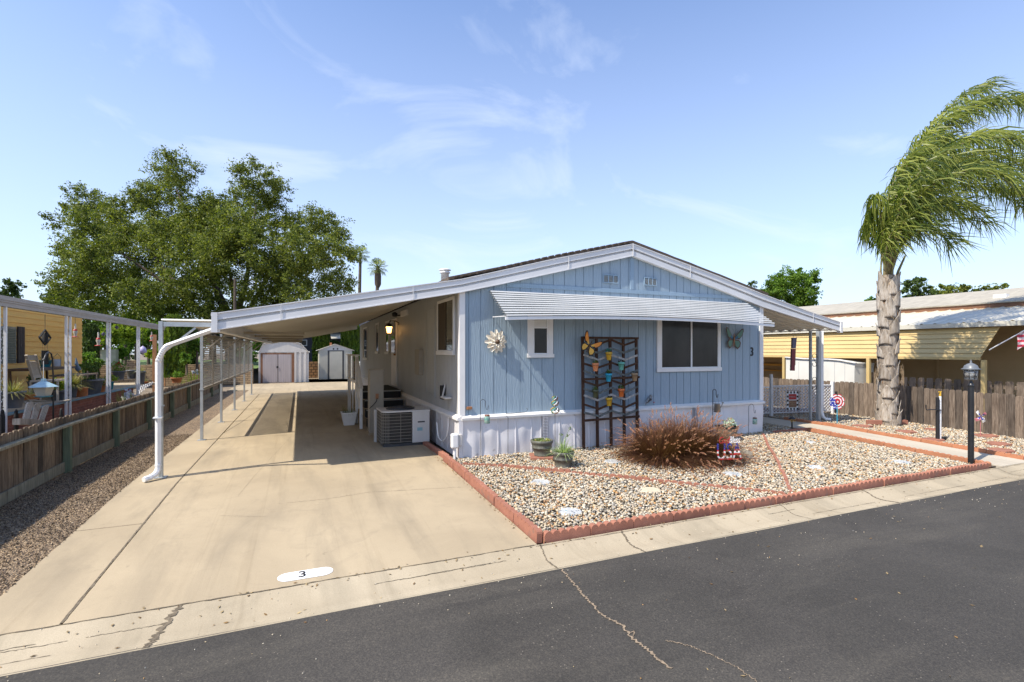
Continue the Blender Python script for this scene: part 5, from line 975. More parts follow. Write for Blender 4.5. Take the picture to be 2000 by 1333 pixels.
# ================================================================ left board fence
def dogear(b, o, d, nrm, w_, h, th, ear=.03, z0=0):
    o = Vector(o); P = [(0, z0), (w_, z0), (w_, h-ear), (w_-ear, h), (ear, h), (0, h-ear)]
    b.prism([o+d*x+UP*z for x, z in P], nrm*th)
Y_, X_ = Vector((0, 1, 0)), Vector((1, 0, 0))
fl = thing('board_fence', 'low weathered brown board fence with green posts along the left gravel strip', 'fence', (-6.2, 8, 0))
b = B(); y = -6.0
while y < 19.5:
    w_ = random.uniform(.125, .15); z = gz(y); dogear(b, (-6.27+random.uniform(-.006, .006), y, z), Y_, X_, w_-.012, .89+random.uniform(-.015, .012), .018, .022, .02); y += w_
b.build('boards', 'fenceL', fl)
b = B(); FP = [-3.4, -1.0, 1.50, 3.85, 6.3, 8.75, 11.2, 13.6, 16.0, 18.4]
for a, c in zip([-6]+FP, FP+[19.4]):
    B().beam((-6.205, a+.01, .755+gz(a)), (-6.205, c-.01, .755+gz(c)), .09, .04).build('top_rail', 'rail', fl, bevel=.004); B().beam((-6.225, a+.05, .09+gz(a)), (-6.225, c-.05, .09+gz(c)), .035, .16).build('kick_board', 'rail', fl, bevel=.004)
for y in FP: B().box(-6.24, y-.05, gz(y)-.05, -6.145, y+.045, .735+gz(y)).build('post', 'greenpost', fl, bevel=.004)
# ================================================================ right dog-eared fence
fr = thing('picket_fence', 'grey dog eared wooden fence behind the palm and garden faucet', 'fence', (12.78, 2, 0))
b = B(); y = -6.0
while y < 11:
    w_ = random.uniform(.135, .15); z = gz(y); dogear(b, (12.78+random.uniform(-.008, .008), y, z-.03), Y_, X_, w_-.012, 1.03+random.uniform(-.015, .015), .02, .028, .0); y += w_
b.build('pickets', 'fenceR', fr); b = B()
for z in (.25, .82): B().box(12.81, -6, z-.04, 12.85, 11, z+.04).build('rail', 'fenceR', fr)
# ================================================================ neighbour on the right
nb = thing('neighbour_home', 'yellow mobile home with corrugated white patio roof behind the right fence', 'mobile home', (19, 8, 0))
AX = 15.2
top = Xp(1954, 639, AX); bot = Xp(1926, 700, AX); Y1 = 21
def lap(b, x, y0a, y0b, y1, z0, z1, n, tilt=.03):
    for i in range(n):
        a, c = z0+(z1-z0)*i/n, z0+(z1-z0)*(i+1)/n; ya, yc = lerp(y0b, y0a, i/n), lerp(y0b, y0a, (i+1)/n)
        b.add([(x-tilt, ya, a), (x-tilt, y1, a), (x, y1, c), (x, yc, c), (x, ya, a), (x, y1, a)], [(0, 3, 2, 1), (0, 1, 5, 4)])
b = B(); n_ = 6; zb0 = bot.z
for i in range(n_):
    t0, t1 = i/n_, (i+1)/n_; z0_, z1_ = lerp(bot.z, top.z, t0), lerp(bot.z, top.z, t1); xx0, xx1 = AX-.30*(1-t0), AX-.30*(1-t1); ya, yb = lerp(bot.y, top.y, t0), lerp(bot.y, top.y, t1)
    b.add([(xx0-.03, ya, z0_), (xx0-.03, Y1, z0_), (xx1, Y1, z1_), (xx1, yb, z1_), (xx0, ya, z0_+.0), (xx0, Y1, z0_)], [(0, 3, 2, 1), (0, 1, 5, 4)])
b.build('drop_awning', 'yawn', nb, solid=.012)
b = B(); b.box(AX-.34, bot.y, bot.z-.05, AX-.26, Y1, bot.z+.03); b.build('awning_rail', 'yawn', nb)
gt1 = Xp(2000, 628, AX-.1); gl = Xp(1600, 657, AX-.1)
b = B(); yS = -4.5; zg = top.z+.02
b.box(AX-.16, yS, zg, AX-.02, Y1, zg+.13); b.build('gutter', 'roofw', nb)
def crr(u, v):
    y = lerp(yS, Y1, v); ph = (y/.36) % 1; return (lerp(AX-.12, AX+2.9, u), y, lerp(zg+.12, zg+.70, u)+.045*(max(0, 1-abs(ph-.5)*5)))
b = B(); b.grid(crr, 1, 700, False); b.build('patio_roof', 'roofw', nb, solid=.01)
zr0 = zg+.72; b = B(); b.box(AX+2.9, yS, zr0-.04, AX+3.0, Y1, zr0+.16); b.build('roof_fascia', 'brownf', nb)
b = B(); b.grid(lambda u, v: (lerp(AX+2.85, AX+7.0, u), lerp(yS, Y1, v), lerp(zr0+.16, zr0+.95, u)+.01*mn.noise(Vector((u*9, v*30, 5)))), 10, 60, False); ro = b.build('roof', 'roofg', nb, solid=.04)
b = B(); b.box(AX+4.0, .2, zr0+.36, AX+4.2, .55, zr0+.52); b.build('vent', 'wmetal', ro)
for yy in (-.8, -1.3, 9): B().lathe([(.10, 0), (.08, .08), (.001, .10)], (AX+4.6, yy, zr0+.5), 10).build('vent', 'dgrey', ro)
b = B(); lap(b, AX+2.9, yS, yS, Y1, .0, zr0, 12); b.build('wall', 'tansid', nb)
for y in (1.6, 6.0): B().box(AX+2.84, y-.03, .3, AX+2.868, y+.03, 3).build('wall_batten', 'tansid', nb)
wn = B().box(AX+2.80, -3.9, 1.75, AX+2.86, -2.0, 2.75).build('window', 'wmetal', nb); B().box(AX+2.79, -3.8, 1.82, AX+2.799, -2.08, 2.68).build('pane', 'glass', wn)
for px in (1532, 1697, 1922): y = Xp(px, 700, AX-.30).y; B().box(AX-.36, y-.05, 0, AX-.26, y+.05, bot.z-.05).build('post', 'yawn', nb)
b = B(); b.box(AX+2.75, 6.5, 1.0, AX+2.8, 10, 1.05)
for z in (1.25, 1.6): b.box(AX+2.75, 6.5, z, AX+2.8, 10, z+.09)
b.box(AX+2.72, 7.3, .4, AX+2.79, 7.42, 2.0); b.build('porch_shelf', 'yellow', nb)
# dark pickets beyond the fence
t_ = thing('picket_fence', 'dark shaded picket fence under the yellow patio roof', 'fence', (AX, 0, 0)); y = -4.2; b = B()
while y < 3.2: dogear(b, (AX-.05, y, 0), Y_, X_, .17, 1.12+(.16*max(0, 1-abs(y-2.2)/1.0)), .02, .03); y += .235
b.build('pickets', 'fenceR', t_); B().box(AX, -4.2, .9, AX+.04, 3.2, 1.0).build('rail', 'fenceR', t_)
# pale round topped trailer like shed
t_ = thing('storage_shed', 'pale panelled shed with rounded roof beyond the wooden fence', 'shed', (14.6, 4.2, 0))
SX = 14.4; pts = [Xp(x, y, SX) for x, y in ((1535, 757), (1535, 699), (1570, 702), (1620, 703), (1640, 705), (1655, 708), (1671, 710), (1669, 718), (1668, 757))]
bs = [Vector(p) for p in pts]; bs[0].z = 0; bs[-1].z = 0; B().prism(bs, (1.0, 0, 0)).build('body', M.setdefault('rvw', pm('aged_white_panel', (.68, .66, .60), (.60, .58, .52), 1.5, (1, 1, 1), rough=.5)), t_)
b = B(); ed = [Xp(x, y, SX-.03) for x, y in ((1534, 698), (1570, 700.5), (1620, 701.5), (1640, 703), (1655, 706), (1672, 709.5))]
for a, c in zip(ed, ed[1:]): b.beam(a, c, .07, .03)
b.build('roof_edge', 'wmetal', t_)
b = B()
for x in (1560, 1583, 1606, 1630, 1650): a = Xp(x, 707, SX-.004); b.box(SX-.006, a.y-.006, .1, SX-.001, a.y+.006, a.z)
b.build('panel_seam', 'lgrey', t_)
# flag on an angled pole
a_, c_ = Xp(1932, 684, 15.0), Xp(1990, 652, 15.0); t_ = thing('flag', 'angled white flagpole with a red and white flag at the patio roof', 'flag', a_); B().tube([a_, a_.lerp(c_, 2.2)], .016, 8).build('pole', 'wmetal', t_)
m0 = a_.lerp(c_, .93); b = B(); b.grid(lambda u, v: tuple(m0.lerp(a_.lerp(c_, 1.7), u)+Vector((.05*math.sin(u*9+v*3), 0, -.42*v))), 12, 6); M['flst'] = None
m_, t, bb = newmat('flag_stripes'); wv = N(t, 'ShaderNodeTexWave', bands_direction='Z'); wv.inputs['Scale'].default_value = 2.4; t.links.new(posn(t), wv.inputs[0]); t.links.new(ramp(t, wv.outputs['Fac'], [(.5, (.55, .05, .08)), (.52, (.75, .6, .6))]), bb.inputs['Base Color']); M['flst'] = m_; b.build('cloth', 'flst', t_)
# ================================================================ palm tree on the right
pb = G(1735, 828); pb = Vector((12.05, .05, 0)); pb = Gz(1735, 829, 0)
pdp = dep(pb); pt = thing('palm_tree', 'wind blown feather palm with fibrous grey trunk before the right fence', 'palm', pb)
PP = lambda x, y, dd=0: Dp(x, y, pdp+dd)
tr_pts = [(1735, 832, 46), (1735, 815, 40), (1733, 790, 34), (1734, 750, 33), (1734, 700, 34), (1735, 650, 36), (1735, 610, 38), (1735, 575, 38), (1735, 550, 36), (1735, 538, 26)]
cen = [PP(x, y) for x, y, w_ in tr_pts]; rad = [w_/2*pdp/F*.86 for x, y, w_ in tr_pts]
def trunkf(u, v):
    k = v*(len(cen)-1); i = min(int(k), len(cen)-2); c = cen[i].lerp(cen[i+1], k-i); r = lerp(rad[i], rad[i+1], k-i); a = 2*math.pi*u
    r *= 1+.09*mn.noise(Vector((math.cos(a)*1.6, math.sin(a)*1.6, c.z*1.7)))+.05*mn.noise(Vector((math.cos(a)*5, math.sin(a)*5, c.z*2.2)))
    return (c.x+r*math.cos(a), c.y+r*math.sin(a), c.z)
M['palmt'] = pm('palm_trunk_fibre', (.40, .34, .27), (.16, .12, .085), 4.5, (2.2, 2.2, .8), rough=.95, bmp=1, bscale=7, bdist=.05, spots=((.24, .12, .05), 3.5, .62))
B().grid(trunkf, 40, 60).build('trunk', 'palmt', pt)
b = B(); NB = 46                                          # old leaf boots: overlapping curved shields up the trunk
for i in range(NB):
    v = .06+.86*i/NB; k = v*(len(cen)-1); j = min(int(k), len(cen)-2); c = cen[j].lerp(cen[j+1], k-j); r = lerp(rad[j], rad[j+1], k-j); a0_ = i*2.4+random.uniform(-.2, .2); hh = random.uniform(.34, .55); ww = random.uniform(.62, .9)
    def boot(u, vv):
        s = (u-.5)*2; wd = ww*(1-vv**2.2*.86); a = a0_+s*wd; rr = r*(1.03+.07*vv+.22*max(0, vv-.72)/.28*(random.random()*.2+.5))+.028*(1-s*s)*(1-.3*vv)
        return (c.x+rr*math.cos(a), c.y+rr*math.sin(a), c.z+hh*(vv-.35)-.05*s*s)
    b.grid(boot, 8, 9)
b.build('leaf_boots', M.setdefault('boot', pm('weathered_leaf_boots', (.52, .46, .385), (.25, .195, .14), 6, (2.6, 2.6, .5), rough=.9, bmp=.9, bscale=9, bdist=.03, isl=.3)), pt, solid=.012)
b = B(); Vf = []
for i in range(420):                                      # frayed fibres
    v = random.uniform(.05, .97); k = v*(len(cen)-1); j = min(int(k), len(cen)-2); c = cen[j].lerp(cen[j+1], k-j); r = lerp(rad[j], rad[j+1], k-j)*1.08; a = random.uniform(0, 6.28); o_ = c+Vector((r*math.cos(a), r*math.sin(a), 0)); d = Vector((math.cos(a)*random.uniform(.1, .7), math.sin(a)*random.uniform(.1, .7), random.uniform(-.8, .9))).normalized(); l = random.uniform(.06, .2)
    s_ = Vector((-math.sin(a), math.cos(a), 0))*.006; b.add([o_-s_, o_+s_, o_+d*l], [(0, 1, 2)])
for cx_, cy_, s_ in ((1716, 728, -1), (1757, 722, 1)):
    for i in range(26):
        o_ = PP(cx_, cy_+random.uniform(-8, 6), -.1); q = [o_+RGT*s_*(.0+.10*t)+UP*(random.uniform(-.1, .1)*t*2-.16*t*t+random.uniform(-.02, .02)) for t in (0, .4, .8, 1.2)]; b.tube(q, .003, 3, False)
b.build('fibres', M.setdefault('fib', plain('dry_fibre', (.34, .24, .14), .9)), pt)
b = B()                                                    # petiole bases above the trunk
for x0_, y0_, x1_, y1_, r0, mt in ((1728, 560, 1732, 470, .05, 0), (1740, 556, 1748, 462, .06, 0), (1746, 558, 1768, 500, .045, 0), (1722, 556, 1722, 500, .035, 0), (1735, 560, 1738, 455, .05, 0)): b.tube([PP(x0_, y0_), PP(lerp(x0_, x1_, .5)-2, lerp(y0_, y1_, .5)), PP(x1_, y1_)], [r0, r0*.7, r0*.45], 8)
b.build('leaf_sheath', M.setdefault('petio', pm('petiole_brown_green', (.28, .27, .10), (.16, .09, .05), 5, (4, 4, 1), rough=.6)), pt)
FR = [([(1735, 545), (1741, 450), (1762, 345), (1822, 255), (1915, 200), (2030, 190)], 0), ([(1738, 545), (1752, 430), (1795, 310), (1880, 228), (1980, 205), (2090, 240)], .5), ([(1738, 545), (1768, 405), (1840, 305), (1935, 268), (2050, 320)], -.5),
      ([(1736, 545), (1750, 455), (1795, 375), (1870, 335), (1950, 360), (2000, 410)], -.8), ([(1738, 545), (1768, 465), (1825, 412), (1885, 405), (1925, 440)], .6), ([(1733, 545), (1728, 460), (1736, 385), (1765, 320), (1810, 285)], -.3),
      ([(1733, 545), (1722, 470), (1712, 425), (1702, 415), (1693, 440)], 0), ([(1733, 545), (1718, 480), (1706, 445), (1696, 440), (1690, 465)], .5), ([(1733, 545), (1722, 460), (1720, 405), (1712, 385), (1702, 400)], -.4), ([(1735, 545), (1758, 485), (1795, 452), (1835, 458), (1855, 480)], -.5), ([(1738, 545), (1745, 405), (1785, 292), (1860, 205), (1925, 168)], .3),
      ([(1738, 545), (1778, 388), (1865, 332), (1955, 325), (2040, 385)], .9), ([(1735, 545), (1742, 430), (1765, 360), (1820, 320), (1890, 315)], 1.0), ([(1735, 545), (1745, 480), (1770, 430), (1810, 400), (1860, 395)], -1.0), ([(1737, 545), (1760, 420), (1830, 340), (1920, 300), (2010, 330)], .1), ([(1733, 545), (1724, 480), (1722, 440), (1735, 410), (1752, 405)], .4), ([(1736, 545), (1748, 440), (1790, 345), (1870, 285), (1965, 270), (2040, 300)], -1.2), ([(1736, 545), (1755, 450), (1810, 390), (1890, 365), (1960, 380)], 1.2), ([(1735, 545), (1740, 470), (1765, 400), (1800, 360), (1850, 350)], -.9), ([(1736, 545), (1752, 470), (1785, 425), (1830, 400), (1880, 430)], 1.1), ([(1734, 545), (1734, 440), (1755, 350), (1800, 300), (1850, 270)], .8), ([(1734, 545), (1730, 500), (1742, 455), (1770, 440), (1800, 460)], -.7), ([(1738, 545), (1770, 420), (1850, 345), (1940, 340), (2010, 395)], -1.6)]
wind = RGT*.85+UP*-.3; leafV = []
for pth, dd in FR:
    P = smooth_path([PP(x, y, dd*min(1, i/2)) for i, (x, y) in enumerate(pth)], 12); n_ = len(P)
    fr_ = B().tube(P, [lerp(.03, .006, i/(n_-1)) for i in range(n_)], 6).build('rachis', 'petio', pt); V = []; Fs = []
    T_ = int(27*sum((P[i+1]-P[i]).length for i in range(n_-1))/1.6)
    for i in range(T_):
        s_ = .20+.80*i/T_; k = s_*(n_-1); j = min(int(k), n_-2); c = P[j].lerp(P[j+1], k-j); tg = (P[j+1]-P[j]).normalized(); prog = (s_-.2)/.8
        for sd in (-1, 1):
            for rep in range(2 if i % 3 else 1):
                fd = FWD*sd*random.uniform(.15, .6); L_ = random.uniform(.65, 1.25)*(1-.3*prog)*(.5+1.5*prog if prog < .33 else 1)
                up_ = UP*random.uniform(-.1, .5)-tg.cross(FWD).normalized()*random.uniform(-.3, .5)
                lf = max(0, 1-prog*1.6); d0 = (tg*random.uniform(.1, .7)+UP*random.uniform(-.3, .9)+fd*1.2+RGT*random.uniform(-.25-.9*lf, .4)).normalized(); d1 = (RGT*random.uniform(.0-.2*lf, .85)+UP*random.uniform(-1.25, .12)+fd*.8+tg*.1).normalized()
                if pth[-1][0] < 1720: d1 = (RGT*random.uniform(-.25, .15)-UP*1+fd*.3).normalized(); L_ *= .75
                pts = [c, c+d0*L_*.22, c+(d0*.32+d1*.25)*L_, c+(d0*.34+d1*.66)*L_+UP*(-.12*L_)]; wv_ = .012*random.uniform(.8, 1.3)
                si = d1.cross(FWD+UP*random.uniform(-.6, .6)).normalized(); base_ = len(V)
                for q, ww_ in zip(pts, (.7, 1.1, 1, .12)): V += [q-si*wv_*ww_, q+si*wv_*ww_]
                Fs += [(base_+2*m, base_+2*m+1, base_+2*m+3, base_+2*m+2) for m in range(3)]
    npmesh('leaflets', np.array([list(v) for v in V]), np.array(Fs), 'palmf', fr_)
for q, lab in (((1702, 829), 'red edging block left of the palm base'), ((1748, 829), 'dark red edging block in front of the palm base')):
    p = G(*q); o = scallop(.42, 4, .12, .09, .01).build('edging_block', 'brickA', bevel=.006); tag(o, lab, 'edging block'); o.location = (p.x-.2, p.y, 0); o.rotation_euler = (0, 0, -.5)
# ================================================================ trees
def limb_tree(root, base, tops, r0, mat='bark'):
    b = B(); 
    for tp in tops:
        tp = Vector(tp); m = base.lerp(tp, .42); m.z = lerp(base.z, tp.z, .55); m += Vector((random.uniform(-.5, .5), random.uniform(-.5, .5), 0)); f0 = Vector((base.x, base.y, lerp(base.z, tp.z, .22)))
        P = smooth_path([base, f0, m, tp], 5); b.tube(P, [lerp(r0, .05, (i/(len(P)-1))**.7) for i in range(len(P))], 8)
    b.build('trunk', mat, root)
TD = 38.; A_ = lambda x, y, d: Dp(x, y, d)
base = Vector(A_(455, 700, TD)); base.z = .8
ot = thing('broadleaf_tree', 'huge spreading broadleaf tree with several lobes behind the carport', 'tree', base)
cl = [(345, 330, 40), (330, 372, 44), (295, 385, 36), (270, 385, 32), (165, 395, 42), (145, 440, 42), (185, 430, 42), (225, 445, 45), (150, 500, 46), (135, 555, 40), (115, 590, 26), (180, 560, 50), (230, 520, 60), (290, 450, 52), (350, 440, 55), (400, 420, 44), (380, 470, 50), (495, 345, 40), (535, 375, 38), (470, 385, 38), (515, 420, 48), (455, 440, 44), (548, 450, 36), (440, 500, 52), (370, 520, 52), (300, 540, 60), (240, 590, 40), (300, 600, 34), (360, 585, 40), (430, 550, 36), (490, 490, 50), (540, 520, 46), (500, 560, 42), (560, 575, 44), (620, 430, 34), (650, 455, 38), (605, 480, 42), (660, 500, 38), (620, 535, 48), (665, 560, 32), (600, 590, 40), (540, 605, 30), (400, 610, 28), (200, 610, 24), (330, 620, 22), (260, 622, 18), (640, 600, 28), (380, 560, 42), (420, 605, 30), (350, 612, 32), (470, 600, 34), (280, 575, 44), (160, 600, 34), (560, 535, 46), (430, 460, 50), (250, 480, 50), (200, 500, 50), (412, 410, 34), (425, 445, 44), (228, 412, 30), (578, 440, 30), (590, 485, 44), (320, 470, 50), (470, 470, 52)]
cl2 = [(A_(x, y, TD+random.uniform(-3.5, 3.0)), r*TD/F*1.0) for x, y, r in cl]
crown('crown', cl2, 230000, .19, 'oak', ot, 38, .46, .42, .85, .22)
limb_tree(ot, base, [A_(x, y, TD+random.uniform(-2, 2)) for x, y in ((345, 370), (200, 470), (160, 540), (300, 500), (500, 400), (440, 480), (560, 470), (640, 500), (600, 560), (390, 440), (250, 580), (520, 540))], .5)
def bush(name, lab, cat, px, py, d, rpx, n, size, mat, base_z=.9, grp=None, squash=1.0, blobs=9, tr=True):
    c = A_(px, py, d); bz = Vector((c.x, c.y, base_z)); t_ = thing(name, lab, cat, bz, grp); r = rpx*d/F
    L_ = [(c+Vector((random.uniform(-.6, .6)*r, random.uniform(-.5, .5)*r, random.uniform(-.5, .6)*r*squash)), r*random.uniform(.38, .6)) for _ in range(blobs)]
    crown('crown', L_, n, size, mat, t_, 12, .45)
    if tr: B().tube([bz, bz.lerp(c, .6), c+Vector((0, 0, r*.2))], [r*.09+.03, r*.06+.02, .02], 7).build('trunk', 'bark', t_)
    return t_
bush('small_tree', 'sparse light tree top above the left porch roof', 'tree', 12, 572, 40, 26, 1500, .22, 'oakd', 0)
bush('small_tree', 'dark leafy tree under the left edge of the big tree', 'tree', 118, 590, 42, 30, 2600, .24, 'oakd', 0)
rt_ = thing('rounded_tree', 'dense rounded bright green tree right of the gable', 'tree', (A_(1545, 640, 40).x, A_(1545, 640, 40).y, 0))
crown('crown', [(A_(x, y, 40+random.uniform(-1, 1)), r*40/F) for x, y, r in ((1572, 550, 26), (1548, 545, 22), (1580, 578, 24), (1510, 565, 22), (1500, 580, 22), (1535, 575, 26), (1555, 590, 24), (1522, 548, 16), (1488, 590, 18), (1568, 598, 22))], 24000, .17, 'brgt', rt_, 18, .55)
limb_tree(rt_, Vector((A_(1545, 640, 40).x, A_(1545, 640, 40).y, 0)), [A_(1545, 580, 40), A_(1570, 570, 40), A_(1515, 580, 40)], .25)
bush('small_tree', 'small twiggy tree top left of the rounded tree', 'tree', 1467, 556, 46, 9, 200, .2, 'oakd', 0); bush('small_tree', 'tiny green tree top left of the palm trunk', 'tree', 1698, 592, 50, 12, 500, .2, 'brgt', 0)
for i, (cs, lab) in enumerate([([(1790, 560, 20), (1775, 575, 16), (1805, 572, 20), (1800, 552, 12), (1785, 588, 18)], 'upright dark tree right behind the palm trunk over the grey roof'), ([(1835, 572, 20), (1865, 570, 20), (1850, 582, 20), (1890, 574, 18)], 'middle olive green tree above the grey neighbour roof'), ([(1920, 570, 18), (1945, 568, 18), (1958, 578, 14), (1932, 580, 18), (1905, 580, 14)], 'low rounded olive tree furthest right above the neighbour roof')]):
    c0 = A_(cs[0][0], 640, 45); t_ = thing('distant_tree', lab, 'tree', (c0.x, c0.y, 0), 'trees beyond the right neighbour'); crown('crown', [(A_(x, y, 45+random.uniform(-1, 1)), r*45/F) for x, y, r in cs], 5600, .2, 'oak' if i else 'oakd', t_, 12, .4); limb_tree(t_, Vector((c0.x, c0.y, 0)), [A_(x, y, 45) for x, y, r in cs[:3]], .2)
bush('small_tree', 'sliver of dark tree at the edge of the grey roof', 'tree', 1712, 590, 48, 8, 240, .2, 'oakd', 0)
# distant fan palms
def fanpalm(lab, px, py, pbot, d, rpx, n_=26, skirt=False):
    c = A_(px, py, d); base_ = A_(px-6 if rpx < 14 else px-5, pbot, d); base_.z = 0; t_ = thing('fan_palm', lab, 'palm', base_, 'distant fan palms'); B().tube([base_, c], [.30, .18], 8).build('trunk', 'bark', t_)
    if skirt: B().lathe([(.2, -2.4), (.38, -2.0), (.40, -1.0), (.3, -.3)], c, 9).build('skirt', 'bark', t_)
    b = B(); R_ = rpx*d/F
    for i in range(n_):
        a = 2.4*i+random.uniform(-.3, .3); el = lerp(-.75, 1.3, (i+.5)/n_); dr = Vector((math.cos(a)*math.cos(el), math.sin(a)*math.cos(el), math.sin(el))); e = c+dr*R_*.45; sd = dr.cross(UP).normalized(); nr = sd.cross(dr).normalized()
        for k in range(9):
            f0 = (k-4.5)/4.5*1.25; f1 = f0+.16; L_ = R_*.6*(1-.25*abs(f0)); d0 = (dr*math.cos(f0)+sd*math.sin(f0)); d1 = (dr*math.cos(f1)+sd*math.sin(f1)); b.add([e, e+d0*L_*.9-UP*.04*R_, e+(d0+d1)*.5*L_*1.15-UP*.16*R_, e+d1*L_*.9-UP*.04*R_], [(0, 1, 2, 3)])
        b.tube([c, e], .04, 3, False)
    b.build('crown', 'palmf', t_); return t_
fanpalm('slim tall fan palm just right of the big tree', 704, 497, 560, 70, 20); fanpalm('shorter fan palm with shaggy skirt above the carport roof', 738, 523, 560, 60, 21, 26, True)
tag(B().tube([A_(458, 700, 30), A_(459, 545, 30)], [.085, .07], 8).build('utility_pole', 'bark'), 'slim grey utility pole in front of the big tree trunk', 'pole')
# ================================================================ back yard: sheds, block walls, cypresses, dark house
def shedwall(b, y, x0, x1, z0, z1, rib=.14, proud=.02):
    x = x0
    while x < x1-.01: xe = min(x+rib, x1); b.box(x, y-.001, z0, xe, y+.02, z1); b.box(x, y-proud, z0, x+rib*.4, y-.0015, z1); x += rib
SY = 24.9; P_ = lambda x, y: Yp(x, y, SY); gx0, gx1 = P_(505, 748).x, P_(603, 747).x; t_ = thing('barn_shed', 'cream metal barn shaped shed with mauve double doors', 'shed', ((gx0+gx1)/2, SY, 0))
zw = 1.86; pk = [P_(505, 690), P_(514, 673), P_(552, 662), P_(588, 673), P_(604, 690)]
b = B(); shedwall(b, SY, gx0, P_(509, 700).x, 0, zw); shedwall(b, SY, P_(575, 700).x, gx1, 0, zw, .28, .035); b.box(gx0, SY+.021, 0, gx1, SY+3, zw); b.build('wall', 'shedm', t_)
b = B(); b.prism([(gx0, SY-.03, zw)]+[p+Vector((0, -.03, 0)) for p in pk]+[(gx1, SY-.03, zw)], (0, .05, 0)); b.build('gable', 'shedm', t_); 
b = B()
for a, c in zip([Vector((gx0-.05, SY-.08, zw))]+pk, pk+[Vector((gx1+.05, SY-.08, zw))]):
    a2, c2 = Vector((a.x, SY-.1, a.z+.01)), Vector((c.x, SY-.1, c.z+.01)); b.prism([a2, c2, c2+UP*.04, a2+UP*.04], (0, 3.2, 0))
b.build('roof', 'shedm', t_)
x0, x1 = P_(509, 700).x, P_(575, 700).x; b = B(); b.box(x0, SY-.03, zw-.13, x1, SY, zw-.02); b.box(x0, SY-.03, 0, x0+.12, SY, zw-.13); b.box(x1-.16, SY-.03, 0, x1, SY, zw-.13); b.build('door_frame', 'brownf', t_)
xm = (x0+x1)/2-.02
for a, c in ((x0+.12, xm), (xm+.006, x1-.16)): b = B(); shedwall(b, SY-.025, a, c, .03, zw-.13, .13, .012); b.build('door', 'sheddoor', t_)
B().box(xm-.04, SY-.07, .9, xm+.05, SY-.04, 1.02).build('latch', 'black', t_)
SY2 = 27.6; P_ = lambda x, y: Yp(x, y, SY2); gx0, gx1 = P_(623, 741).x, P_(687.5, 741).x; t_ = thing('garden_shed', 'small white ribbed metal shed with low gable and dark door frame', 'shed', ((gx0+gx1)/2, SY2, 0))
zw = 1.98; xa, xb = P_(640, 700).x, P_(672, 700).x; b = B(); shedwall(b, SY2, gx0, xa, 0, zw, .12); shedwall(b, SY2, xb, gx1, 0, zw, .12); b.box(gx0, SY2+.021, 0, gx1, SY2+1.8, zw); b.build('wall', 'roofw', t_)
pkx = P_(655, 673); b = B(); b.prism([(gx0-.1, SY2-.02, zw), (gx1+.1, SY2-.02, zw), (pkx.x, SY2-.02, pkx.z)], (0, .04, 0)); b.build('gable', 'shedm', t_)
b = B()
for sgn, xe in ((-1, gx0-.15), (1, gx1+.15)): a2, c2 = Vector((xe, SY2-.1, zw-.03)), Vector((pkx.x, SY2-.1, pkx.z)); b.prism([a2, c2, c2+UP*.03, a2+UP*.03] if sgn < 0 else [c2, a2, a2+UP*.03, c2+UP*.03], (0, 2, 0))
b.build('roof', 'roofw', t_); b = B(); b.box(xa, SY2-.03, 0, xa+.12, SY2, zw); b.box(xb-.12, SY2-.03, 0, xb, SY2, zw); b.box(xa+.12, SY2-.03, zw-.07, xb-.12, SY2, zw); b.build('door_frame', 'dgrey', t_); b = B(); shedwall(b, SY2-.02, xa+.12, xb-.12, .02, zw-.07, .11); b.build('door', 'roofw', t_)
for dx in (-.12, .14): B().lathe([(.001, 0), (.06, .0)], (0, 0, 0), 8).build('vent_hole', 'black', t_).data.transform(Matrix.Translation((pkx.x+dx, SY2-.025, zw+.10))@Matrix.Rotation(R(90), 4, 'X'))
B().box(pkx.x-.3, SY2+1.2, zw, pkx.x-.16, SY2+1.35, zw+.55).build('flue', 'terra', t_)
tag(B().box(-14, 24.2, 0, -5.25, 24.55, 1.17).build('block_wall', 'block', bevel=.01), 'tan split block retaining wall behind the left garden', 'wall')
tag(B().box(-5.0, 29.9, 0, 6, 30.2, 1.15).build('block_wall', 'brownblock', bevel=.01), 'brown block wall seen between the two metal sheds', 'wall')
b = B(); b.box(-8.6, 24.15, 1.17, -5.3, 24.2, 1.24) if 0 else None
t_ = thing('low_side_wall', 'white low rendered wall right of the small shed', 'wall', (1.2, 25, 0)); B().box(.95, 22, 0, 1.15, 27.5, 1.15).build('wall', 'white', t_); B().box(.90, 22, 1.15, 1.2, 27.5, 1.2).build('cap', 'offw', t_)
CYP = [(177, 742, 636, 26, 12, 'left dark columnar cypress beyond the yellow house corner', 'oakd'), (340, 716, 618, 27, 17, 'tall clipped columnar cypress above the corner of the left porch', 'cyp'), (371, 716, 640, 29, 10, 'narrow dark cypress beside the louvred screen', 'oakd'), (610, 712, 632, 33, 0, '', ''), (627, 712, 632, 39, 15, 'bright columnar cypress between the two metal sheds', 'cyp'), (684, 712, 628, 39, 17, 'bright columnar cypress behind the small white shed', 'cyp'), (650, 712, 668, 40, 14, 'low dark clipped conifer between the bright cypresses', 'oakd')]
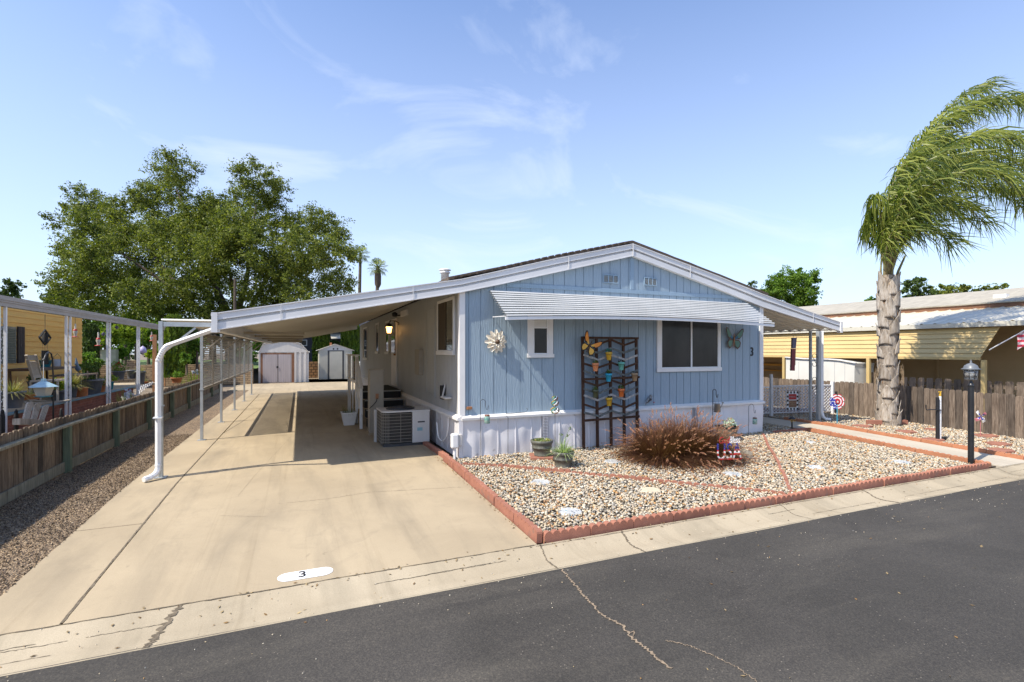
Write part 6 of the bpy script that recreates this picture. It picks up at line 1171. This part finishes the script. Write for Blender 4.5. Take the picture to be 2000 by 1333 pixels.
for px, yb, yt, d, hw_, lab, mt in CYP:
    if not hw_: continue
    c0, c1 = A_(px, yb, d), A_(px, yt, d); r = hw_*d/F; c0.z = .6; t_ = thing('cypress', lab, 'cypress', (c0.x, c0.y, .6), 'columnar cypresses in the back yards'); h_ = c1.z-c0.z
    n_ = 9000; th = rng.uniform(0, 6.28, n_); z = rng.uniform(0, 1, n_); rr = r*(.8+.25*np.abs(np.sin(th*6+np.sin(z*9)*.8)))*np.where(z > .92, 1-(z-.92)*6, 1)*rng.uniform(.75, 1.03, n_)
    P = np.stack([c0.x+rr*np.cos(th), c0.y+rr*np.sin(th), c0.z+z*h_], 1); V, Fq = leaf_quads(P, .26, .35, 0, np.array([[0, 0, 1.]])+rng.normal(0, .35, (n_, 3))); npmesh('foliage', V, Fq, mt, t_); B().tube([c0, c1-UP*.2], [.1, .04], 7).build('trunk', 'bark', t_)
dh = thing('far_house', 'dark slate house with pale trimmed window behind the sheds', 'house', (-1, 40, 0)); D0 = 40
P_ = lambda x, y: Yp(x, y, D0); xl, xr = P_(530, 690).x, P_(740, 690).x; B().box(xl, D0, .5, xr, D0+8, P_(600, 640).z).build('wall', 'navy', dh)
b = B(); z_ = P_(600, 640).z; b.prism([(xl-.5, D0-.6, z_), (xr+.5, D0-.6, z_), (xr+.5, D0+4, z_+1.3), (xl-.5, D0+4, z_+1.3)], (0, 0, .12)); b.build('roof', 'dgrey', dh)
for xa_, xb_ in ((574, 581), (583, 600)): 
    a, c = P_(xa_, 676), P_(xb_, 664); w2 = B().box(a.x, D0-.05, a.z, c.x, D0-.001, c.z).build('window', 'fascia', dh); B().box(a.x+.08, D0-.06, a.z+.08, c.x-.08, D0-.051, c.z-.08).build('pane', 'glass', w2)
b = B(); a, c = P_(645, 661), P_(668, 657); b.prism([(a.x, D0-1.5, a.z-.1), (c.x+1.5, D0-1.5, c.z-.25), (c.x+1.5, D0-.1, c.z+.2), (a.x, D0-.1, a.z+.35)], (0, 0, .05)); b.build('pale_awning', 'roofw', dh)
# shrubs and light trees beyond the left garden
for i, (px, py, d, rp, n_, sz, mt, lab) in enumerate([(205, 660, 29, 26, 4200, .16, 'lime', 'lime green shrub tree behind the second pair of porch posts'), (245, 650, 31, 30, 5200, .16, 'lime', 'lime green tree between the porch posts left of the wooden post'), (290, 655, 33, 28, 4600, .17, 'brgt', 'mid green tree behind the wooden post'), (300, 690, 26, 15, 1800, .13, 'lime', 'yellowish bush behind the block wall near the wooden post'), (232, 690, 30, 16, 1700, .15, 'brgt', 'green bush behind the lawn'), (385, 680, 28, 22, 2600, .14, 'brgt', 'green flowering bush seen past the louvred screen'), (365, 700, 26, 12, 1200, .12, 'brgt', 'low bush above the block wall left of the screen'), (172, 700, 24.5, 14, 1500, .12, 'brgt', 'leafy bush at the yellow house corner'), (190, 708, 23.6, 13, 1500, .11, 'brgt', 'glossy bush in front of the block wall'), (420, 650, 40, 24, 2400, .2, 'oakd', 'dark shrub seen under the narrow side roof'), (150, 650, 34, 34, 2600, .2, 'oakd', 'dark tree behind the yellow house'), (330, 650, 40, 40, 4200, .2, 'brgt', 'broad green tree behind the tall cypress'), (215, 635, 42, 40, 4200, .22, 'brgt', 'green tree under the left half of the big tree'), (450, 640, 44, 30, 2400, .22, 'oakd', 'dark tree at the foot of the big trunk'), (265, 628, 36, 18, 1400, .18, 'lime', 'bright branch tips below the big tree')]):
    bush('shrub', lab, 'shrub', px, py, d, rp, n_, sz, mt, .7 if d > 24.6 else 0, 'shrubs and small trees of the back gardens')
p = Yp(305, 700, 22.8); pa_ = Yp(302, 654, 17.5); pb_ = Yp(302, 748, 17.5); tag(B().box(pa_.x-.07, 17.43, 0, pa_.x+.07, 17.57, pa_.z).build('wooden_post', M.setdefault('orpost', pm('orange_stained_wood', (.42, .21, .09), (.24, .11, .045), 6, (6, 6, 1), rough=.8))), 'tall orange stained wooden post with holes beyond the porch', 'post')
t_ = thing('garden_wire_panel', 'rusty wire grid panel standing before the tall cypress', 'wire panel', Yp(345, 712, 23.8)); b = B(); xa_, xb_, za_, zb_ = Yp(322, 712, 23.8).x, Yp(366, 712, 23.8).x, 1.2, Yp(345, 655, 23.8).z
for i in range(10): x = lerp(xa_, xb_, i/9); b.tube([(x, 23.8, za_), (x, 23.8, zb_)], .012, 4)
for i in range(8): z = lerp(za_, zb_, i/7); b.tube([(xa_, 23.8, z), (xb_, 23.8, z)], .012, 4)
b.build('grid', 'orpost', t_); B().tube([(xa_, 23.8, 0), (xa_, 23.8, zb_)], .03, 6).build('stake', 'orpost', t_)
t_ = thing('stacked_stone_pillar', 'grey stacked stone pillar behind the block wall', 'pillar', Yp(220, 712, 27)); B().box(Yp(196, 700, 27).x, 27, .9, Yp(226, 700, 27).x, 27.5, Yp(210, 683, 27).z).build('stack', 'roofg', t_)
t_ = thing('brick_pier', 'small brick pier on top of the block wall', 'pier', Yp(257, 712, 24.3)); B().box(Yp(248, 712, 24.3).x, 24.25, 1.17, Yp(265, 712, 24.3).x, 24.5, Yp(257, 704, 24.3).z).build('bricks', 'block', t_)
# ================================================================ left neighbour: porch, house and its clutter
lh = thing('yellow_house', 'yellow lap sided house with long porch roof left of the carport', 'house', (-10, 6, 0)); HX = -10.0; HC = 14.0
b = B()
for i in range(20):
    a, c = .1+i*.165, .1+(i+1)*.165; b.add([(HX+.022, -6, a), (HX+.022, HC, a), (HX, HC, c), (HX, -6, c), (HX, -6, a), (HX, HC, a)], [(0, 1, 2, 3), (0, 4, 5, 1)]); b.add([(HX+.022, HC, a), (HX-6, HC+.022, a), (HX-6, HC, c), (HX, HC, c)], [(0, 1, 2, 3)])
b.box(HX-6, -6, 0, HX-.03, HC-.001, 3.38); b.build('wall', 'yellow', lh)
fz0, fz1 = 2.82, 3.02
b = B(); b.box(-8.06, -6, fz0, -7.96, 16.3, fz0+.08); b.box(-8.04, -6, fz0+.08, -7.94, 16.32, fz0+.12); b.box(-8.08, -6, fz0+.12, -7.92, 16.34, fz1); b.build('porch_fascia', M.setdefault('pfas', pm('grey_white_fascia', (.33, .295, .27), (.26, .235, .215), 2, rough=.5)), lh)
b = B(); b.add([(-8.06, -6, fz1-.02), (-8.06, 16.2, fz1-.02), (-8.52, 16.2, fz1+.02), (-8.52, -6, fz1+.02)], [(0, 1, 2, 3)]); b.build('porch_roof', 'pfas', lh, solid=.04)
PW = -8.0; 
for px in (4, 133, 212, 270, 313):
    y = Xp(px, 700, PW).y
    for dy in (-.115, .115): B().box(PW-.022, y+dy-.022, 0, PW+.022, y+dy+.022, fz0).build('post', 'wmetal', lh)
    b = B()
    for k in range(9): zc = .9+k*.2; b.tube([(PW, y+.06*math.sin(a*.524), zc+.09*(a-6)/6) for a in range(13)], .006, 4)
    b.build('scroll', 'galv', lh)
b = B(); b.box(-8.16, -6, 0, -8.06, 12.4, .68); b.build('brick_skirt', 'redbrick', lh); B().box(-10, -6, .58, -8.161, 16, .66).build('porch_floor', 'conc', lh); B().box(-8.17, -6, .68, -8.0, 12.42, .71).build('floor_edge', M.setdefault('tealc', pm('teal_painted_edge', (.05, .22, .27), (.25, .22, .18), 3, rough=.7)), lh)
wa, wb = Xp(-14, 700, HX+.03), Xp(30, 700, HX+.03); w1_ = B().box(HX+.02, wa.y, 1.62, HX+.05, wb.y, 2.62).build('window', 'rail', lh)
b = B()
for k in range(20): z = 1.66+k*.046; b.obox((HX+.06, (wa.y+wb.y)/2, z), (.006, wb.y-wa.y-.12, .036), Matrix.Rotation(R(30), 3, 'Y'))
b.build('blinds', M.setdefault('blinds', plain('grey_green_blinds', (.16, .19, .16), .6)), w1_)
sa, sb = Xp(35, 700, HX+.05), Xp(48, 700, HX+.05); b = B()
for k in range(3): y0 = lerp(sa.y, sb.y, k/3); b.box(HX+.03, y0+.004, 1.62, HX+.06, y0+(sb.y-sa.y)/3-.004, 2.64)
b.build('shutter', M.setdefault('shut', pm('dark_brown_shutter', (.06, .042, .03), (.035, .025, .018), 6, (9, 9, 1), rough=.8)), lh)
PF = .67                                                  # porch floor height
def place(px, py, x): return Xp(px, py, x)
def lpot(lab, px, ytop, ybot, wpx, x, mat, plant=None, pm_='grng', name='flower_pot', taper=.68, pn=260, pl=.3, grp='potted plants on the left porch'):
    c = Xp(px, ybot, x); s = dep(c)/F; r = wpx*s/2; h = (ybot-ytop)*s; t_ = thing(name, lab, 'flower pot', c, grp)
    B().lathe([(r*taper, 0), (r*.92, h*.86), (r*1.0, h*.87), (r*1.0, h), (r*.9, h), (r*.86, h*.9)], c, 22).build('pot', mat, t_); B().lathe([(.001, h*.92), (r*.88, h*.92)], c, 14).build('soil', 'soil', t_)
    if plant == 'b': blades('plant', c+UP*h*.9, pn, pl, 1.35, .016, pm_, t_, r*.5, .6)
    elif plant == 'c': crown('plant', [(c+UP*(h+pl*.3)+Vector((random.uniform(-.5, .5)*r, random.uniform(-.5, .5)*r, 0)), pl*.45) for _ in range(5)], pn, .06, pm_, t_, 9, .45)
    return t_
lpot('large grey pot with trailing dry grass at the first porch posts', 22, 765, 797, 44, -8.23, 'greypot', 'b', 'dryg', pn=260, pl=.36)
lpot('grey pot with yellow flowering plant behind the bird feeder hook', 112, 763, 787, 24, -8.33, 'greypot', 'c', 'lime', pn=500, pl=.42)
lpot('dark grey pot in the shade behind the hanging feeder', 66, 745, 772, 20, -8.98, 'greypot', 'c', 'oakd', pn=200, pl=.25)
lpot('low terracotta bowl left of the hanging feeder', 62, 770, 780, 32, -8.33, 'terra', 'b', 'dryg', pn=60, pl=.2)
lpot('round terracotta pot right of the second porch posts', 160, 757, 776, 20, -8.28, 'terra', None, taper=.9)
lpot('hidden pot with large arching spider plant at the second porch posts', 141, 752, 776, 18, -8.33, 'greypot', 'b', 'dryg', pn=420, pl=.42)
lpot('widest grey pot with sprouts in the middle of the porch', 176, 741, 771, 44, -8.48, 'greypot', 'b', 'grng', pn=200, pl=.22)
lpot('plain terracotta pot beside the widest grey pot', 196, 749, 766, 19, -8.48, 'terra', 'b', 'grng', pn=300, pl=.3)
lpot('teal pot half hidden by the third porch posts', 215, 746, 761, 13, -8.48, 'teal', 'c', 'lime', pn=300, pl=.36)
lpot('dark pot with red geraniums on a low stand', 232, 725, 742, 22, -8.78, 'greypot', 'c', 'brgt', pn=500, pl=.5)
lpot('grey pot on a stand left of the fourth porch posts', 258, 723, 740, 20, -8.68, 'greypot', None)
lpot('dark grey tall pot with drooping grass at the fourth porch posts', 273, 725, 753, 20, -8.43, 'greypot', 'b', 'dryg', pn=160, pl=.35)
lpot('blue glazed bowl with cactus on the porch table', 89, 704, 717, 20, -9.38, 'teal', 'b', 'grng', pn=60, pl=.3)
lpot('small terracotta pot near the wooden post', 283, 745, 754, 14, -8.38, 'terra', 'b', 'dryg', pn=80, pl=.25)
lpot('terracotta pot with red flowers behind the left fence', 345, 738, 748, 20, -7.30, 'terra', 'c', 'brgt', pn=500, pl=.36)
c = Xp(178, 722, -9.2); t_ = thing('leafy_plant', 'dense green ferny plants on the porch table', 'plant', (c.x, c.y, PF), 'plants on the left porch'); crown('foliage', [(c+Vector((0, dy, random.uniform(-.05, .1))), .22) for dy in (-.5, -.2, .15, .5)], 900, .08, 'grng', t_, 10, .4)
c = Xp(232, 712, -8.7); t_ = thing('flower_cluster', 'red geranium blooms above the dark pot', 'flowers', c); crown('petals', [(c, .10)], 60, .05, 'redfl', t_, 5)
# tables, chair, decorations on porch
ta, tb_ = Xp(48, 722, -9.2), Xp(122, 718, -9.2); t_ = thing('porch_table', 'long brown porch table with dark legs against the yellow wall', 'table', ((ta.x), (ta.y+tb_.y)/2, PF))
B().box(-9.6, ta.y, 1.44, -8.9, tb_.y, 1.50).build('tabletop', 'brn', t_)
for y in (ta.y+.1, tb_.y-.1):
    for x in (-9.5, -8.95): B().beam((x, y, PF), (x, y-.08, 1.44), .05, .05).build('leg', 'brn', t_)
t_ = thing('serving_cart', 'low dark table carrying plants and an ornament', 'table', (-8.8, 9.9, PF)); q0, q1 = Xp(150, 734, -8.4), Xp(184, 732, -8.4); B().box(-9.0, q0.y, q0.z-.02, -8.3, q1.y, q0.z+.02).build('tabletop', 'fenceR', t_)
for y in (q0.y+.1, q1.y-.1):
    for x in (-8.9, -8.35): B().box(x-.02, y-.02, PF, x+.02, y+.02, q0.z-.02).build('leg', 'dgrey', t_)
# white rocking chair
rc = Xp(63, 742, -8.6); s = dep(rc)/F; t_ = thing('rocking_chair', 'pale slatted rocking chair leaning back on the porch', 'rocking chair', (rc.x, rc.y, PF)); Q = lambda x, y, dx=0: Xp(x, y, -8.6+dx)
for x0_, x1_ in ((51, 66), (69, 82)): B().beam(Q(x0_, 694), Q(x1_, 744), .05, .04).build('back_post', 'chairw', t_)
for k in range(7): f_ = (k+1)/8; B().beam(Q(lerp(54, 72, f_), 706), Q(lerp(63, 79, f_), 734), .012, .03).build('spindle', 'chairw', t_)
B().beam(Q(52, 699), Q(71, 699), .03, .12).build('top_rail', 'chairw', t_); B().beam(Q(64, 737), Q(80, 735), .03, .07).build('lower_rail', 'chairw', t_)
q = Q(72, 742); b = B().box(q.x, q.y-.35, q.z-.04, q.x+.5, q.y+.25, q.z); b.build('seat', 'chairw', t_)
for dx in (0, .5):
    for dy in (-.3, .2): B().box(q.x+dx-.02, q.y+dy-.02, PF+.05, q.x+dx+.02, q.y+dy+.02, q.z-.04).build('leg', 'chairw', t_)
for dy in (-.3, .2): B().tube(smooth_path([(q.x-.25, q.y+dy, PF+.10), (q.x+.25, q.y+dy, PF+.03), (q.x+.75, q.y+dy, PF+.10)], 5), .02, 6).build('rocker', 'chairw', t_)
# small dark things on table
c = Xp(112, 716, -9.0); t_ = thing('wire_lantern', 'wire framed lantern with grey candle on the porch table', 'lantern', c); b = B()
for dx in (-.12, .12):
    for dy in (-.12, .12): b.tube([c+Vector((dx, dy, 0)), c+Vector((dx, dy, .28))], .006, 4)
b.tube([c+Vector((0, -.17, .28)), c+Vector((0, 0, .36)), c+Vector((0, .17, .28))], .006, 4); b.build('frame', 'dgrey', t_); B().lathe([(.08, 0), (.08, .2), (.001, .2)], c, 12).build('candle', 'lgrey', t_)
# wind chime in a diamond frame
c = Xp(88, 660, -8.4); s = dep(c)/F; t_ = thing('wind_chime', 'black diamond shaped wind chime with bell and four long tubes', 'wind chime', c); e1, e2 = Y_*.97+X_*.0, UP; e1 = Y_; k_ = s*1.05
dm = [c+e2*19*s*.8, c+e1*17*s*1.4, c-e2*14*s, c-e1*17*s*1.4]
for i in range(4): B().beam(dm[i], dm[(i+1) % 4], .03, .03).build('frame_bar', 'blackmat', t_)
B().lathe([(.065, -.12), (.06, .08), (.03, .12), (.001, .13)], c, 12).build('bell', 'blackmat', t_); B().tube([c+e2*19*s*.8, (c.x, c.y, fz0+.02)], .006, 4).build('cord', 'dgrey', t_)
for k in range(4): o_ = c+e1*(k-1.5)*.09; z0_, z1_ = zat(o_, 685), zat(o_, 712); B().tube([(o_.x, o_.y, z0_), (o_.x, o_.y, z1_)], .022, 6).build('chime_tube', 'blackmat', t_); B().tube([(o_.x, o_.y, c.z-.12), (o_.x, o_.y, z0_)], .003, 4).build('string', 'dgrey', t_)
def feeder(px, py, x, lab, hgt=16):
    c = Xp(px, py, x); s = dep(c)/F; t_ = thing('hummingbird_feeder', lab, 'bird feeder', c, 'hummingbird feeders under the porch roof'); k_ = hgt*s
    B().lathe([(.35*k_, -.5*k_), (.36*k_, -.44*k_), (.15*k_, -.40*k_)], c, 14).build('base', 'red', t_); B().lathe([(.16*k_, -.40*k_), (.13*k_, -.2*k_), (.25*k_, .12*k_), (.2*k_, .28*k_)], c, 14).build('bottle', M.setdefault('bott', plain('clear_sugar_bottle', (.45, .43, .36), .1)), t_); B().lathe([(.22*k_, .28*k_), (.2*k_, .46*k_), (.03*k_, .5*k_)], c, 12).build('cap', 'red', t_)
    B().tube([c+UP*.5*k_, c+UP*1.15*k_], .02, 6).build('hanger', 'offw', t_); B().tube([c+UP*1.15*k_, (c.x, c.y, fz0+.02)], .004, 4).build('cord', 'dgrey', t_)
feeder(147, 651, -8.2, 'red and clear hummingbird feeder before the yellow siding'); feeder(192, 668, -8.2, 'red and clear hummingbird feeder right of the yellow house corner'); feeder(296, 661, -8.2, 'smallest hummingbird feeder beside the tall wooden post', 11)
c = Xp(279, 684, -8.2); t_ = thing('hanging_ornament', 'pale lilac bird shaped ornament on a cord near the fourth posts', 'ornament', c); B().lathe([(.001, -.16), (.13, -.08), (.10, .08), (.001, .16)], c, 12).build('body', 'lav', t_); B().tube([c+Vector((0, .05, -.02)), c+Vector((0, .42, -.03))], .02, 5).build('tail', 'offw', t_); B().tube([c+UP*.15, (c.x, c.y, fz0)], .004, 4).build('cord', 'dgrey', t_)
for px, py, nm in ((228, 640, 'small dark hanging ball ornament by the third posts'), (202, 653, 'small dark hanging glass ornament')): c = Xp(px, py, -8.2); t_ = thing('hanging_ball', nm, 'ornament', c); B().lathe([(.001, -.07), (.06, 0), (.001, .07)], c, 10).build('ball', 'slateb', t_); B().tube([c, (c.x, c.y, fz0)], .003, 4).build('cord', 'dgrey', t_)
# hanging feeder on a black hook, at the fence
HXs = -6.75; Q = lambda x, y: Xp(x, y, HXs); t_ = thing('shepherd_hook', 'tall black double curved hook behind the left fence', 'garden hook', (HXs, Q(105, 760).y, 0))
q0 = Q(104, 760); B().tube([(q0.x, q0.y, 0), Q(104, 740), Q(102, 700), Q(100, 691), Q(95, 688), Q(90, 692), Q(87, 700), Q(86, 705), Q(84, 702)], .013, 7).build('rod', 'black', t_)
t_ = thing('lantern_feeder', 'glass lantern shaped bird feeder with pale blue roof on a black hook', 'bird feeder', Q(85, 760)); c = Q(85, 760); s = dep(c)/F
B().lathe([(24*s, 4*s), (5*s, 15*s), (4*s, 20*s), (.001, 20*s)], c, 6, False).build('roof', M.setdefault('pblue', pm('pale_blue_metal', (.42, .58, .62), (.3, .45, .5), 9, rough=.4)), t_); B().lathe([(11*s, -14*s), (17*s, 4*s)], c, 6, False).build('glass', 'bott', t_); B().lathe([(12*s, -16*s), (15*s, -14*s), (.001, -14*s)], c, 10).build('tray', 'teal', t_); B().tube([c+UP*20*s, c+UP*55*s], .006, 5).build('hanger', 'offw', t_)
# weathered adirondack style chair showing over the fence
t_ = thing('garden_chair', 'weathered wooden garden chair with fanned back boards behind the fence', 'chair', (-6.8, Xp(65, 840, -6.8).y, 0)); M['grwood'] = fencewood('sun_bleached_wood', [(.24, .18, .13), (.44, .35, .26), (.58, .48, .37), (.68, .6, .5)], .1)
for k, (xt, xb_) in enumerate(((57, 47), (73, 62), (89, 77))):
    yt = (786, 788, 792)[k]; a, c = Xp(xb_, 826, -6.72), Xp(xt, yt, -6.85); B().beam(a, c, .015, .0) if 0 else None
    d = (c-a).normalized(); wv_ = Y_; hw_ = .105; B().prism([a-wv_*hw_*.9, a+wv_*hw_*.9, c+wv_*hw_-d*.04, c+wv_*hw_*.6, c-wv_*hw_*.6, c-wv_*hw_-d*.04], (.022, 0, 0)).build('back_board', 'grwood', t_)
a, c = Xp(32, 820, -6.62), Xp(74, 832, -6.62); B().beam(Xp(32, 824, -6.55), Xp(80, 826, -6.6), .09, .09).build('seat_board', 'grwood', t_)
for y in (Xp(40, 830, -6.7).y, Xp(80, 830, -6.7).y): B().box(-6.78, y-.03, 0, -6.70, y+.03, .62).build('leg', 'grwood', t_)
b = B()
for px in (3, 30, 118): q = Xp(px, 830, -6.95); z1_ = zat(q, 800 if px != 118 else 798); b.prism([(q.x, q.y-.05, 0), (q.x, q.y+.05, 0), (q.x, q.y+.055, z1_-.12), (q.x, q.y+.03, z1_-.03), (q.x, q.y, z1_), (q.x, q.y-.03, z1_-.03), (q.x, q.y-.055, z1_-.12)], (.02, 0, 0))
t_ = thing('picket_edging', 'black rounded picket border behind the left fence', 'fence', (-6.95, 1.5, 0)); b.build('pickets', 'blackmat', t_); q = Xp(-20, 830, -6.97); q2_ = Xp(60, 830, -6.97); B().box(-6.975, q.y, .48, -6.951, q2_.y, .54).build('rail', 'blackmat', t_)
# irises and rack
c = Xp(250, 772, -6.75); t_ = thing('iris', 'pale lilac iris blooms leaning over the left fence', 'flowers', (c.x, c.y, 0), 'pale irises along the left fence'); crown('petals', [(c+Vector((0, dy, dz)), .11) for dy, dz in ((-.1, 0), (.12, .05), (.0, -.08), (.2, -.03))], 90, .10, 'petal', t_, 5); blades('leaves', (c.x, c.y, .3), 40, .75, .5, .03, 'grng', t_, .15, .2)
c = Xp(381, 727, -6.9); t_ = thing('iris', 'iris bloom with pale green leaves near the louvred screen', 'flowers', (c.x, c.y, 0), 'pale irises along the left fence'); crown('petals', [(c, .13)], 40, .12, 'petal', t_, 5); blades('leaves', (c.x, c.y, .1), 90, 1.0, .5, .05, 'lime', t_, .35, .2)
q = Xp(285, 762, -7.0); t_ = thing('trellis_rack', 'small grey slanted metal grid rack leaning behind the fence', 'rack', (q.x, q.y, 0)); b = B()
for k in range(6): a, c = Xp(272+k*4.5, 770-k*3.5, -7.0), Xp(276+k*4.5, 754-k*1.5, -7.05); b.tube([a, c], .010, 5)
b.tube([Xp(270, 764, -7), Xp(295, 752, -7)], .012, 5); b.tube([Xp(273, 757, -7), Xp(297, 748, -7)], .012, 5); b.build('grid', 'wmetal', t_)
c = Xp(153, 722, -8.6); t_ = thing('bird_figurine', 'blue and yellow bird figurine on the porch by the house corner', 'figurine', c); B().tube([c+Vector((0, -.12, .14)), c+Vector((0, -.05, .04)), c+Vector((0, .1, -.06))], [.02, .07, .05], 8).build('body', M.setdefault('bird2', plain('figurine_blue', (.13, .2, .28), .4)), t_); B().tube([c+Vector((0, -.12, .14)), c+Vector((0, -.17, .34))], [.05, .01], 6).build('tail', 'bird2', t_); B().lathe([(.001, -.06), (.05, 0), (.001, .05)], c+Vector((.03, .02, -.04)), 8).build('breast', 'gold', t_)

for i in range(15):
    px = -20+i*54; bush('tree_line_tree', 'tree in the far green row closing the view behind the back gardens', 'tree', px, 652+random.uniform(-6, 6), 62+random.uniform(-4, 4), 40, 2400, .34, 'oakd' if i % 2 else 'brgt', 0, 'far row of trees behind the back gardens')

bush('shrub', 'tall dense bush just left of the barn shaped shed', 'shrub', 490, 690, 36, 24, 3000, .16, 'brgt', 0, 'shrubs and small trees of the back gardens')
bush('shrub', 'green hedge bush seen low between the fourth and fifth porch posts', 'shrub', 290, 684, 44, 20, 2000, .2, 'oakd', .7, 'shrubs and small trees of the back gardens')
bush('shrub', 'green hedge bush seen low behind the third porch posts', 'shrub', 240, 684, 44, 22, 2000, .2, 'brgt', .7, 'shrubs and small trees of the back gardens')

# leaf litter and stray stones along the kerb and edging
n_ = 520; P = []
for k in range(n_):
    w_ = random.random()
    if w_ < .35: x, y = random.uniform(-4, 9), random.gauss(-3.97, .03)
    elif w_ < .6: x, y = -.38+random.gauss(0, .03), random.uniform(-3.8, 1)
    elif w_ < .8: x, y = random.uniform(-5, 9), random.uniform(-4.5, -4.0)
    else: x, y = random.uniform(-5, 9), random.uniform(-7.5, -4.6)
    z = (gz(y) if y > -3.955 else gzg(y) if y > -4.52 else -.148)+.007; P.append((x, y, z))
ax_ = rng.normal(size=(n_, 3)); ax_[:, 2] *= .12; ax_ /= np.linalg.norm(ax_, axis=1, keepdims=True); bx_ = np.cross(ax_, np.array([0, 0, 1.])+rng.normal(0, .15, (n_, 3))); P = np.array(P); ls_ = rng.uniform(.006, .024, n_)[:, None]
V = np.stack([P-ax_*ls_, P+bx_*ls_*.45, P+ax_*ls_, P-bx_*ls_*.45], 1).reshape(-1, 3); M['litter'] = leafmat('dry_leaf_litter', [(.28, .17, .07), (.16, .09, .04), (.42, .32, .18), (.10, .07, .04)], .1)
tag(npmesh('leaf_litter', V, np.arange(4*n_).reshape(n_, 4), 'litter'), 'tiny dry leaves and twigs scattered along kerb and edging', 'leaf litter', kind='stuff')
t2 = np.array([(1, 0, 0), (-1, 0, 0), (0, 1, 0), (0, -1, 0), (0, 0, 1), (0, 0, -1)], float); f2 = np.array([(0, 2, 4), (2, 1, 4), (1, 3, 4), (3, 0, 4), (2, 0, 5), (1, 2, 5), (3, 1, 5), (0, 3, 5)]); n_ = 300; P = []
for k in range(n_):
    if random.random() < .6: x, y = random.uniform(-6, 11), -4.53-abs(random.gauss(0, .35))
    else: x, y = random.uniform(-5, 9), random.uniform(-4.5, -3.97)
    P.append((x, y, (gzg(y) if y > -4.52 else -.148)+.003))
V = t2[None]*rng.uniform(.003, .008, (n_, 1, 3))+np.array(P)[:, None]; tag(npmesh('road_grit', V.reshape(-1, 3), (f2[None]+(np.arange(n_)*6)[:, None, None]).reshape(-1, 3), 'peb'), 'scattered grit and small stones along the road edge', 'grit', kind='stuff')
